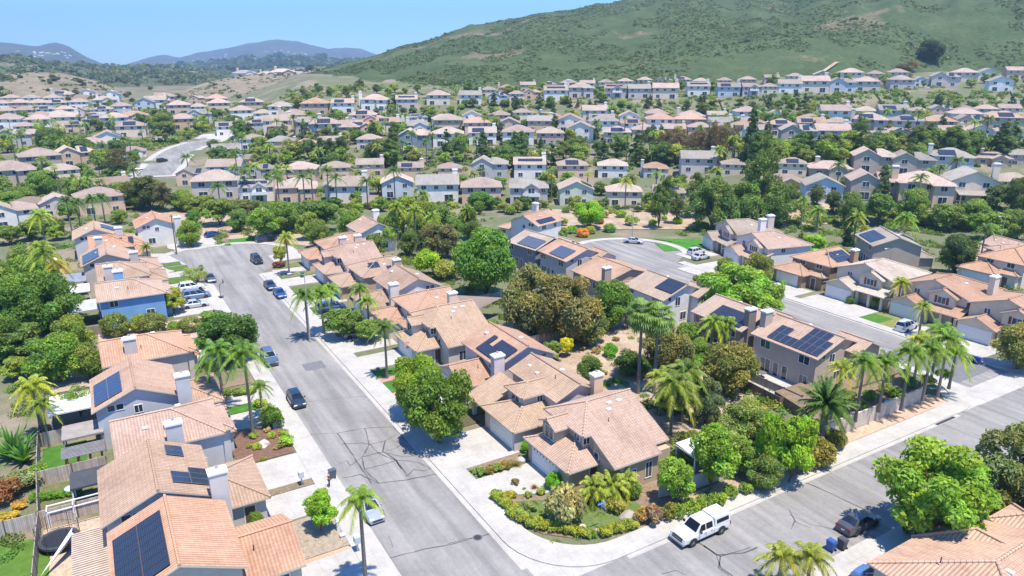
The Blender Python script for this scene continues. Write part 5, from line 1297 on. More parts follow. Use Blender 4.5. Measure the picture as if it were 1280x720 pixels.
spiky('paddle',at(18,572,0),1.35,(.045,.10,.03),'tall paddle-leaved plant at the left edge beside the low white house'); spiky('paddle',at(30,578,0),1.1,(.055,.12,.03),'second paddle-leaved plant, right of the taller one at the left edge')
T('sparse',102,520,476,42,(.075,.13,.03),'thin leafy tree in front of the white flat patio roof'); T('bush',8,628,600,42,(.13,.055,.035),'dark red-leaved bush at the left edge'); T('bush',30,610,590,44,(.12,.14,.09),'grey-green bush beside the red-leaved bush')
T('bush',50,600,580,30,(.08,.15,.03),'green bush in the vegetable yard corner'); 
for i in range(7): 
    T('midbush',44+i*9,628-i*1.5,616-i,12,(.07,.16,.025),'low green vegetable bush in the row by the pale fence, number %s from the left'%['one','two','three','four','five','six','seven'][i],group='vegetable row bushes',name='vegetable_bush')
T('midbush',10,650,640,26,(.22,.17,.03),'yellow-orange flowering clump near the red-leaved bush'); T('midbush',26,634,626,20,(.22,.14,.04),'orange flowering clump right of the yellow-orange clump')
# street palms and yard trees of the right row
Pm('queen',386,425,352+16,(.075,.125,.03),'palm on the left among three over the blue parked car',.95); Pm('queen',405,418,366,(.09,.15,.03),'bright palm on the right among three over the blue parked car',.95); Pm('queen',416,398,360,(.10,.15,.03),'palm behind the blue parked car, farthest of three',.8)
T('loose',432,424,384,56,(.065,.11,.03),'bushy green tree between the blue and the grey parked cars'); T('loose',462,428,398,40,(.08,.13,.035),'light green bushy tree above the grey parked coupe'); Pm('queen',452,400,360,(.08,.12,.03),'palm in front of the brown roof',.85); Pm('queen',462,418,375,(.10,.15,.035),'small palm beside the bushy trees of the right row',.7)
Pm('queen',362,345,296,(.13,.16,.04),'palm with a brown dead skirt by the red shrub',.9,skirt=True); T('midbush',349,334,326,17,(.09,.03,.035),'dull red flowering shrub beside the palm with dead skirt',name='flowering_shrub')
T('loose',351,330,305,20,(.16,.18,.04),'yellow-green shrub tree left of the palm with dead skirt')
T('oak',240,308,276,34,(.085,.14,.03),'small round street tree on the lawn at the dead end'); Pm('queen',187,336,308,(.07,.11,.03),'slim palm in front of the two-collector house',.62); T('sparse',246,356,330,38,(.12,.16,.05),'sparse pale-green tree by the kerb at the left'); T('loose',218,392,358,34,(.14,.16,.035),'yellow-green tree at the front corner of the blue house')
T('midbush',266,400,388,30,(.07,.13,.03),'green bush hiding behind the dark round tree, near the kerb'); 
for i,(px,b,c) in enumerate([(92,300,250),(102,290,252),(122,292,248),(132,280,246)]): Pm('queen',px,b,c,(.055,.10,.035),['leftmost','second','third','rightmost'][i]+' of four dark palms left of the pale gabled solar house',.95,group='four dark palms')
Pm('queen',58,310,268,(.14,.18,.04),'bright yellow-green palm above the left thicket trees',1.2); T('loose',40,300,274,36,(.07,.11,.03),'leafy tree above the pavilion roof'); T('loose',68,292,272,30,(.06,.10,.035),'round tree left of the four dark palms'); T('loose',14,306,280,34,(.08,.12,.035),'leafy tree at the left edge under the pink roofs')
T('gum',188,262,212,52,(.045,.062,.028),'tall dark tree mass beside the orange dead-end roof',z=None) ; T('gum',170,262,216,40,(.07,.085,.035),'olive tall tree left of the dark tree mass',z=None); T('gum',205,265,222,30,(.06,.06,.05),'greyish tall tree right of the dark tree mass',z=None)
for i,(px,b,t,w,c) in enumerate([(228,262,238,40,(.06,.12,.03)),(252,268,243,44,(.08,.11,.03)),(275,282,245,46,(.07,.11,.03)),(300,290,262,30,(.055,.11,.04)),(308,270,248,40,(.07,.09,.04)),(330,300,258,44,(.08,.14,.03)),(350,292,252,50,(.06,.11,.03)),(372,285,250,40,(.05,.10,.035)),(402,290,248,48,(.045,.085,.025)),(398,310,275,30,(.07,.11,.03)),(385,300,262,30,(.10,.14,.04)),(418,262,246,26,(.04,.09,.02)),(243,282,262,18,(.05,.13,.03))]):
    T('loose' if i%3 else 'oak',px,b,t,w,c,'tree %s from the left on the bank behind the dead end of the main street'%['first','third','fourth','fifth','sixth','seventh','eighth','ninth','thirteenth','eleventh','tenth','fourteenth','second'][i],group='bank trees behind the dead end')
for i,(px,b,t,w,c,k) in enumerate([(440,300,262,40,(.075,.13,.03),'oak'),(470,330,288,34,(.06,.09,.03),'loose'),(487,312,262,30,(.10,.15,.04),'loose'),(505,298,240,40,(.10,.14,.025),'loose'),(530,300,252,44,(.09,.13,.03),'oak'),(540,325,276,46,(.075,.08,.05),'pepper'),(560,325,272,40,(.08,.085,.055),'gum'),(512,320,288,30,(.05,.085,.03),'oak'),(568,310,268,30,(.06,.12,.03),'loose'),(548,290,254,34,(.07,.12,.03),'loose'),(586,300,258,30,(.06,.10,.03),'oak'),(600,262,240,40,(.04,.10,.025),'oak'),(535,345,312,36,(.14,.22,.02),'bush'),(560,350,325,36,(.16,.18,.06),'bush')]):
    T(k,px,b,t,w,c,'tree %s from the left in the green belt behind the right row of houses'%['first','second','third','fifth','sixth','eighth','twelfth','fourth','thirteenth','tenth','fourteenth','fifteenth','seventh','eleventh'][i],group='green belt trees')
for i,(px,b,c) in enumerate([(498,312,258),(520,310,262),(542,318,270),(585,300,262),(530,280,242),(610,330,290)]): Pm('queen',px,b,c,(.10,.14,.035),'palm %s from the left in the green belt behind the right row of houses'%['first','second','fourth','fifth','third','sixth'][i],.95,group='green belt palms')
Pm('fan',566,300,270,(.10,.13,.05),'fan palm with a dead skirt in the green belt',.9,skirt=True)
# bank above the turning circle
T('ficus',736,286,250,40,(.10,.20,.018),'vivid lime green round tree on the bank above the turning circle')
for i,(px,b,w,c) in enumerate([(703,282,16,(.10,.14,.04)),(749,280,12,(.15,.045,.045)),(755,272,14,(.11,.10,.06)),(776,272,14,(.10,.18,.02)),(790,282,18,(.10,.16,.05)),(816,282,12,(.13,.21,.03)),(830,276,9,(.13,.20,.03)),(847,280,13,(.15,.24,.02)),(870,283,11,(.11,.18,.03)),(880,286,13,(.08,.16,.03)),(700,298,20,(.06,.12,.03)),(762,290,16,(.07,.15,.04)),(690,280,12,(.14,.05,.04)),(738,292,14,(.16,.17,.04)),(770,262,10,(.08,.12,.05)),(728,296,16,(.30,.14,.03)),(716,292,14,(.07,.17,.02)),(800,262,12,(.09,.13,.05)),(858,272,10,(.12,.2,.04)),(838,262,14,(.08,.12,.04))]):
    T('clipped' if i%2 else 'midbush',px,b,b-w*.72,w,c,'small shrub on the bare bank above the turning circle, %s from the left'%['third','ninth','tenth','thirteenth','fourteenth','sixteenth','seventeenth','nineteenth','twenty-first among twenty','rightmost','second','eleventh','leftmost','eighth','twelfth','sixth','fifth','fifteenth','twentieth','eighteenth'][i] if i!=8 else 'small shrub on the bare bank above the turning circle, second from the right',cat='shrub',group='bank shrubs above the turning circle',z=None,name='bank_shrub')
for i,(px,b,t,w,c) in enumerate([(823,286,220,24,(.045,.075,.03)),(832,262,212,24,(.05,.085,.03)),(845,280,235,22,(.05,.07,.035))]): T('gum',px,b,t,w,c,['front','rear','right-hand'][i]+' tall narrow dark tree on the bare bank before the balcony house',z=None,group='narrow bank trees')
Pm('queen',781,262,226,(.15,.17,.04),'palm with yellowing fronds before the cream house on the bank',.9,z=None)
for i,(px,b,t,w,c,k) in enumerate([(892,290,215,62,(.060,.10,.038),'pepper'),(925,285,222,56,(.055,.095,.035),'pepper'),(872,272,206,34,(.045,.075,.03),'gum'),(948,278,170,44,(.05,.085,.03),'gum'),(970,282,228,50,(.06,.10,.035),'oak'),(940,240,165,34,(.04,.075,.025),'conifer'),(985,262,222,30,(.05,.08,.03),'gum')]):
    T(k,px,b,t,w,c,'big dark tree %s from the left above the turning circle houses'%['second','third','first','fifth','sixth','fourth','seventh'][i],z=None,group='big trees above the turning circle')
T('cypress',1058,307,258,13,(.022,.055,.022),'narrow dark cypress beside the taupe gabled house'); Pm('queen',1066,308,270,(.11,.14,.035),'palm right of the narrow cypress',1.0); Pm('queen',1078,310,285,(.16,.15,.05),'small yellowish palm by the taupe gabled house',.6); Pm('queen',1000,285,250,(.09,.13,.035),'slim palm behind the brown and orange house',.85); Pm('queen',1020,290,262,(.09,.14,.03),'low palm on the terraced bank',.95)
Pm('queen',1124,322,272,(.09,.15,.03),'palm with brown dead skirt before the taupe gabled house',1.1,skirt=True); Pm('queen',1221,345,285,(.045,.085,.035),'dark palm between the round magnolia and lavender house',.75); Pm('queen',1277,330,315,(.09,.13,.04),'palm at the right edge before the lavender house',.8); Pm('queen',1262,352,340,(.12,.17,.04),'low palm before the lavender house',.6)
T('ficus',1193,344,291,44,(.032,.055,.026),'dark round magnolia before the blue-grey house'); T('bush',1105,318,306,26,(.09,.20,.02),'bright green hedge before the taupe gabled house'); T('loose',1015,322,290,32,(.13,.24,.03),'bright green small tree behind the white pink-roofed house',); T('cypress',999,312,286,10,(.05,.10,.03),'short green conical shrub on the bank left of the cypress')
for i,(px,b,t,w,c) in enumerate([(1097,280,238,40,(.055,.10,.03)),(1137,278,236,42,(.07,.12,.035)),(1180,290,252,40,(.08,.12,.04)),(1212,288,250,48,(.07,.12,.035)),(1235,300,262,46,(.08,.13,.03)),(1262,300,262,42,(.06,.10,.035)),(1245,262,228,36,(.045,.07,.03)),(1270,270,222,40,(.04,.06,.025)),(1160,285,262,30,(.09,.12,.04)),(1060,285,240,30,(.07,.11,.04)),(1040,268,236,26,(.05,.07,.045))]):
    T('oak' if i%2 else 'loose',px,b,t,w,c,'green tree %s from the left on the right-hand bank below the gabled rows'%['third','fourth','sixth','seventh','eighth','tenth','ninth','eleventh','fifth','second','first'][i],z=None,group='right bank trees')
Pm('queen',1148,420,382,(.12,.16,.04),'slim palm before the wide cream garage house',.7); Pm('queen',1120,392,352,(.14,.16,.04),'palm by the porch of the pale pink-roofed house',.75); T('bush',1062,380,371,11,(.05,.11,.02),'small clipped dark green hedge beside the wide cream garage'); Pm('pygmy',1094,384,376,(.12,.18,.04),'small spiky palm on the vivid green lawn',.8)
T('midbush',979,359,350,7,(.10,.22,.03),'tiny green shrub left of the brown garage'); T('oak',945,362,345,26,(.05,.09,.02),'low dark shrub on the lawn left of the brown garage house')
# corner garden
T('flower',705,655,608,54,(.17,.16,.11),'pinkish flowering round shrub tree on the corner lawn',name='flowering_tree',cat='tree')
for i,(px,b) in enumerate([(742,628),(764,624),(778,618)]): Pm('pygmy',px,b,b-20,(.15,.17,.045),['left','middle','right'][i]+' one of three feathery palm clumps against the corner house wall',1.25,group='palm clumps by the corner house')
T('bush',789,622,600,26,(.07,.12,.03),'dark green bush at the end of the palm clumps')
rng=random.Random(5)
hed=[(c3x,c3y) for c3x,c3y in [(232,575),(252,580),(272,583),(292,588),(312,590),(332,594),(352,597),(378,602),(402,606),(440,600),(462,596),(482,590),(502,584),(518,578),(165,520),(150,510),(138,498),(180,535),(192,552),(208,562)]]
for i,(x,y) in enumerate(hed):
    T('midbush',560+x/2.25,400+y/2.25+3,400+y/2.25-8-rng.random()*3,14+rng.random()*4,(.15,.17,.03) if i%4 else (.11,.15,.035),'yellow-green low hedge plant at the pavement edge of the corner garden',group='yellow hedge plants of the corner garden',cat='hedge plant',name='hedge_plant')
for x,y,w,c,k,l in [(590,590,16,(.07,.17,.06),'agave','bluish green agave at the left end of the flower strip between driveways'),(722,601,16,(.05,.12,.03),'agave','dark green agave on the corner lawn'),(742,671,20,(.06,.17,.05),'agave','green agave at the tip of the corner garden'),(646,583,22,(.16,.11,.07),'flax','reddish flax plant at the right end of the flower strip between driveways'),(668,611,18,(.15,.09,.06),'flax','reddish flax plant beside the corner house driveway'),(634,618,16,(.14,.12,.08),'flax','brownish flax plant near the corner house driveway mouth'),(655,612,14,(.09,.14,.04),'grassy','green grassy clump beside the corner house driveway')]:
    loc=at(x,y,0); spiky(k,loc,w/2/(FPX/depth_of(loc)),c,l)
for i,(x,y,w,c) in enumerate([(600,594,16,(.10,.16,.05)),(612,592,14,(.15,.10,.03)),(622,589,16,(.12,.15,.04)),(632,586,16,(.13,.11,.04)),(624,626,18,(.12,.17,.04)),(632,634,18,(.13,.17,.04)),(640,646,18,(.12,.17,.05)),(650,650,22,(.13,.18,.07)),(663,640,18,(.12,.15,.08)),(640,622,14,(.20,.19,.03)),(676,618,12,(.14,.17,.04)),(660,622,12,(.14,.18,.05)),(644,606,12,(.12,.10,.05))]):
    T('flower',x,y,y-w*.6,w,c,'mixed low shrub in the flower beds around the corner garden and driveways',group='mixed low shrubs of the front beds',cat='shrub',name='low_shrub')
T('clipped',692,610,590,22,(.065,.19,.02),'bright round shrub by the porch of the corner house',cat='shrub'); T('clipped',658,565,549,14,(.07,.20,.02),'bright green round shrub, lower one by the second garage',cat='shrub'); T('clipped',657,556,541,14,(.06,.19,.02),'bright green round shrub, upper one by the second garage',cat='shrub'); T('midbush',643,563,554,6,(.05,.06,.03),'tiny dark shrub at the second garage corner')
T('clipped',562,444,430,24,(.07,.18,.02),'bright green mound shrub at the corner of the broad tan roofed house',cat='shrub')
T('clipped',732,408,392,19,(.05,.12,.03),'dark green clipped ball on the dry bank',cat='shrub'); T('clipped',763,446,428,18,(.06,.18,.015),'bright green clipped ball on the dry bank',cat='shrub'); T('loose',708,446,420,20,(.30,.28,.02),'small yellow-leaved tree on the dry bank')
for i,(x,y,w) in enumerate([(745,442,12),(770,426,10),(748,458,12),(734,455,8),(755,468,10),(728,438,9)]): T('midbush',x,y,y-w*.6,w,(.16,.12,.07),'dry brownish tuft on the bank behind the corner houses',group='dry tufts on the bank',name='dry_tuft')
spiky('grassy',at(770,478,0),2.0,(.06,.16,.03),'bright green strap-leaved clump at the chimney of the second house'); spiky('agave',at(716,472,0),1.2,(.06,.12,.06),'agave beside the low white kerb on the dry bank'); spiky('grassy',at(757,482,0),1.6,(.10,.18,.03),'yellow-green strap-leaved clump behind the second house roof')
T('midbush',770,640,622,24,(.16,.15,.05),'pale shrub by the rear corner of the corner house'); T('flower',815,656,632,26,(.17,.11,.11),'pinkish shrub on the verge beside the boulder',name='flowering_shrub'); T('midbush',834,650,628,22,(.10,.10,.03),'brownish green shrub on the verge left of the pickup'); T('midbush',800,652,634,20,(.20,.13,.05),'orange-tinged shrub between the two boulders')
for i,(x,w) in enumerate([(846,22),(862,24),(880,22),(897,24),(912,20),(932,18),(949,20)]): T('midbush',x,648-i*6.2,632-i*6,w,(.10,.16,.03) if i%2 else (.08,.13,.03),'green verge shrub at the foot of the garden wall, number %s from the left'%['one','two','three','four','five','six','seven'][i],group='verge shrubs below the garden wall',name='verge_shrub')
rock(at(785,648,0),.85,'largest boulder at the right end of the corner lawn'); rock(at(728,660,0),.4,'pale boulder at the hedge of the corner garden',color=(.5,.42,.34)); rock(at(747,665,0),.38,'grey boulder beside the street name pole'); rock(at(642,650,0),.35,'small boulder at the left hedge of the corner garden'); rock(at(652,576,0),.5,'pale boulder between the two driveways',color=(.45,.43,.40)); rock(at(330,557,0),.75,'large pale boulder in the brown mulch bed',color=(.48,.42,.38))
for i,(x,y,w,c) in enumerate([(360,556,20,(.13,.22,.03)),(356,545,14,(.12,.18,.03)),(318,548,12,(.12,.17,.03)),(340,548,12,(.15,.19,.04)),(345,562,9,(.20,.15,.12)),(322,562,12,(.15,.19,.04)),(334,540,10,(.25,.20,.16)),(350,560,14,(.10,.11,.05)),(312,560,9,(.12,.16,.04)),(330,576,8,(.1,.15,.03))]):
    T('midbush',x,y,y-w*.62,w,c,'low shrub in the brown mulch bed of the left row',group='mulch bed shrubs',cat='shrub',name='low_shrub')
for i,(x,y,w) in enumerate([(268,498,16),(282,496,16),(298,494,16),(312,492,18),(326,508,18)]): T('midbush',x,y,y-w*.55,w,(.07,.11,.03) if i<3 else (.15,.20,.03),'hedge shrub on the strip between two left driveways, %s from the left'%['first','second','third','fourth','fifth'][i],group='hedge strip shrubs',name='hedge_plant')
T('oak',322,668,640,22,(.07,.13,.03),'leafy plant at the garage corner of the brown-tiled solar house'); 
for i,(x,y) in enumerate([(1060,500),(1085,500),(1105,492),(1135,484),(1160,480),(1120,498),(1050,520),(1178,474),(1075,512)]): T('midbush',x,y,y-12,20,(.06,.11,.03) if i%2 else (.10,.12,.04),'low green plant on the terrace among the queen palm trunks',z=1.5,group='terrace plants',cat='plant',name='terrace_plant')
for i,(x,y,w,c) in enumerate([(800,560,26,(.16,.17,.05)),(820,570,30,(.07,.11,.03)),(845,575,26,(.12,.15,.05)),(868,560,30,(.10,.13,.04)),(905,580,26,(.14,.17,.05)),(870,500,26,(.10,.16,.03)),(945,525,30,(.13,.14,.06)),(985,550,24,(.16,.13,.06)),(870,462,24,(.09,.20,.02)),(795,520,24,(.05,.10,.03)),(780,500,20,(.05,.10,.03)),(860,480,26,(.12,.17,.03))]):
    T('bush',x,y,y-w*.7,w,c,'garden bush in the planted slope behind the corner house, number %d from the front'%(i+1),group='planted slope bushes')

for i,(px,b,t,w,c,k) in enumerate([(20,262,240,30,(.06,.11,.03),'oak'),(48,290,268,26,(.08,.13,.03),'loose'),(86,275,252,26,(.07,.12,.035),'loose'),(5,278,258,24,(.09,.14,.03),'oak'),(150,280,262,22,(.08,.13,.03),'oak'),(72,300,280,24,(.11,.15,.03),'loose'),(162,298,286,16,(.09,.15,.03),'oak'),(112,262,244,24,(.06,.10,.03),'oak')]):
    T(k,px,b,t,w,c,'garden tree among the yards below the upper left roofs, %s from the left'%['second','third','fifth','first','seventh','fourth','eighth','sixth'][i],group='yard trees below the upper left roofs',z=None)
# ------------------------------------------------------------------ vehicles
def wheel_mesh():
    t=MB(); n=20; R_,r_,w=.345,.215,.11
    for k in range(n):
        a0,a1=2*math.pi*k/n,2*math.pi*(k+1)/n
        def P(a,r,y): return (math.cos(a)*r,y,math.sin(a)*r)
        t.poly([P(a0,R_,-w),P(a1,R_,-w),P(a1,R_,w),P(a0,R_,w)],M['tyre'],smooth=True)
        for y in (-w,w): t.poly([P(a0,r_,y),P(a1,r_,y),P(a1,R_,y),P(a0,R_,y)],M['tyre'])
    m=MB()
    for y in (-w*.75,w*.75):
        m.poly([P(2*math.pi*k/n,r_,y) for k in range(n)],M['dark_metal'])
        for k in range(5):
            a=2*math.pi*k/5; d=.12; yy=y*1.2
            m.poly([P(a-d*1.6,.05,yy),P(a+d*1.6,.05,yy),P(a+d,r_,yy),P(a-d,r_,yy)],M['rim'])
        m.poly([P(2*math.pi*k/10,.07,y*1.22) for k in range(10)],M['rim'])
    return t.mesh('tyre'),m.mesh('rim')
plain('tyre',(.02,.02,.021),.9); plain('rim',(.45,.46,.47),.35,.7); plain('lamp_glass',(.75,.76,.78),.1,var=.02); plain('red_glass',(.30,.012,.012),.2,var=.02); plain('car_trim',(.03,.03,.032),.6)
def mk_paint():
    m=bpy.data.materials.new('car_paint'); nt,out=nodes(m)
    p=principled(nt,out,N(nt,'ShaderNodeObjectInfo').outputs['Color'],.32,.25,None,.5); p.inputs['Coat Weight'].default_value=.7; p.inputs['Coat Roughness'].default_value=.06; M['paint']=m
mk_paint()
WH=wheel_mesh()
TYPES={ # profile: length, width, height, lower body stations (x,z), glasshouse (x base rear, x roof rear, x roof front, x base front), belt z
 'sedan': dict(L=4.7,W=1.82,H=1.45,belt=.93,prof=[(-2.35,.62),(-2.30,.93),(-1.75,1.02),(-1.3,1.0),(.95,.96),(1.7,.86),(2.2,.72),(2.35,.55)],gh=(-1.75,-.95,.25,1.10),wb=(-1.38,1.42)),
 'coupe': dict(L=4.5,W=1.82,H=1.36,belt=.92,prof=[(-2.25,.62),(-2.2,.95),(-1.7,1.0),(-1.2,.98),(.85,.94),(1.6,.84),(2.1,.70),(2.25,.55)],gh=(-1.95,-.75,.10,1.0),wb=(-1.32,1.38)),
 'hatch': dict(L=4.3,W=1.78,H=1.50,belt=.95,prof=[(-2.15,.6),(-2.12,.95),(-1.9,1.0),(-1.2,.99),(.95,.97),(1.6,.88),(2.0,.74),(2.15,.55)],gh=(-2.05,-1.6,.25,1.12),wb=(-1.28,1.32)),
 'suv': dict(L=4.75,W=1.92,H=1.76,belt=1.10,prof=[(-2.37,.7),(-2.34,1.1),(-2.1,1.14),(-1.2,1.13),(1.0,1.12),(1.75,1.04),(2.25,.90),(2.37,.6)],gh=(-2.28,-1.95,.35,1.12),wb=(-1.38,1.42)),
 'van': dict(L=5.0,W=1.98,H=1.80,belt=1.08,prof=[(-2.5,.7),(-2.46,1.08),(-2.2,1.12),(-1.2,1.11),(1.2,1.08),(1.9,.96),(2.38,.82),(2.5,.55)],gh=(-2.4,-2.1,.55,1.65),wb=(-1.5,1.55)),
}
def car_body(t,rails=False):
    T_=TYPES[t]; Wd=T_['W']/2; m=MB(); P_=T_['prof']; pm=M['paint']
    def sec(x,zt):
        e=abs(x)/(T_['L']/2); tp=1-.16*max(0,(e-.72)/.28)**1.6     # plan taper at both ends
        return [(x,-Wd*.90*tp,.22),(x,-Wd*.985*tp,.34),(x,-Wd*tp,.60 if zt>.62 else zt*.9),(x,-Wd*.97*tp,max(.5,zt-.14)),(x,-Wd*.86*tp,zt),(x,0,zt+.035)]
    S=[]
    for (x,z) in P_:
        s=sec(x,z); S.append(s+[(p[0],-p[1],p[2]) for p in reversed(s[:-1])])
    S.insert(0,[(P_[0][0]+.02,p[1]*.96,min(p[2],.6)) for p in S[0]])
    for a,b in zip(S,S[1:]):
        for k in range(len(a)-1): m.poly([a[k],b[k],b[k+1],a[k+1]],pm,smooth=True)
    m.poly(S[0],pm); m.poly(list(reversed(S[-1])),pm)
    m.poly([S[i][0] for i in range(len(S))]+[S[i][-1] for i in reversed(range(len(S)))],M['car_trim'])
    # glasshouse
    xr,rr,rf,xf=T_['gh']; zb=T_['belt']+.03; H=T_['H']; w0=Wd*.87; w1=Wd*.66; g=MB()
    B=[(xr,-w0,zb),(xf,-w0,zb),(xf,w0,zb),(xr,w0,zb)]; R_=[(rr,-w1,H-.03),(rf,-w1,H-.03),(rf,w1,H-.03),(rr,w1,H-.03)]
    for k in range(4): m.poly([B[k],B[(k+1)%4],R_[(k+1)%4],R_[k]],pm)
    # roof slightly crowned
    c=lambda s_,u: (rr+(rf-rr)*s_, -w1+2*w1*u, H-.03+.05*math.sin(math.pi*u)*math.sin(math.pi*(.15+.7*s_)))
    for i in range(4):
        for j in range(4): m.poly([c(i/4,j/4),c((i+1)/4,j/4),c((i+1)/4,(j+1)/4),c(i/4,(j+1)/4)],pm,smooth=True)
    # wheel arches and bumpers
    for x in T_['wb']:
        for s_ in (-1,1):
            y=s_*(Wd+.004); m.poly([(x+math.cos(t_)*.41,y,.345+math.sin(t_)*.41) for t_ in [math.pi*k/12 for k in range(13)]]+[(x-.41,y,.25),(x+.41,y,.25)],M['car_trim'])
    if rails:
        for s_ in (-1,1): m.tube((rr+.1,s_*w1*.92,H+.06),(rf-.1,s_*w1*.92,H+.06),.022,.022,M['grey_metal'],6)
    m.box(P_[-1][0]-.03,P_[-1][0]+.015,-.5,.5,.34,.52,M['car_trim'])
    def quad(a,b,c_,d,inset,push,nm):
        a,b,c_,d=map(Vector,(a,b,c_,d)); ce=(a+b+c_+d)/4; n=(b-a).cross(d-a).normalized()
        if n.dot(ce-Vector((0,0,.8)))<0: n=-n
        q=[p+(ce-p)*inset+n*push for p in (a,b,c_,d)]; mm=MB(); mm.poly(q,M['car_glass']); mm.poly(list(reversed([p-n*.005 for p in q])),M['car_glass']); return (nm,mm.mesh(nm))
    gl=[quad(B[1],B[2],R_[2],R_[1],.10,.012,'windscreen'),quad(B[0],B[3],R_[3],R_[0],.12,.012,'rear_window')]
    for s_ in (-1,1):
        a0=Vector((xr,s_*w0,zb)); a1=Vector((xf,s_*w0,zb)); b0_=Vector((rr,s_*w1,H-.03)); b1=Vector((rf,s_*w1,H-.03)); ts=(0.02,.34,.66,.97) if t in('suv','van') else (.10,.47,.95)
        for u0,u1 in zip(ts,ts[1:]): gl.append(quad(a0.lerp(a1,u0+.01),a0.lerp(a1,u1-.01),b0_.lerp(b1,u1-.01),b0_.lerp(b1,u0+.01),.10,.012,'side_window'))
    out=[('body',m.mesh('body'))]+gl
    x1=P_[-1][0]; x0=P_[0][0]
    for s_ in (-1,1):
        q=MB(); q.box(x1-.22,x1-.02,s_*Wd*.62-.19,s_*Wd*.62+.19,.58,.70,M['lamp_glass']); out.append(('headlight',q.mesh('headlight')))
        q=MB(); q.box(x0-.015,x0+.12,s_*Wd*.66-.17,s_*Wd*.66+.17,.72,.90,M['red_glass']); out.append(('tail_light',q.mesh('tail_light')))
        q=MB(); q.box(xf-.32,xf-.16,s_*(w0+.05),s_*(w0+.22),zb+.02,zb+.16,M['paint']); out.append(('mirror',q.mesh('mirror')))
    q=MB(); q.box(x0-.02,x0+.02,-.16,.16,.52,.62,M['white_paint']); out.append(('licence_plate',q.mesh('licence_plate')))
    return out
CARS={}
def car(t,p,heading,color,label,rails=False,name='parked_car',group='parked cars',cat='car',scale=1.0,z=.012,parts=True):
    k=(t,rails)
    if k not in CARS: CARS[k]=car_body(t,rails)
    r=empty(name,(p.x,p.y,z if p.z==0 else p.z+.25),heading,label,cat,group,scale)
    for n,me in CARS[k]:
        if not parts and n in('mirror','licence_plate'): continue
        add(n,me,r,color)
    T_=TYPES[t]
    for x in T_['wb']:
        for s_ in (-1,1):
            w=empty('wheel',(x,s_*(T_['W']/2-.10),.345)); w.parent=r; add('tyre',WH[0],w); add('rim',WH[1],w)
    return r
MAIN=ROT+math.pi/2        # heading up the main street
def S_(b,a,z=0): return W(b,a,z)
G_=(.16,.17,.18)
car('sedan',at(462,640,0),MAIN+math.pi,(.34,.37,.41),'silver blue sedan under the tall palm at the lower left kerb')
car('hatch',W(18.4,86.2),MAIN+math.pi,(.02,.035,.055),'black hatchback parked alone at the left kerb near the brown mulch bed')
car('suv',W(18.5,101.8),MAIN+math.pi,(.10,.13,.18),'grey-blue SUV beside the dark round tree on the left kerb')
car('coupe',W(32.8,105.2),ROT+.05,(.16,.20,.25),'grey coupe across a right-hand driveway beside the bushy trees')
car('van',W(33.2,119.5),ROT,(.02,.07,.22),'blue minivan under the three palms in a right-hand driveway')
car('sedan',at(350,370,0),MAIN+math.pi,(.02,.07,.24),'bright blue sedan at the right kerb, nearer of two')
car('sedan',at(338,360,0),MAIN+math.pi,(.03,.045,.09),'dark navy sedan at the right kerb, farther of two')
car('suv',at(321,328,0),MAIN+math.pi+.05,(.025,.03,.035),'black SUV standing near the mouth of the turning area')
car('sedan',at(263,351,0),MAIN+math.pi,(.09,.10,.12),'dark grey sedan at the left kerb near the basketball hoop')
car('suv',at(332,302,0),ROT+.2,(.025,.03,.05),'dark pickup-like SUV below the bank at the dead end')
car('suv',at(240,363,0),ROT,(.66,.66,.66),'white SUV in the blue house driveway, farthest of three',rails=True); car('van',at(246,373,0),ROT,(.14,.20,.28),'blue-grey van between the white SUV and the silver hatchback'); car('sedan',at(244,384,0),ROT,(.48,.49,.51),'silver sedan nearest the blue house corner')
car('hatch',at(267,296,0),ROT+.3,(.02,.06,.22),'blue car at the far end of the dead-end driveway')
car('sedan',at(792,304,0),ROT-.9,(.46,.47,.48),'silver sedan parked on the turning circle below the bank')
car('suv',at(870,318,0),ROT+.1,(.60,.61,.62),'white SUV on the driveway by the turning circle'); car('sedan',at(876,324,0),ROT+.05,(.52,.53,.54),'silver white sedan in front of the white SUV by the turning circle')
car('sedan',W(57.6,33.0),ROT,(.075,.075,.085),'dark grey sedan parked beside the maple-like tree')
car('suv',at(1217,641,0),ROT-.35+math.pi,(.04,.06,.10),'dark blue SUV half hidden right of the maple-like tree')
car('van',W(51.6,26.5),ROT-math.pi/2+.05+math.pi,(.10,.20,.42),'blue minivan at the bottom edge beside the yellowish palms',rails=True)
car('suv',at(1132,412,0),ROT+.1,(.60,.61,.62),'white SUV parked before the house with brown shutters',rails=True)
car('suv',at(203,203),1.1,(.015,.03,.06),'dark blue car driving up the curving road at upper left',name='car',group=None)
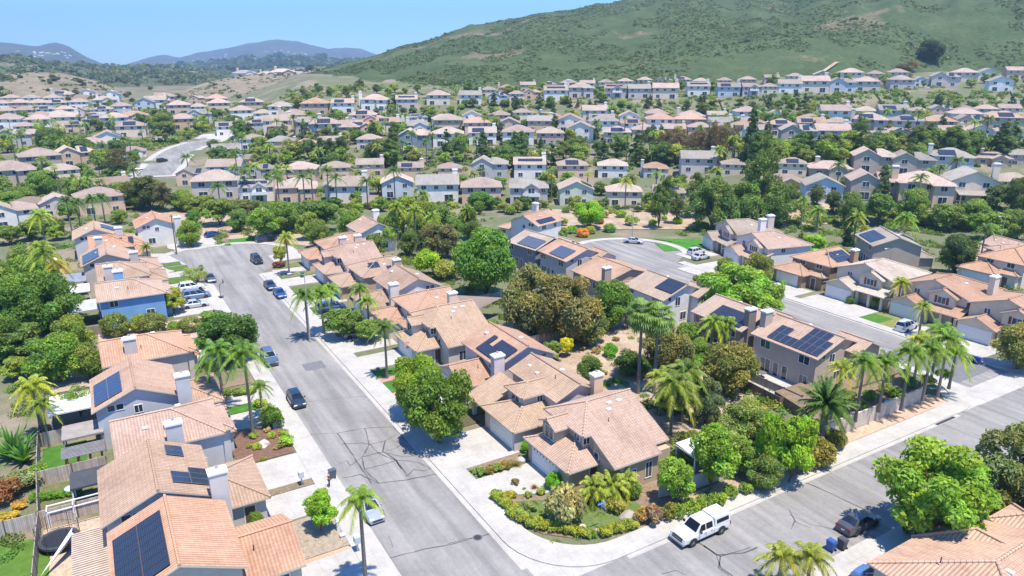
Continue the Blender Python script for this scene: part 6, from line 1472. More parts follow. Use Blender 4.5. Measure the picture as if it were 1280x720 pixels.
# pickup with camper shell
def pickup():
    r=empty('pickup_truck',W(43.85,39.75,.012),ROT+math.pi,'white crew-cab pickup truck with camper shell parked on the side street','pickup truck')
    Wd=1.0; pm=M['paint']; m=MB(); col=(.72,.72,.72)
    prof=[(-2.9,.62),(-2.88,1.05),(-2.7,1.10),(1.05,1.12),(2.0,1.08),(2.75,1.0),(2.92,.80)]
    S=[]
    for x,z in prof:
        tp=1-.07*max(0,(abs(x)-2.3)/.6); s=[(x,-Wd*.93*tp,.42),(x,-Wd*tp,.55),(x,-Wd*tp,min(.9,z)),(x,-Wd*.97*tp,z-.05),(x,-Wd*.88*tp,z),(x,0,z+.04)]
        S.append(s+[(p[0],-p[1],p[2]) for p in reversed(s[:-1])])
    for a,b in zip(S,S[1:]):
        for k in range(len(a)-1): m.poly([a[k],b[k],b[k+1],a[k+1]],pm,smooth=True)
    m.poly(S[0],pm); m.poly(list(reversed(S[-1])),pm); m.poly([s[0] for s in S]+[s[-1] for s in reversed(S)],M['car_trim'])
    for x in (-1.75,1.85):
        for s_ in (-1,1):
            y=s_*(Wd+.006); m.poly([(x+math.cos(t)*.52,y,.42+math.sin(t)*.52) for t in [math.pi*k/14 for k in range(15)]],M['car_trim'])
    m.build('body',r,col)
    m=MB(); zb=1.13; B=[(-.85,zb),(1.45,zb)]; w0,w1=.90,.72; H=1.92
    def box_t(m,x0,x1,xr0,xr1,z0,z1,w0,w1):
        Bq=[(x0,-w0,z0),(x1,-w0,z0),(x1,w0,z0),(x0,w0,z0)]; Rq=[(xr0,-w1,z1),(xr1,-w1,z1),(xr1,w1,z1),(xr0,w1,z1)]
        for k in range(4): m.poly([Bq[k],Bq[(k+1)%4],Rq[(k+1)%4],Rq[k]],pm)
        m.poly(Rq,pm)
    box_t(m,-.84,1.45,-.78,.70,zb,H,w0,w1); m.build('cab',r,col)
    m=MB(); box_t(m,-2.86,-.90,-2.78,-.90,zb,H+.02,.94,.84); m.build('camper_shell',r,col)
    def win(n,a,b,c,d): q=MB(); q.poly([a,b,c,d],M['car_glass']); q.poly([d,c,b,a],M['car_glass']); q.build(n,r)
    sw=lambda t: w0+(w1-w0)*t+.012
    win('windscreen',(1.38,-.76,1.22),(1.38,.76,1.22),(.79,.66,1.86),(.79,-.66,1.86))
    for s_ in (-1,1):
        za,zb2=1.22,1.78; ta,tb=(za-1.13)/.79,(zb2-1.13)/.79
        win('side_window',(.28,s_*sw(ta),za),(1.12,s_*sw(ta),za),(.76,s_*sw(tb),zb2),(.28,s_*sw(tb),zb2))
        win('side_window',(-.62,s_*sw(ta),za),(.18,s_*sw(ta),za),(.18,s_*sw(tb),zb2),(-.62,s_*sw(tb),zb2))
        win('shell_window',(-2.65,s_*.935,1.36),(-1.1,s_*.935,1.36),(-1.1,s_*.885,1.76),(-2.6,s_*.885,1.76))
        q=MB(); q.box(2.62,2.88,s_*.80-.13,s_*.80+.13,.86,1.02,M['lamp_glass']); q.build('headlight',r)
        q=MB(); q.box(-2.93,-2.84,s_*.90-.08,s_*.90+.08,.75,1.05,M['red_glass']); q.build('tail_light',r)
        q=MB(); q.box(1.0,1.14,s_*1.0,s_*1.22,1.22,1.46,M['car_trim']); q.build('mirror',r)
        for x in (.36,-.5): q=MB(); q.box(x,x+.16,s_*1.0,s_*1.03,.98,1.02,M['car_trim']); q.build('door_handle',r)
        for x in (.24,-.74,1.3): q=MB(); q.box(x,x+.012,s_*1.0-.006,s_*1.0+.006,.5,1.1,M['car_trim']); q.build('door_seam',r)
    q=MB(); q.box(2.80,2.945,-.62,.62,.66,.98,M['car_trim']); q.box(2.946,2.96,-.52,.52,.80,.84,M['grey_metal']); q.build('grille',r)
    q=MB(); q.box(2.80,3.05,-.92,.92,.42,.62,M['grey_metal']); q.build('front_bumper',r); q=MB(); q.box(-3.02,-2.85,-.9,.9,.45,.62,M['grey_metal']); q.build('rear_bumper',r)
    for x in (-1.75,1.85):
        for s_ in (-1,1):
            w=empty('wheel',(x,s_*.90,.42)); w.parent=r; add('tyre',WH[0],w,None,None,None,(1.22,1.25,1.22)); add('rim',WH[1],w,None,None,None,(1.22,1.27,1.22))
pickup()
# ------------------------------------------------------------------ bins, post boxes, poles, hoop, sign
def bin_(p,rz,color,label,lid=None,group='wheeled rubbish bins'):
    r=empty('wheelie_bin',(p.x,p.y,.02 if p.z==0 else p.z),rz,label,'rubbish bin',group)
    m=MB(); B=[(-.24,-.28),(.24,-.28),(.24,.28),(-.24,.28)]; T_=[(-.30,-.36),(.30,-.36),(.30,.36),(-.30,.36)]
    for k in range(4): m.poly([(*B[k],.06),(*B[(k+1)%4],.06),(*T_[(k+1)%4],1.0),(*T_[k],1.0)],M['object_paint'])
    m.poly([(*q,.06) for q in reversed(B)],M['object_paint']); m.build('body',r,color)
    m=MB(); m.box(-.32,.32,-.38,.38,1.0,1.06,M['object_paint']); m.box(-.26,.26,-.30,.32,1.06,1.10,M['object_paint']); m.build('lid',r,lid or color)
    m=MB(); m.tube((-.3,.42,.98),(.3,.42,.98),.02,.02,M['object_paint'],6); m.build('handle',r,color)
    for s_ in (-1,1): m=MB(); m.tube((s_*.24,.30,.12),(s_*.31,.30,.12),.12,.12,M['tyre'],10); m.build('wheel',r)
GRN=(.03,.05,.055)
bin_(at(416,598,0),ROT+1.6,(.07,.09,.12),'grey wheeled bin at the kerb next to the standing person'); bin_(at(1052,686,0),ROT+3.14,(.06,.065,.07),'dark grey wheeled bin at the lower right kerb'); bin_(at(1038,688,0),ROT+3.14,(.03,.09,.28),'blue wheeled bin behind the yellowish palms at the lower right kerb')
bin_(at(1214,453,0),ROT,(.05,.08,.11),'grey-blue wheeled bin, left of a pair by the far right driveway'); bin_(at(1221,455,0),ROT,(.01,.05,.30),'blue wheeled bin, right of a pair by the far right driveway')
bin_(at(397,388,0),ROT,(.62,.66,.70),'white-grey wheeled bin beside the blue minivan',(.55,.6,.65)); bin_(at(404,388,0),ROT,(.01,.10,.45),'blue wheeled bin beside the blue minivan'); bin_(at(252,338,0),ROT,(.03,.04,.04),'dark wheeled bin at the left kerb near the sparse tree'); bin_(at(1044,356,0),ROT,(.2,.2,.2),'small grey bin beside the brown garage driveway'); bin_(at(378,347,0),ROT,(.02,.12,.05),'green wheeled bin by the orange hip-roofed house')
def mailbox(p,label,rz=0):
    r=empty('mailbox_unit',p,rz,label,'mailbox'); m=MB(); m.box(-.07,.07,-.07,.07,0,1.0,M['grey_metal']); m.build('post',r)
    m=MB(); m.box(-.34,.34,-.24,.24,.95,1.62,M['object_paint']); m.build('box',r,(.46,.47,.49)); m=MB()
    for k in range(3):
        for s_ in (-.17,.17): m.box(s_-.14,s_+.14,-.255,-.24,1.0+k*.2,1.16+k*.2,M['white_trim'])
    m.build('door',r)
mailbox(W(14.0,66.8,.13),'grey group mailbox on a post by the left pavement',ROT-1.57); mailbox(W(15.5,53.6,.13),'pale group mailbox on a post near the small bright tree',ROT-1.57)
mailbox(at(1107,516,.13),'pale pedestal mailbox in front of the slump block wall',ROT)
def box_cab(p,label,c=(.22,.30,.24),s=(.5,.4,.8)):
    r=empty('utility_box',p,ROT,label,'utility box'); m=MB(); m.box(-s[0],s[0],-s[1],s[1],0,s[2],M['object_paint']); m.build('cabinet',r,c); m=MB(); m.box(-s[0]-.04,s[0]+.04,-s[1]-.04,s[1]+.04,s[2],s[2]+.06,M['object_paint']); m.build('lid',r,c)
box_cab(at(346,534,0),'grey-green utility cabinet beside the kerb palms'); box_cab(at(423,664,0),'short white utility pedestal behind the small bright tree',(.6,.6,.6),(.14,.14,1.1)); box_cab(at(428,672,0),'tiny utility box beside the white pedestal',(.5,.5,.5),(.2,.2,.3))
def hydrant(p):
    r=empty('fire_hydrant',p,0,'yellow-white fire hydrant at the edge of the side street planting','fire hydrant'); m=MB(); m.tube((0,0,0),(0,0,.6),.10,.10,M['object_paint'],10); m.tube((0,0,.6),(0,0,.75),.12,.05,M['object_paint'],10); m.tube((-.2,0,.42),(.2,0,.42),.06,.06,M['object_paint'],8); m.build('body',r,(.6,.5,.1))
def lamp(p,label,h=8.5,ang=0.0,arm=1.9):
    r=empty('street_lamp',p,ang,label,'street lamp','street lamps'); m=MB(); m.tube((0,0,0),(0,0,h),.10,.06,M['lamp_pole'],8); m.tube((0,0,0),(0,0,.4),.18,.16,M['lamp_pole'],8); m.build('pole',r)
    m=MB(); m.path([Vector((0,0,h-.1)),Vector((arm*.5,0,h+.35)),Vector((arm,0,h+.45))],[.05,.04,.035],M['lamp_pole'],6); m.build('arm',r)
    m=MB(); m.box(arm-.05,arm+.6,-.14,.14,h+.36,h+.5,M['object_paint']); m.box(arm+.05,arm+.5,-.11,.11,h+.32,h+.36,M['lamp_glass']); m.build('lamp_head',r,(.55,.56,.57))
plain('lamp_pole',(.40,.40,.39),.6,.2)
for px,b,t,l,a in [(388,428,343,'street lamp in front of the pink-roofed house on the right kerb',ROT+3.14),(324,292,264,'street lamp at the dead end below the bank',ROT-1.5),(790,302,258,'street lamp at the turning circle behind the silver sedan',-1.0),(1249,308,272,'street lamp on the bank near the right edge',ROT+3.0),(1111,338,312,'street lamp between the pale pink roof and the taupe gabled house',ROT+3.1)]:
    p=at(px,b,0); lamp(p,l,hgt(p,t),a)
def wood_pole(p,h,label):
    r=empty('utility_pole',p,0,label,'pole'); m=MB(); m.tube((0,0,0),(0,0,h),.16,.11,M['bark'],8); m.build('pole',r); m=MB(); m.box(-.5,.5,-.05,.05,h-.5,h-.4,M['bark']); m.build('crossarm',r)
p=at(221,318,0); wood_pole(p,hgt(p,268),'dark wooden pole between the chimney house and the round street tree')
def hoop(p,rz):
    r=empty('basketball_hoop',p,rz,'portable basketball hoop standing at the left kerb','basketball hoop'); m=MB(); m.box(-.4,.4,-.5,.5,0,.2,M['dark_metal']); m.build('base',r)
    m=MB(); m.path([Vector((0,0,.1)),Vector((0,0,2.4)),Vector((.7,0,3.0))],[.05,.05,.05],M['dark_metal'],6); m.build('pole',r)
    m=MB(); m.box(.7,.75,-.6,.6,2.75,3.5,M['object_paint']); m.build('backboard',r,(.10,.10,.11)); m=MB()
    for k in range(12): a,b=2*math.pi*k/12,2*math.pi*(k+1)/12; m.tube((1.0+math.cos(a)*.23,math.sin(a)*.23,3.0),(1.0+math.cos(b)*.23,math.sin(b)*.23,3.0),.012,.012,M['red_glass'],4)
    m.build('rim',r)
hoop(at(276,372,0),ROT)
def street_sign(p):
    r=empty('street_name_sign',p,ROT,'blue street name sign on a pole at the corner garden','street sign'); m=MB(); m.tube((0,0,0),(0,0,2.9),.035,.03,M['grey_metal'],6); m.build('pole',r)
    for z,rz in ((2.75,0),(2.5,math.pi/2)):
        m=MB(); m.box(-.5,.5,-.02,.02,z,z+.22,M['object_paint']); o=m.build('name_plate',r,(.02,.12,.45)); o.rotation_euler=(0,0,rz)
        m=MB()                                             # unreadable white lettering, as small strokes
        for k in range(9): m.box(-.42+k*.095,-.37+k*.095,-.026,.026,z+.07,z+.155,M['white_paint'])
        q=m.build('lettering',o)
street_sign(at(751,662,.1))
def flag(p,rz):
    r=empty('flag',p,rz,'red, white and blue flag hanging at the garage of the broad tan roofed house','flag'); m=MB(); m.tube((0,0,0),(-.7,0,.7),.02,.015,M['white_paint'],5); m.build('flag_pole',r)
    m=MB()
    for k in range(7): m.poly([(-.7+.0,0,.7-k*.12),(-.7+.85,.02,.62-k*.12),(-.7+.85,.02,.50-k*.12),(-.7,0,.58-k*.12)],M['red_glass'] if k%2==0 else M['white_paint'])
    m.poly([(-.705,.005,.7),(-.33,.015,.665),(-.33,.015,.31),(-.705,.005,.34)],M['object_paint']); m.build('cloth',r,(.03,.05,.22))
flag(W(36.4,91.5,2.3),ROT)
# play table, cart, barbecue
def bbq(p):
    r=empty('barbecue_grill',p,.4,'grey gas barbecue beside the pale lattice pergola','barbecue'); m=MB(); m.box(-.6,.6,-.28,.28,.2,.85,M['grey_metal']); m.build('cabinet',r); m=MB(); m.tube((-.55,0,.95),(.55,0,.95),.26,.26,M['grey_metal'],12); m.build('hood',r)
    for s_ in (-1,1): m=MB(); m.box(s_*.6,s_*.95,-.25,.25,.8,.85,M['grey_metal']); m.build('side_shelf',r)
bbq(at(107,702,0))
# ------------------------------------------------------------------ the person on the pavement
def skin_obj(name,verts,edges,radii,mat,parent,color,root=0,sub=1):
    me=bpy.data.meshes.new(name+'_skeleton'); me.from_pydata([Vector(v) for v in verts],edges,[]); o=bpy.data.objects.new(name,me); COL.objects.link(o)
    o.modifiers.new('skin','SKIN').use_smooth_shade=True
    for i,r_ in enumerate(radii): me.skin_vertices[0].data[i].radius=(r_,r_) if isinstance(r_,(int,float)) else r_
    me.skin_vertices[0].data[root].use_root=True
    sb=o.modifiers.new('sub','SUBSURF'); sb.levels=sub; sb.render_levels=sub
    bpy.context.view_layer.update(); dg=bpy.context.evaluated_depsgraph_get(); m2=bpy.data.meshes.new_from_object(o.evaluated_get(dg))
    bpy.data.objects.remove(o); m2.name=name; m2.materials.clear(); m2.materials.append(mat); return add(name,m2,parent,color)
def person():
    r=empty('person',W(16.35,64.9,.14),ROT+1.2,'person in dark clothes standing on the left pavement holding a phone','person','')
    del r['category']; r['category']='person'
    V=[(0,0,.95),(0,0,1.15),(0,0,1.38),(0,.005,1.50),(0,.0,1.58),(0,.01,1.66),(0,.01,1.74)]; E_=[(0,1),(1,2),(2,3),(3,4),(4,5),(5,6)]; R_=[(.15,.10),(.14,.095),(.16,.10),.055,(.07,.08),(.08,.098),(.055,.065)]
    def chain(start,pts,rs):
        k=start
        for p,q in zip(pts,rs): V.append(p); R_.append(q); E_.append((k,len(V)-1)); k=len(V)-1
        return k
    for s_ in (-1,1):
        chain(0,[(s_*.10,0,.86),(s_*.11,.01,.50),(s_*.12,-.01,.10),(s_*.13,.12,.04)],[.095,.062,.042,.035])
        w=chain(2,[(s_*.19,0,1.38),(s_*.24,-.02,1.10),(s_*.14,.20,1.14 if s_>0 else 1.0)],[.055,.042,.028]); h=V[w]
        for f in range(4): chain(w,[(h[0]-s_*(.03-.02*f)*1,h[1]+.07,h[2]+.01),(h[0]-s_*(.03-.02*f),h[1]+.10+.01*(f in(1,2)),h[2]-.01),(h[0]-s_*(.03-.02*f),h[1]+.11,h[2]-.035)],[.010,.009,.008])
        chain(w,[(h[0]-s_*.045,h[1]+.03,h[2]+.02),(h[0]-s_*.05,h[1]+.065,h[2]+.03)],[.011,.009])
    plain('skin',(.42,.25,.17),.6,var=.04)
    skin_obj('body',V,E_,R_,M['skin'],r,None)
    # shirt, trousers, hair
    skin_obj('shirt',[(0,0,.92),(0,0,1.15),(0,0,1.40),(-.19,0,1.38),(-.235,-.015,1.18),(.19,0,1.38),(.235,-.015,1.18)],[(0,1),(1,2),(2,3),(3,4),(2,5),(5,6)],[(.168,.118),(.155,.112),(.172,.118),.068,.056,.068,.056],M['object_paint'],r,(.05,.05,.06))
    skin_obj('trousers',[(0,0,.95),(-.10,0,.86),(-.11,.01,.50),(-.12,-.01,.12),(.10,0,.86),(.11,.01,.50),(.12,-.01,.12)],[(0,1),(1,2),(2,3),(0,4),(4,5),(5,6)],[(.16,.115),.108,.076,.058,.108,.076,.058],M['object_paint'],r,(.03,.035,.06))
    skin_obj('hair',[(0,-.02,1.66),(0,-.015,1.76)],[(0,1)],[(.092,.10),(.07,.075)],M['object_paint'],r,(.02,.014,.01))
    m=MB(); m.box(-.04,.04,.30,.31,1.12,1.26,M['dark_metal']); m.build('phone',r)
person()
for px,b,l in [(300,256,'thin street lamp behind the dead-end bank trees'),(455,243,'thin street lamp between the nearest distant rows, left'),(632,246,'thin street lamp between the nearest distant rows, middle'),(1035,240,'thin street lamp between the nearest distant rows, right'),(228,198,'street lamp beside the curving road, near its bend'),(178,232,'street lamp at the lower end of the curving road')]:
    p=at(px,b); lamp(p,l,8.5,ROT)
for b,a,l in [(29.0,84.0,'street lamp on the right pavement by the small front lawn'),(15.8,124.5,'street lamp on the left pavement by the mulched gap'),(96.6,60.0,'street lamp on the second street before the taupe corner house')]:
    pass
# ------------------------------------------------------------------ the far rows of houses (each its own object, built from shared kinds)
def fb(plan,wall,roof):
    h=House('house','x','house',0,0,False,0,wall,roof,world=Vector((0,0,-500)),far=True); plan(h); h.done(); return h.r
# far kinds are seen from their garden side: -y faces the camera; origin at the middle of that wall base
def fwin(h,lst):
    for x,z,w,hh in lst: h.window('-y',x,0,z,w,hh)
def k_hip(h): 
    h.gable(-6,6,0,10,-2.5,5.3,7.3,'x',.5,hip=(1,1)); fwin(h,[(-3.4,4.2,1.6,1.1),(0.6,4.2,1.2,1.0),(3.6,4.2,1.6,1.1),(-3.2,1.4,2.2,1.8),(3.4,1.4,1.6,1.3)]); h.window('+x',6,5,4.2,1.2,1.1); h.window('-x',-6,5,4.2,1.2,1.1)
def k_hipwing(h):
    k_hip(h); h.gable(1,5.6,-2.2,3,-2.5,5.2,6.5,'y',.45,hip=(1,0)); h.window('-y',3.2,-2.2,4.2,1.5,1.1); h.window('-y',3.2,-2.2,1.4,1.9,1.8); h.chimney(-6.5,4,8.2)
def k_gx(h):
    h.gable(-6,6,0,9.5,-2.5,5.3,7.2,'x',.5,.4); fwin(h,[(-4,4.2,1.3,1.1),(-.4,4.2,1.1,1.0),(3.6,4.2,1.8,1.1),(-3.6,1.4,1.6,1.4),(3.2,1.3,2.4,1.9)]); h.window('-x',-6,4,4.2,1.1,1.1); h.window('+x',6,4,4.2,1.1,1.1); h.chimney(5.2,5.6,8.2)
def k_gy(h):
    h.gable(-5,5.4,0,10,-2.5,5.2,7.4,'y',.5,.45); fwin(h,[(-2.6,4.1,1.4,1.1),(2.6,4.1,1.4,1.2),(-2.4,1.4,2.0,1.8),(2.6,1.4,1.2,1.3)]); h.window('-x',-5,5,4.2,1.1,1.1); h.window('+x',5.4,5,4.2,1.1,1.1)
def k_gycover(h):
    k_gy(h); h.shed(-3.6,4.0,-3,0,0,2.3,2.8,'y0',.2,wall=False); h.column(-3.2,-2.8,2.3,.18); h.column(3.6,-2.8,2.3,.18); h.chimney(6,6,8.4)
def k_balc(h):
    h.gable(-6,6,0,9.5,-2.5,5.3,7.2,'x',.5,hip=(0,1)); h.gable(-1.6,3.2,-1.2,4,-2.5,5.2,6.6,'y',.45); h.window('-y',.8,-1.2,4.2,2.0,1.7); fwin(h,[(-4,4.2,1.4,1.1),(4.7,4.2,1.1,1.1),(-4,1.4,1.8,1.8)])
    h.window('-y',.8,-1.2,1.3,2.4,1.9); m=MB(); m.box(-2.0,3.6,-2.6,-1.22,2.7,2.85,M['white_trim']); m.box(-2.0,3.6,-2.6,-2.54,2.85,3.75,M['white_trim']); m.box(-2,-1.9,-2.6,-2.5,0,2.7,M['white_trim']); m.box(3.5,3.6,-2.6,-2.5,0,2.7,M['white_trim']); m.build('balcony',h.r)
def k_low(h):
    h.gable(-7,7,0,10,-2.5,3.3,5.2,'x',.5,hip=(1,1)); h.gable(-1,5,-2,4,-2.5,3.2,4.6,'y',.45); h.window('-y',2,-2,1.7,1.8,1.2); fwin(h,[(-4,1.7,1.8,1.2),(6,1.7,.9,1.0)]); h.chimney(-4,5,6.2)
def k_step(h):
    h.gable(-5.5,5.5,2,10,-2.5,5.3,7.2,'x',.5,hip=(0,0)); h.gable(-6,1,-1,4,-2.5,2.9,4.2,'x',.45,hip=(1,1)); fwin(h,[]); h.window('-y',-3.4,2,4.3,1.3,1.0); h.window('-y',2.4,2,4.3,1.6,1.1); h.window('-y',3.4,2,1.4,1.6,1.7); h.window('-y',-3,-1,1.5,1.8,1.2); h.chimney(5.9,6,8.3)
def k_two(h):
    h.gable(-6,1,0,9,-2.5,5.2,7.0,'y',.45); h.gable(.9,6.4,1.5,9.5,-2.5,5.0,6.7,'x',.45,hip=(0,1)); h.window('-y',-2.6,0,4.2,1.6,1.2); h.window('-y',-2.6,0,1.4,2.2,1.8); h.window('-y',3.6,1.5,4.2,1.5,1.1); h.window('-y',3.6,1.5,1.4,1.5,1.3)
KINDS={'hip':k_hip,'hipw':k_hipwing,'gx':k_gx,'gy':k_gy,'gyc':k_gycover,'balc':k_balc,'low':k_low,'step':k_step,'two':k_two}
SOLP={'hip':((-3,0,5.3),(0,5,2.0)),'hipw':((-4.6,0,5.3),(0,5,2.0)),'gx':((-4.6,0,5.3),(0,4.75,1.9)),'balc':((-5.6,0,5.3),(0,4.75,1.9)),'low':((-5.0,0,3.3),(0,5,1.9)),'step':((-3,2,5.3),(0,4,1.9)),'gy':None,'gyc':None,'two':((1.6,1.5,5.0),(0,4,1.7))}
FP={}
def fproto(kind,sol):
    k=(kind,sol)
    if k in FP: return FP[k]
    h=House('house','x','house',0,0,False,0,WHT,OT,world=Vector((0,0,0)),far=True); KINDS[kind](h)
    if sol:
        if SOLP[kind]:
            p,v=SOLP[kind]; cells=[(i,j) for i in range(2 if kind=='two' else 4) for j in (0,1)]
            if sol==2: cells=[(i,1) for i in range(3 if kind=='two' else 7)]
            h.solar(p,(1,0,0),v,cells,1.3 if kind!='two' else 1.1,1.7,plain_=True)
        else: h.solar((5.4,1.5,5.2),(0,1,0),(-5,0,2.1),[(i,j) for i in range(4) for j in (0,1)],1.2,1.8,plain_=True)
    h.done(); FP[k]=[h.r,False]; return FP[k]
WALLN={'w':('white',(.66,.65,.63)),'c':('cream',(.60,.53,.43)),'p':('peach',(.58,.43,.34)),'l':('lilac-grey',(.50,.45,.44)),'t':('taupe',(.40,.345,.30)),'g':('grey',(.42,.43,.45)),'b':('pale blue',(.44,.50,.57)),'n':('pale green',(.47,.51,.42)),'d':('dark blue-grey',(.22,.27,.32)),'o':('tan',(.50,.38,.28)),'k':('pink',(.60,.38,.34))}
ROOFN={'t':('tan',(.45,.375,.32)),'p':('pinkish',(.47,.365,.325)),'o':('orange',(.49,.325,.245)),'g':('grey',(.34,.315,.295)),'b':('brown',(.36,.27,.225)),'m':('tan-pink',(.51,.42,.37))}
ORD=['','first','second','third','fourth','fifth','sixth','seventh','eighth','ninth','tenth','eleventh','twelfth','thirteenth','fourteenth','fifteenth','sixteenth','seventeenth','eighteenth','nineteenth','twentieth','twenty-first','twenty-second','twenty-third','twenty-fourth','twenty-fifth','twenty-sixth','twenty-seventh','twenty-eighth','twenty-ninth','thirtieth']
for k in range(31,140): ORD.append(('%d'%k)+('st' if k%10==1 and k%100!=11 else 'nd' if k%10==2 and k%100!=12 else 'rd' if k%10==3 and k%100!=13 else 'th'))
FOOT=[]
def far_house(kind,wc,rc,sol,cx,by,wpx,rowname,rank,turn=0.0,detail=True):
    p=at(cx,by); s=wpx*depth_of(p)/FPX/12.4; s=max(.72,min(1.18,s))
    src=fproto(kind,sol); root=src[0]
    if not src[1]: src[1]=True; o=root
    else: o=copy_tree(root)
    o.location=(p.x,p.y,p.z-.1); view=-math.atan2(p.x,p.y); o.rotation_euler=(0,0,view*.55+turn); o.scale=(s,s,s*1.06)
    col=WALLN[wc][1]; rcol=ROOFN[rc][1]; j=random.uniform(.90,1.08); j2=random.uniform(.78,1.1)
    for ch in KIDS[o.name]:
        if ch.name.startswith('roof'): ch.color=(*[c*j2 for c in rcol],1)
        elif ch.name.startswith('wall') or ch.name.startswith('chimney') or ch.name.startswith('porch'): ch.color=(*[min(.7,c*j*1.03) for c in col],1)
    tag(o,'%s house with %s%s roof, %s from left in %s'%(WALLN[wc][0],ROOFN[rc][0],' solar' if sol else '',ORD[rank],rowname),'house','houses in '+rowname)
    FOOT.append((p.x,p.y,8*s)); return o
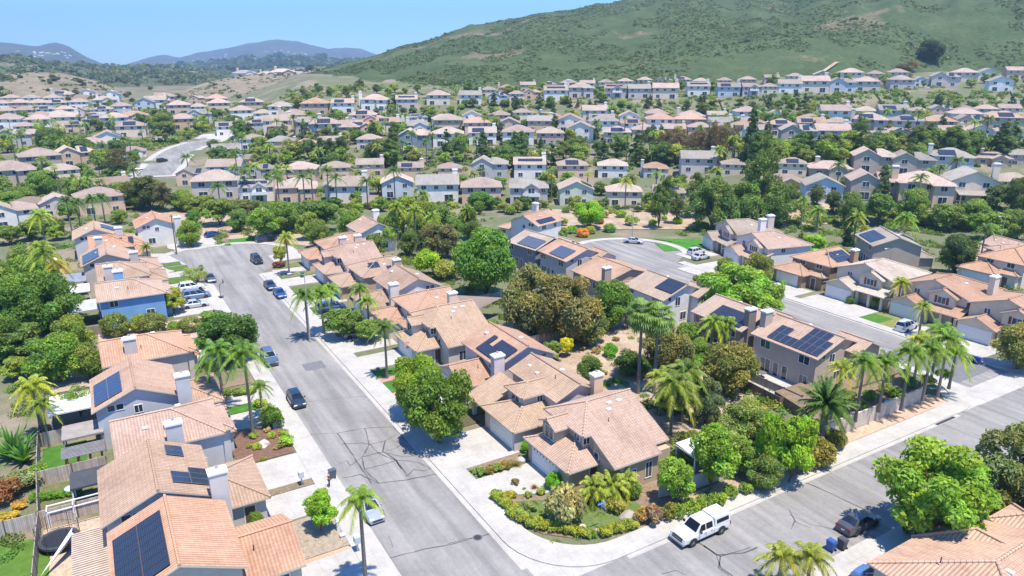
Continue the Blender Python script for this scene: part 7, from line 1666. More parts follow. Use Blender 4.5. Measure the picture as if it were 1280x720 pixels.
ROWS=[
('nearest distant row',.05,[(241,301,250,'hip','l','m',0),(301,344,252,'balc','w','g',2),(348,397,255,'hipw','p','m',0),(407,460,255,'gx','w','t',0),(474,520,248,'gy','b','m',0),(521,574,253,'gx','w','g',0),(577,627,255,'hip','p','p',0),(637,685,255,'balc','l','g',0),(695,744,257,'gy','n','t',1),(758,802,258,'hip','c','m',0),(815,856,258,'balc','l','t',2),(957,1000,238,'low','o','p',0),(1002,1054,254,'gy','b','g',0),(1063,1123,252,'two','t','p',0),(1123,1186,256,'hipw','p','p',0),(1182,1245,253,'gyc','c','g',1),(1243,1290,247,'hip','t','t',0)]),
('row behind nearest distant row',.0,[(222,258,232,'two','p','g',1),(260,302,226,'gx','b','p',0),(307,342,226,'two','g','g',1),(354,395,229,'hip','o','p',0),(446,480,220,'gx','o','t',0),(498,530,223,'gx','o','t',1),(547,577,223,'hip','p','p',0),(590,633,223,'two','g','g',0),(642,683,223,'gx','w','m',2),(697,735,223,'hip','p','p',1),(747,784,223,'hip','w','m',0),(804,835,223,'hipw','g','o',0),(851,895,217,'gx','l','g',0),(905,930,219,'hip','c','t',0),(973,1007,219,'hip','c','t',1),(1016,1060,222,'low','t','p',0),(1067,1118,217,'two','t','t',0),(1115,1164,220,'two','t','g',0),(1166,1212,215,'hipw','g','g',1),(1223,1259,207,'low','o','t',2),(1264,1290,207,'hip','t','g',0)]),
('second distant terrace',.0,[(300,330,187,'hip','w','t',0),(335,366,190,'hip','o','g',0),(370,396,190,'hipw','k','o',0),(400,428,188,'gx','w','t',0),(446,476,187,'hip','l','p',0),(498,540,186,'two','d','p',0),(541,580,184,'hip','w','m',0),(586,621,181,'gx','w','m',1),(627,668,182,'hip','w','p',0),(671,705,181,'hip','t','t',0),(703,746,177,'gy','w','p',0),(754,788,180,'hip','l','p',1),(790,822,176,'hip','c','p',0),(826,856,174,'gx','c','p',0),(860,890,172,'hip','p','p',0),(895,925,172,'two','w','t',0),(930,962,176,'gx','w','t',0),(976,1018,181,'two','t','g',1),(1020,1061,181,'gx','w','p',0),(1078,1107,182,'gx','p','p',0),(1106,1134,178,'gy','g','p',0),(1140,1170,177,'hip','o','p',0),(1174,1204,176,'gx','c','p',0),(1208,1240,176,'gy','w','p',2),(1244,1270,176,'hip','w','t',0),(1268,1296,177,'gx','w','g',0)]),
('third distant terrace',.05,[(352,384,157,'hipw','o','p',0),(388,426,171,'hip','g','p',1),(424,450,170,'hip','t','p',0),(437,470,158,'hip','c','p',1),(456,484,161,'two','k','p',0),(484,506,162,'gx','w','g',0),(514,534,156,'balc','g','g',2),(540,567,160,'hip','w','p',0),(576,603,156,'gy','w','t',0),(612,638,155,'hip','p','p',0),(642,666,151,'hip','c','t',0),(672,700,153,'low','b','p',1),(728,760,152,'gx','w','p',0),(736,768,163,'gx','g','g',1),(772,800,157,'gy','w','t',0),(808,836,154,'hip','c','p',0),(849,880,158,'hipw','g','p',0),(884,908,154,'gx','b','t',0),(919,950,153,'hip','w','p',0),(962,986,152,'two','w','g',1),(1003,1024,158,'hip','p','p',0),(1026,1062,154,'gx','w','p',0),(1070,1098,151,'hip','c','t',0),(1099,1134,153,'gx','g','g',1),(1084,1108,160,'hip','o','p',1),(1136,1160,149,'hip','c','p',0),(1160,1186,160,'hip','p','p',0),(1164,1190,147,'two','p','g',1),(1190,1226,158,'hip','w','p',0),(1197,1220,147,'hip','t','t',0),(1221,1246,147,'hip','o','p',0),(1230,1258,157,'hip','p','g',0),(1249,1274,146,'gx','c','p',0),(1266,1290,156,'hip','t','p',0)]),
('top row below green hill',.0,[(336,366,146,'hip','w','t',0),(376,411,144,'hip','o','o',0),(415,443,141,'gx','w','p',1),(450,487,139,'hipw','w','p',0),(495,522,136,'gx','l','p',2),(533,563,132,'hip','c','p',0),(574,602,131,'gx','w','g',0),(611,634,129,'two','b','g',1),(636,656,126,'hip','c','t',0),(655,676,124,'two','p','p',0),(680,710,126,'gx','w','p',2),(711,742,123,'hipw','l','t',0),(756,783,122,'balc','g','b',2),(785,813,123,'gx','l','g',0),(815,848,124,'gx','c','p',0),(859,887,120,'gx','w','g',2),(897,925,121,'gx','b','g',1),(928,952,119,'balc','l','p',0),(952,972,117,'hip','c','t',0),(973,1001,117,'gx','w','t',0),(1001,1036,116,'gx','c','p',0),(1037,1068,116,'two','b','g',0),(1068,1098,115,'hip','c','p',0),(1113,1141,112,'hip','l','t',0),(1141,1160,108,'gy','b','g',0),(1163,1198,109,'two','l','g',1),(1192,1220,103,'hip','c','p',0),(1221,1247,102,'gy','w','g',0),(1234,1265,115,'gy','w','g',0),(1259,1284,99,'gx','o','p',0)]),
('uppermost far street',.0,[(984,1004,104,'hip','c','p',0),(1050,1078,103,'hip','c','p',0),(1084,1104,101,'hip','p','p',0),(1110,1134,101,'hip','l','p',0),(925,945,108,'hip','o','p',0),(866,886,110,'hip','c','p',0),(700,722,113,'hip','o','p',0),(600,620,121,'hip','c','p',0)]),
('upper left group',.35,[(-6,45,234,'hipw','t','p',0),(30,78,214,'hip','t','p',0),(64,100,228,'hip','c','t',0),(71,126,209,'two','o','p',1),(104,156,268,'hip','p','p',0),(52,94,271,'gy','l','m',0),(-8,46,286,'two','w','p',0),(22,62,272,'hip','l','b',0),(124,164,247,'gx','c','b',0)]),
('rows beside curving road',.2,[(94,138,198,'hip','w','p',0),(115,158,188,'gy','w','p',1),(152,180,196,'low','w','p',0),(148,182,172,'hip','c','p',1),(194,214,176,'gy','c','g',0),(215,247,162,'hip','o','p',0),(236,264,154,'two','g','g',0),(268,300,200,'gx','t','g',0),(272,300,170,'gx','w','g',1),(262,288,140,'hip','p','p',0),(290,318,150,'hip','w','p',0),(310,336,165,'hip','g','p',1),(336,360,168,'hip','l','p',0),(300,326,205,'low','o','g',0),(-4,40,184,'two','g','p',2),(36,62,178,'gx','t','p',0),(130,160,160,'hip','b','p',0),(148,188,152,'low','l','o',0),(104,130,157,'hip','g','p',1),(64,90,154,'hip','c','p',0),(40,66,156,'hip','o','o',0),(10,34,160,'hip','w','g',0),(84,108,166,'hip','o','p',1),(20,44,168,'hip','c','p',0)]),
('distant left valley rows',.1,[(22+(-24),20,148,'hip','w','p',0),(20,42,147,'hip','c','p',0),(46,68,146,'hip','w','g',1),(70,92,146,'hip','p','p',0),(94,116,147,'two','l','p',0),(118,140,146,'hip','w','p',1),(140,164,143,'hip','b','p',0),(166,196,139,'gy','b','g',0),(182,208,136,'gx','w','t',0),(192,222,131,'balc','o','b',0),(116,146,131,'low','w','m',0),(88,110,137,'hip','w','p',0),(62,84,138,'hip','g','p',1),(38,60,138,'hip','c','p',0),(14,36,138,'hip','o','p',0),(-8,12,138,'hip','w','p',0),(238,256,130,'two','o','p',0),(254,288,134,'hip','k','o',0),(300,330,140,'hip','o','p',1),(210,238,143,'hip','p','p',0),(30,50,131,'hip','w','g',0),(4,24,131,'hip','c','p',0),(56,76,131,'hip','w','p',0),(318,342,152,'hip','w','t',0),(238,258,142,'hip','w','p',0)]),
]
def infill(hs,seed):
    r=random.Random(seed); s_=sorted(hs,key=lambda q:q[0]+q[1]); out=list(hs)
    for p,q in zip(s_,s_[1:]):
        w=((p[1]-p[0])+(q[1]-q[0]))/2; g=q[0]-p[1]
        if abs(p[2]-q[2])>14: continue
        n=int((g+w*.05)/(w*1.1))
        for k in range(n):
            c=p[1]+g*(k+.5)/n; by=p[2]+(q[2]-p[2])*(k+.5)/n
            out.append((c-w*.46,c+w*.46,by-r.uniform(0,3),r.choice(['hip','gx','two','hip','gy','hipw']),r.choice('wcplto'),r.choice('tpmpo'),r.choice([0,0,1])))
    return out
ROWS=[(n_,t_,infill(h_,i_)) for i_,(n_,t_,h_) in enumerate(ROWS)]
ex=random.Random(77)
def run(x0,x1,y,w,sl=0.0):
    o=[]; x=x0
    while x<x1:
        ww=w*ex.uniform(.85,1.15); o.append((x,x+ww,y+sl*(x-x0)+ex.uniform(-1.5,1.5),ex.choice(['hip','gx','two','hip','gy','hipw','low']),ex.choice('wcpltwo'),ex.choice('tpmpog'),ex.choice([0,0,0,1]))); x+=ww*ex.uniform(1.02,1.25)
    return o
ROWS+=[('lower middle terrace',.05,run(330,620,166.5,32)),('farthest left valley rows',.1,run(-5,150,126.5,22)),('second farthest left rows',.1,run(-5,120,161,30)),('right middle terrace',.0,run(960,1280,169,36,-.02)),('row above the second terrace',.0,run(620,960,166,34))]
for rowname,turn,hs in ROWS:
    order=sorted(range(len(hs)),key=lambda i:hs[i][0]+hs[i][1])
    for rank,i in enumerate(order):
        x0,x1,by,k,wc,rc,sol=hs[i]; far_house(k,wc,rc,sol,(x0+x1)/2,by,x1-x0,rowname,rank+1,turn+random.uniform(-.06,.06))
# ------------------------------------------------------------------ trees among the far rows
BANDS=[ # name, pixel row range, pixel column range, how many, kinds, pixel height
('bank behind nearest row',(236,246),(290,1270),26,['midtree','midtree2','midpalm','midbush'],(14,26)),
('gardens before nearest row',(257,268),(330,870),26,['midbush','midtree','midtree2','midbush'],(10,20)),
('bank below second terrace',(194,212),(290,960),44,['midtree','midtree2','midbush','midpalm','midpine'],(14,28)),
('right bank below second terrace',(190,206),(960,1290),38,['midtree','midtree2','midtree','midpine'],(16,30)),
('second terrace gardens',(170,182),(300,1280),40,['midtree','midtree2','midpalm','midpine'],(12,22)),
('third terrace gardens',(152,164),(340,1290),46,['midtree','midtree2','midpalm','midtree2'],(9,18)),
('bank below top row',(128,146),(350,1290),60,['midtree','midpine','midtree2','midbush'],(7,15)),
('tree line behind top row',(112,122),(350,960),26,['midtree','midtree2','midbush'],(8,14)),
('tree line behind right top row',(100,110),(960,1290),20,['midtree','midtree2','midbush'],(7,13)),
('gardens near curving road',(190,262),(-10,190),44,['midtree','midtree2','midpalm','midbush','midtree'],(14,28)),
('left valley between roofs',(150,190),(-10,330),60,['midtree','midtree2','midpalm','midbush'],(8,18)),
('far left valley',(132,150),(-10,340),44,['midtree','midtree2'],(5,10)),
('roadside right of curving road',(186,240),(265,350),18,['midtree','midtree2','midpalm','midbush'],(12,22)),
]
TC=[(.045,.085,.025),(.06,.105,.028),(.075,.12,.03),(.095,.15,.03),(.04,.07,.025),(.11,.13,.045),(.07,.085,.04),(.13,.16,.04),(.05,.09,.035),(.10,.14,.04)]
ROADPX=[[(190,222),(213,196),(232,184),(262,176),(275,168)]]
RP=[at(*q) for q in ROADPX[0]]
def near_road(p):
    for a,b in zip(RP,RP[1:]):
        d=b-a; t=max(0,min(1,(p-a).dot(d)/d.length_squared)); q=a+d*t
        if math.hypot(p.x-q.x,p.y-q.y)<11: return True
    return False
NM={'midtree':'round tree','midtree2':'tall leafy tree','midpalm':'palm','midbush':'bush','midpine':'dark conifer'}
rs=random.Random(21)
for bname,(y0,y1),(x0,x1),n,kinds,(h0,h1) in BANDS:
    pts=[]; tries=0; n=int(n*1.9)
    while len(pts)<n and tries<n*60:
        tries+=1; px=rs.uniform(x0,x1); py=rs.uniform(y0,y1); p=at(px,py)
        if near_road(p): continue
        if any(abs(p.x-fx)<.85*r and -.18*r<(p.y-fy)<1.5*r for fx,fy,r in FOOT): continue
        if any((p.x-q[0].x)**2+(p.y-q[0].y)**2<9 for q in pts): continue
        pts.append((p,px,rs.choice(kinds)))
    cnt={}
    for p,px,k in sorted(pts,key=lambda q:q[1]):
        cnt[k]=cnt.get(k,0)+1; s=FPX/depth_of(p); hp=rs.uniform(h0,h1)*(.55 if k=='midbush' else 1.0)*(1.25 if k in('midpine','midpalm') else 1); h=hp/s; c=rs.choice(TC)
        if k=='midpine': c=(.03,.055,.025)
        lab='%s, %s such from left, in %s'%(NM[k],ORD[cnt[k]],bname)
        if k=='midpalm': palm('midpalm' if rs.random()<.7 else 'midfan',p,h,(c[0]*1.1,c[1]*1.1,c[2]),lab,.95,group='palms in '+bname)
        else: tree(k,p,h,h*(.9 if k=='midbush' else .34 if k=='midpine' else rs.uniform(.42,.62)),c,lab,group='trees in '+bname,variant=rs.choice([0,1]))
# named far trees
FT=[('gum',1198,0)]
def TF(kind,px,base,top,w,color,label,**k): return T(kind,px,base,top,w,color,label,z=None,**k)
for i,(px,b,t,w) in enumerate([(838,198,152,22),(852,200,154,26),(866,204,152,26),(880,204,150,26),(893,202,140,24),(905,204,142,24),(826,196,158,20),(916,200,148,20)]):
    TF('sparse',px,b,t,w,(.075,.052,.045) if i!=5 else (.085,.06,.05),'dead-looking brown tree in the dark grove, %s from the left'%['second','third','fourth','fifth','sixth','seventh','first','eighth'][i],group='brown trees of the dark grove')
for i,(px,b,t,w,c) in enumerate([(936,212,134,30,(.028,.055,.022)),(950,225,160,30,(.045,.08,.03)),(826,208,172,34,(.04,.075,.03)),(800,206,182,30,(.06,.09,.035)),(720,200,165,34,(.05,.085,.03)),(705,202,172,26,(.055,.09,.03)),(644,200,164,26,(.05,.10,.035)),(653,196,158,20,(.045,.09,.03)),(575,200,160,28,(.06,.11,.03)),(604,205,164,26,(.035,.065,.03)),(1073,186,140,26,(.035,.065,.03)),(1146,196,150,36,(.05,.08,.03)),(1158,192,152,30,(.045,.075,.03)),(1190,196,150,40,(.05,.09,.03)),(1215,196,160,34,(.045,.08,.03)),(1250,196,152,36,(.035,.06,.028)),(468,205,170,26,(.04,.065,.032)),(428,200,165,22,(.035,.06,.03)),(402,202,172,22,(.03,.055,.025)),(412,200,168,20,(.04,.065,.03)),(489,202,168,24,(.05,.08,.03)),(1100,252,205,26,(.05,.075,.04)),(1020,258,226,24,(.045,.07,.035)),(812,190,150,18,(.04,.07,.03))]):
    TF('gum' if i%3 else 'conifer',px,b,t,w,c,'large dark tree rising above the far roofs, number %d from the left'%(1+sorted([936,950,826,800,720,705,644,653,575,604,1073,1146,1158,1190,1215,1250,468,428,402,412,489,1100,1020,812]).index(px)),group='large dark trees among the far rows')
for i,(px,b,c,sk) in enumerate([(683,232,184,0),(689,250,215,0),(392,260,215,0),(382,262,220,0),(422,262,222,1),(300,245,190,0),(309,252,215,0),(276,262,232,0),(460,262,226,0),(494,252,212,0),(412,258,212,0),(350,262,222,0),(1145,258,222,0),(1046,232,205,0),(1170,240,210,0),(780,180,148,0),(802,182,150,0),(745,178,152,0),(1143,175,140,0),(1230,180,148,0),(1190,238,200,0),(100,200,176,0),(130,205,180,0),(237,225,196,0),(305,205,172,0)]):
    p=at(px,b); palm('midfan' if i in (0,1,2,15,16) else 'midpalm',p,hgt(p,c),(.055,.09,.03),'tall palm standing above the far roofs, number %d from the left'%(1+sorted([683,689,392,382,422,300,309,276,460,494,412,350,1145,1046,1170,780,802,745,1143,1230,1190,100,130,237,305]).index(px)),1.1,group='tall palms among the far rows')
for i,(px,b,t,w,c) in enumerate([(105,200,170,40,(.05,.08,.03)),(150,222,186,34,(.05,.055,.035)),(148,200,172,30,(.05,.09,.03)),(205,165,142,34,(.07,.10,.03)),(207,178,150,30,(.055,.075,.03)),(60,190,160,30,(.045,.08,.035)),(56,238,210,38,(.07,.13,.03)),(70,186,160,30,(.05,.085,.03)),(12,262,238,34,(.09,.15,.03)),(56,246,216,34,(.055,.11,.03)),(300,170,148,24,(.06,.09,.03)),(235,265,242,28,(.09,.13,.03)),(8,158,146,16,(.035,.05,.03)),(345,178,160,20,(.06,.09,.03))]):
    TF('oak' if i%2 else 'loose',px,b,t,w,c,'larger garden tree of the left valley, number %s by nearness'%['seven','four','six','twelve','nine','eight','three','ten','one','two','eleven','five','fourteen','thirteen'][i],group='larger left valley trees')
TF('oak',1161,76,47,36,(.022,.035,.02),'lone dark round tree high on the slope of the green hill') if False else None
# parked cars and slats among the far houses
for i,(px,b,c) in enumerate([(172,213,(.5,.5,.5)),(163,211,(.6,.6,.6)),(10,250,(.6,.6,.6)),(35,262,(.5,.52,.55)),(252,241,(.6,.6,.6)),(1170,250,(.05,.05,.05))]):
    car('suv' if i%2 else 'sedan',at(px,b),ROT+.3*i,c,'small far parked car, number %s from the left edge'%['five','four','one','two','six','seven'][i],parts=False)

# uncountable garden shrubbery between the houses: one object of leaf clumps on the land
def cover(name,label,boxes,color,seed,mat='leaf'):
    rg=np.random.default_rng(seed); P_=[]; S_=[]
    rects=[]
    for (x0,x1,y0,y1,n,sz) in boxes:
        k=0; t=0
        while k<n and t<n*6:
            t+=1; px=rg.uniform(x0,x1); py=rg.uniform(y0,y1)
            if math.sin(px*.11+seed)+math.sin(px*.037+py*.21)+rg.uniform(-1,1)<-.5: continue
            p=at(px,py)
            if near_road(p): continue
            if any(abs(p.x-fx)<.85*r and -1.0<(p.y-fy)<1.45*r for fx,fy,r in FOOT): continue
            P_.append((p.x,p.y,p.z)); S_.append(sz*rg.uniform(.5,1.5)); k+=1
    P_=np.array(P_); s=np.array(S_); n=len(s); quads=26
    Q=np.repeat(P_,quads,0); sq=np.repeat(s,quads); d=rg.normal(size=(n*quads,3)); d/=np.linalg.norm(d,axis=1,keepdims=True); d[:,2]=np.abs(d[:,2])
    Q=Q+d*sq[:,None]*np.array([1,1,.75])*rg.uniform(.6,1,(n*quads,1)); Nn=d+rg.normal(size=d.shape)*.4; Nn/=np.linalg.norm(Nn,axis=1,keepdims=True)
    v,f=leaf_quads(Q,Nn,sq*.30,rg,.8); c=np.repeat(rg.uniform(.6,1.4,n),quads)*rg.uniform(.8,1.2,n*quads); y=np.repeat(rg.uniform(-.2,.45,n),quads)
    var=np.stack([c*(1+y),c,c*(1-y*.4)],1); o=add(name,mesh_np(name,v,f,var,M[mat]),None,color); tag(o,label,'shrubbery',None,'stuff')
cover('garden_shrubbery','mixed low shrubbery on banks and in gardens between the distant houses',[(250,480,236,262,520,.9),(480,700,240,262,420,.8),(680,960,232,262,420,.8),(940,1290,225,290,1100,1.0),(290,960,186,216,900,1.1),(960,1290,184,208,620,1.1),(300,1290,164,184,900,1.0),(340,1290,146,166,900,1.1),(350,1290,120,146,1000,1.1),(350,1290,108,124,700,1.5),(-10,200,180,262,900,1.1),(260,340,170,250,420,1.1),(-10,340,146,184,1200,1.2),(-10,340,130,150,700,1.4)],(.065,.10,.03),4)
def cover_s(name,label,polys,color,seed):
    rg=np.random.default_rng(seed); P_=[]; S_=[]
    for (b0,b1,a0,a1,n,sz) in polys:
        for _ in range(n):
            b=rg.uniform(b0,b1); a=rg.uniform(a0,a1)
            if math.sin(b*.5+seed)+math.sin(a*.4+b*.23)+rg.uniform(-1,1)<-.3: continue
            p=W(b,a); P_.append((p.x,p.y,0)); S_.append(sz*rg.uniform(.4,1.4))
    P_=np.array(P_); s=np.array(S_); n=len(s); quads=70
    Q=np.repeat(P_,quads,0); sq=np.repeat(s,quads); d=rg.normal(size=(n*quads,3)); d/=np.linalg.norm(d,axis=1,keepdims=True); d[:,2]=np.abs(d[:,2])
    Q=Q+d*sq[:,None]*np.array([1,1,.8])*rg.uniform(.5,1,(n*quads,1)); Nn=d+rg.normal(size=d.shape)*.5; Nn/=np.linalg.norm(Nn,axis=1,keepdims=True)
    v,f=leaf_quads(Q,Nn,sq*.16,rg,.7); c=np.repeat(rg.uniform(.6,1.4,n),quads)*rg.uniform(.8,1.2,n*quads); y=np.repeat(rg.uniform(-.2,.45,n),quads)
    var=np.stack([c*(1+y),c,c*(1-y*.4)],1); o=add(name,mesh_np(name,v,f,var,M['leaf']),None,color); tag(o,label,'shrubbery',None,'stuff')
cover_s('yard_groundcover','low plants and ground cover in the nearer back gardens and banks',[(31.2,44,44.9,50,70,.38),(31,36,49,54.5,50,.35),(30.4,36.4,58.8,60.4,24,.35),(51,74,50,64,260,.9),(49.5,74,96,150,420,.8),(51,74,64,96,190,.6),(-40,-10,60,102,160,.9),(-34,-9,100,175,420,1.2),(10,15,117,128,20,.5),(-10,-3,100,128,60,.8),(128,150,45,135,500,1.1),(150,215,62,145,900,1.2),(134,150,60,125,160,1.0),(-60,-4,172,245,700,1.1),(-30,10,205,240,200,1.1),(56,74,100,150,160,.9),(44,60,164,196,160,1.0),(24,56,178,196,160,1.1),(-5,24,195,215,90,1.1),(46,68,43.6,45,50,.5),(69,73,60,75,40,.7),(46,70,46,53,90,.8),(58,96,150,185,260,1.0),(46,70,168,195,220,1.0)],(.065,.105,.03),9)
# ------------------------------------------------------------------ hills as real height fields
from mathutils import noise as mnoise
def fbm(x,y,s,o=5):
    v=0;a=1;f=1/s
    for _ in range(o): v+=a*mnoise.noise(Vector((x*f,y*f,3.1))); a*=.5; f*=2.02
    return v
def hill(name,sil,dist,foot,mat,rough=8,nx=220,ny=70,back=1.6,prof=.8,ridge=60,clump=0,seed=0):
    """sil: silhouette (px,py); dist: (px, crest distance); foot: (px, foot distance). A ridge standing on the land"""
    x0,x1=sil[0][0],sil[-1][0]; V=[]; F_=[]
    for i in range(nx+1):
        px=x0+(x1-x0)*i/nx; py=interp(px,sil); d=interp(px,dist); f=interp(px,foot); rr=ray(px,py); rr=rr/math.hypot(rr.x,rr.y)
        ux,uy=rr.x,rr.y; zc=CAMH+rr.z*d; zf=height(ux*f,uy*f)-2
        for j in range(ny+1):
            t=j/ny*back; D=f+(d-f)*t; X,Y=ux*D,uy*D
            if t<=1: e=t**prof*(1-.0)+0; z=zf+(zc-zf)*(math.sin(t*math.pi/2)**prof)
            else: z=zc-(zc-zf)*.55*((t-1)/(back-1))**1.6
            amp=min(1,t*3)*(1 if t<.92 else max(.12,1-(t-.92)*11) if t<1 else .12)
            z+=amp*(rough*fbm(X+seed,Y,ridge*3)+rough*.55*abs(fbm(X*1.0+seed,Y*.35,ridge))*-1)
            if name=='green_hill': z+=amp*(1 if t<.7 else max(.15,1-(t-.7)*3))*(8*mnoise.noise(Vector((px/55,D/900,1)))-8*abs(mnoise.noise(Vector((px/38+D/700,D/1300,7)))))
            if clump: z+=clump*max(0,fbm(X,Y,clump*4,3))
            V.append((X,Y,z))
    n=ny+1
    for i in range(nx):
        for j in range(ny): k=i*n+j; F_.append((k,k+n,k+n+1,k+1))
    me=bpy.data.meshes.new(name); me.from_pydata(V,[],F_); me.materials.append(mat); me.polygons.foreach_set('use_smooth',[True]*len(F_))
    o=add(name,me); tag(o,kind='structure'); return V,nx,ny
HV=hill('green_hill',[(240,142),(290,134),(318,124),(345,110),(370,97),(420,82),(470,69),(520,54),(560,43),(600,33),(640,25),(700,16),(760,9),(820,2),(850,-1),(890,-4),(940,-2),(985,2),(1020,-6),(1080,-24),(1180,-46),(1300,-62),(1500,-80),(1700,-60)],
   [(240,640),(300,660),(420,900),(560,1050),(900,1150),(1300,1200),(1700,1200)],[(240,600),(300,560),(350,500),(480,476),(900,490),(1100,560),(1200,620),(1700,660)],M['chaparral'],rough=8,nx=330,ny=150,ridge=70,seed=5,prof=.92)
DV=hill('dry_hill',[(-420,118),(-200,104),(-60,98),(0,93),(40,90),(75,91),(120,101),(160,115),(200,121),(230,122)],[(-420,950),(0,900),(230,860)],[(-420,640),(0,640),(230,660)],M['dry_hill'],rough=4,nx=90,ny=40,ridge=60)
DV2=hill('dry_hill',[(140,132),(180,124),(220,117),(255,104),(290,96),(330,92),(380,95),(420,99),(470,104)],[(140,800),(300,900),(470,1000)],[(140,640),(300,640),(470,700)],M['dry_hill'],rough=3,nx=80,ny=36,ridge=60,seed=40)
RV=hill('wooded_ridge',[(-700,90),(-300,82),(-50,74),(10,70),(60,78),(130,82),(200,86),(240,86),(270,90),(320,94),(380,90),(430,92),(520,94)],[(-700,2000),(0,1800),(520,1900)],[(-700,1000),(0,1020),(520,1080)],M['wooded_hill'],rough=12,nx=200,ny=60,ridge=110,clump=5)
RV2=hill('far_ridge',[(180,92),(240,84),(300,79),(340,76),(400,77),(440,80),(520,84),(700,90)],[(180,3600),(700,3600)],[(180,2300),(700,2300)],M['wooded_hill'],rough=14,nx=110,ny=30,ridge=200,clump=6,seed=9)
hill('far_mountain',[(-900,70),(-400,60),(-120,54),(-20,54),(20,57),(45,60),(62,56),(72,55),(85,59),(105,71),(130,81),(170,92)],[(-900,5200),(170,5200)],[(-900,3300),(170,3300)],M['far_mountain'],rough=30,nx=140,ny=40,ridge=420)
hill('far_mountain',[(130,92),(160,80),(185,73),(205,70),(225,73),(250,66),(285,62),(310,57),(345,53),(372,53),(395,60),(410,64),(430,62),(450,63),(475,70),(520,76),(620,84)],[(130,7000),(620,7000)],[(130,4600),(620,4600)],M['far_mountain'],rough=34,nx=150,ny=40,ridge=420,seed=77)
# scrub on the green hill and trees on the other slopes: uncountable, one object each
def scrub(name,hv,n,size,color,seed,tmin=.02,tmax=1.02,quads=14,mat='leaf',low=.6):
    V,nx,ny=hv; rg=np.random.default_rng(seed); va=np.array(V).reshape(nx+1,ny+1,3); ii=rg.uniform(0,nx-1.01,n); jj=(tmin+(tmax-tmin)*rg.uniform(0,1,n)**1.0)/1.6*ny
    jj=np.clip(jj,0,ny-1.01); i0=ii.astype(int); j0=jj.astype(int); u=(ii-i0)[:,None]; w=(jj-j0)[:,None]
    P_=va[i0,j0]*(1-u)*(1-w)+va[i0+1,j0]*u*(1-w)+va[i0,j0+1]*(1-u)*w+va[i0+1,j0+1]*u*w
    s=size*rg.uniform(.4,1.3,n)**1.3*np.where(rg.random(n)<.05,2.2,1);
    if name=='chaparral_scrub':
        kp=np.array([mnoise.noise(Vector((p[0]/70,p[1]/110,2)))+.6*mnoise.noise(Vector((p[0]/22,p[1]/30,5)))>-.12 for p in P_]); P_=P_[kp]; s=s[kp]; n=len(s)
    Q=np.repeat(P_,quads,0); sq=np.repeat(s,quads); d=rg.normal(size=(n*quads,3)); d/=np.linalg.norm(d,axis=1,keepdims=True); d[:,2]=np.abs(d[:,2])
    Q=Q+d*sq[:,None]*np.array([1,1,low])*.75; Nn=d+rg.normal(size=d.shape)*.4; Nn/=np.linalg.norm(Nn,axis=1,keepdims=True)
    v,f=leaf_quads(Q,Nn,sq*.42,rg,.8); c=np.repeat(rg.uniform(.65,1.35,n),quads)*rg.uniform(.85,1.15,n*quads); y=np.repeat(rg.uniform(-.15,.3,n),quads); var=np.stack([c*(1+y),c,c*(1-y*.4)],1)
    me=mesh_np(name,v,f,var,M[mat]); o=add(name,me,None,color); return tag(o,{'chaparral_scrub':'low chaparral scrub covering the big green hill','ridge_woodland':'dark woodland on the middle distance ridge','mountain_woodland':'woodland on the far low ridge'}.get(name,'scattered brush on the dry brown slopes'),'scrub' if 'wood' not in name else 'woodland',None,'stuff')
scrub('chaparral_scrub',HV,60000,1.1,(.050,.066,.030),3)
scrub('ridge_woodland',RV,5200,5.0,(.050,.065,.036),5,.05,1.02,quads=18,low=.9)
scrub('dry_slope_brush',DV,380,2.6,(.05,.065,.035),6,.05,1.0)
scrub('dry_slope_brush',DV2,420,1.8,(.06,.075,.04),7,.05,1.0)
scrub('mountain_woodland',RV2,5000,13,(.035,.05,.03),8,.05,1.02,quads=12,low=.8)
def surf(hv,px,t):
    V,nx,ny=hv; return V
# dirt road scar, lone tree and knoll houses
def on_hill(px,py,hv=HV):
    best=None
    for (X,Y,z) in hv[0]:
        if Y<60: continue
        q=proj(Vector((X,Y,z))); e=(q[0]-px)**2+(q[1]-py)**2
        if Y<1150 and (best is None or e<best[0]): best=(e,Vector((X,Y,z)))
    return best[1]
p=on_hill(1161,76); s=FPX/depth_of(p); tree('ficus',p-Vector((0,0,2)),30/s,17/s,(.022,.034,.020),'lone dark round tree high on the slope of the green hill')
p=on_hill(1134,90); tree('sparse',p-Vector((0,0,2)),20/s,14/s,(.07,.055,.045),'brown leafless-looking thicket tree left of the lone dark hill tree')
GH=next(o for o in COL.objects if o.name.startswith('green_hill')); bpy.context.view_layer.update()
mb=MB(); prev=None
for k in range(13):
    hit,q,nn_,fi_=GH.ray_cast(Vector((0,0,CAMH)),ray(1020+26*k/12,97-18*k/12).normalized(),distance=4000)
    if not hit: continue
    q=q.copy()
    if prev is not None:
        d=(q-prev); d.z=0; d.normalize(); sd=Vector((-d.y,d.x,0))*1.5; u=Vector((0,0,1.0))
        mb.poly([prev-sd+u,q-sd+u,q+sd+u,prev+sd+u],M['dry'])
    prev=q
tag(mb.build('hill_track'),kind='structure')
for i,(px,y0) in enumerate([(290,118),(310,104)]):
    pass
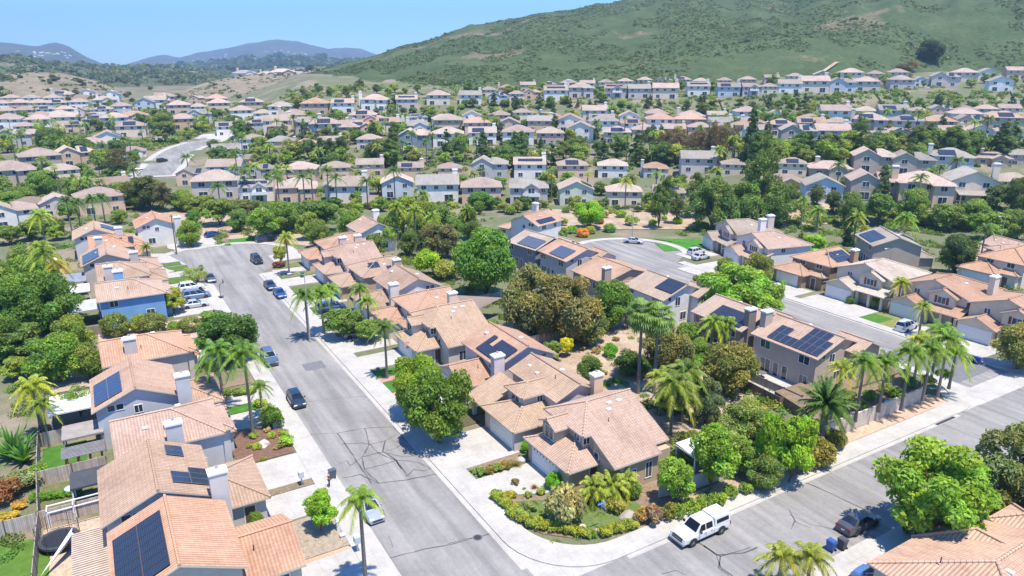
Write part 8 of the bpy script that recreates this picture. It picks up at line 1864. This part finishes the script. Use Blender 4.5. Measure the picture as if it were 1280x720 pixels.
# pale buildings on the dry hill crest
def hill_house(px,py,wpx,d,label,kind='hip',wc='w',rc='p'):
    r_=ray(px,py); r_=r_/math.hypot(r_.x,r_.y); p=Vector((r_.x*d,r_.y*d,CAMH+r_.z*d)); s=wpx*depth_of(p)/FPX/12.4
    src=fproto(kind,0); o=copy_tree(src[0]); o.location=p; o.rotation_euler=(0,0,-math.atan2(p.x,p.y)+.2); o.scale=(s,s,s*.9)
    for ch in KIDS[o.name]:
        if ch.name.startswith('roof'): ch.color=(*ROOFN[rc][1],1)
        elif ch.name.startswith('wall'): ch.color=(*WALLN[wc][1],1)
    o['label']=label; o['category']='house'; o['group']='houses on the dry hill crest'
for a in [(308,97,24,880,'white broad house, leftmost on the dry hill crest','low','w','g'),(335,97,20,890,'house second from the left on the dry hill crest','low','g','p'),(356,96,26,900,'house third from the left on the dry hill crest','low','o','m'),(376,97,20,910,'house fourth from the left on the dry hill crest','low','w','g'),(395,97,18,920,'house fifth from the left on the dry hill crest','low','c','p'),(325,118,24,760,'lone low house on the dry slope below the crest','low','p','p'),(340,108,14,800,'small pale house at the right foot of the dry slope','hip','w','g')]:
    hill_house(*a)
rs2=random.Random(3)
# specks of houses on the far mountains
sp=MB()
for i in range(70):
    px=rs2.uniform(20,120) if i%3==0 else rs2.uniform(210,450); 
    d=4900 if i%3==0 else 6400; py=interp(px,[(20,62),(60,62),(75,60),(120,84)] if i%3==0 else [(210,75),(250,71),(345,58),(395,66),(450,69)])+rs2.uniform(2,9)
    fm=[q for q in COL.objects if q.name.startswith('far_mountain')]; bpy.context.view_layer.update() if i==0 else None
    p=None
    for q in fm:
        hit,l_,n_,f_=q.ray_cast(Vector((0,0,CAMH)),ray(px,py).normalized(),distance=9000)
        if hit and (p is None or l_.y<p.y): p=l_.copy()
    if p is None: continue
    q=4.5 if p.y<5300 else 6.5; b_=rs2.uniform(.8,1.5); x,y,z=p; z-=1
    sp.box(x-q*b_,x+q*b_,y-q,y+q,z-4,z+q*.55,M['white_trim'])
    for s_ in (-1,1): sp.poly([(x-q*b_,y+s_*q,z+q*.55),(x+q*b_,y+s_*q,z+q*.55),(x+q*b_*.6,y,z+q*.95),(x-q*b_*.6,y,z+q*.95)],M['fascia'])
    for s_ in (-1,1): sp.poly([(x+s_*q*b_,y-q,z+q*.55),(x+s_*q*b_,y+q,z+q*.55),(x+s_*q*b_*.6,y,z+q*.95)],M['fascia'])
tag(sp.build('distant_houses'),'pale specks of countless hillside houses on the hazy mountains','houses',None,'stuff')
def slope_trees(*a,**k): pass
# big shrubs on the dry hill: project down on the mesh
def drop(o_name,pts,kind,label,group,color,hp):
    bpy.context.view_layer.update(); dg=bpy.context.evaluated_depsgraph_get(); n=0
    org=Vector((0,0,CAMH))
    for px,py in pts:
        hit,loc,nn,fi,ob,mx=scn.ray_cast(dg,org,ray(px,py).normalized(),distance=9000)
        if not hit or not ob.name.startswith(('dry_hill','wooded','ground','green_hill')): continue
        n+=1; s=FPX/depth_of(loc); h=hp*rs2.uniform(.7,1.4)/s; tree(kind,loc-Vector((0,0,.5)),h,h*.75,color,label%ORD[n],group=group)
pts=sorted([(rs2.uniform(0,200),rs2.uniform(94,124)) for _ in range(26)])
drop('x',pts,'midtree','dark shrub tree on the bare brown hill, %s from the left','shrub trees on the brown hill',(.04,.055,.032),5)
pts=sorted([(rs2.uniform(0,320),rs2.uniform(122,134)) for _ in range(50)])
drop('x',pts,'midtree','green tree along the foot of the brown hill, %s from the left','trees at the foot of the brown hill',(.05,.075,.032),5)
# ------------------------------------------------------------------ air, sky, sun, camera
mb=MB(); mb.box(-7600,7600,-700,8600,-1.2,620,M['concrete'])
hz=bpy.data.materials.new('thin_haze'); nt,out=nodes(hz); pv=N(nt,'ShaderNodeVolumePrincipled')
pv.inputs['Color'].default_value=(.50,.74,1.0,1); pv.inputs['Density'].default_value=.00018; pv.inputs['Anisotropy'].default_value=.25
L(nt,pv.outputs[0],out.inputs['Volume'])
me=mb.mesh('haze'); me.materials.clear(); me.materials.append(hz)
# outward normals as one closed box
bm=bmesh.new(); bm.from_mesh(me); bmesh.ops.remove_doubles(bm,verts=bm.verts,dist=.001); bmesh.ops.recalc_face_normals(bm,faces=bm.faces); bm.to_mesh(me); bm.free()
tag(add('haze',me),'thin bluish summer haze over the valley','haze',None,'stuff')
sun_dir=Vector((.62,-.78,0)).normalized()       # towards the sun, on the ground plane
EL=rad(73)
to_sun=Vector((sun_dir.x*math.cos(EL),sun_dir.y*math.cos(EL),math.sin(EL)))
ld=bpy.data.lights.new('sun','SUN'); ld.energy=4.5; ld.angle=rad(.5); ld.color=(1,.915,.79)
lo=bpy.data.objects.new('sun',ld); COL.objects.link(lo); lo.rotation_euler=(-to_sun).to_track_quat('-Z','Y').to_euler()
wd=bpy.data.worlds.new('World'); scn.world=wd; wd.use_nodes=True; nt=wd.node_tree; nt.nodes.clear()
sky=nt.nodes.new('ShaderNodeTexSky'); sky.sky_type='NISHITA'; sky.sun_disc=False; sky.sun_elevation=EL; sky.sun_rotation=math.atan2(to_sun.x,to_sun.y)
sky.air_density=1.0; sky.dust_density=0.05; sky.ozone_density=4.0; sky.altitude=200
bg=nt.nodes.new('ShaderNodeBackground'); bg.inputs[1].default_value=.15; ow=nt.nodes.new('ShaderNodeOutputWorld')
hs=nt.nodes.new('ShaderNodeHueSaturation'); hs.inputs['Saturation'].default_value=1.2; nt.links.new(sky.outputs[0],hs.inputs['Color']); tn=mix(nt,1.0,hs.outputs[0],(.47,.735,1.03),'MULTIPLY'); nt.links.new(tn,bg.inputs[0]); nt.links.new(bg.outputs[0],ow.inputs[0])
cd=bpy.data.cameras.new('camera'); cd.lens=36*FPX/1280; cd.sensor_width=36; cd.clip_end=40000; cd.clip_start=.5
co=bpy.data.objects.new('camera',cd); COL.objects.link(co); co.location=(0,0,CAMH); co.rotation_euler=(math.pi/2-TH,0,0); scn.camera=co
scn.view_settings.view_transform='Standard'; scn.view_settings.look='None'; scn.view_settings.gamma=1; scn.view_settings.exposure=1.0; scn.view_settings.use_curve_mapping=False
scn.cycles.volume_bounces=0; scn.cycles.max_bounces=6; scn.cycles.transparent_max_bounces=6
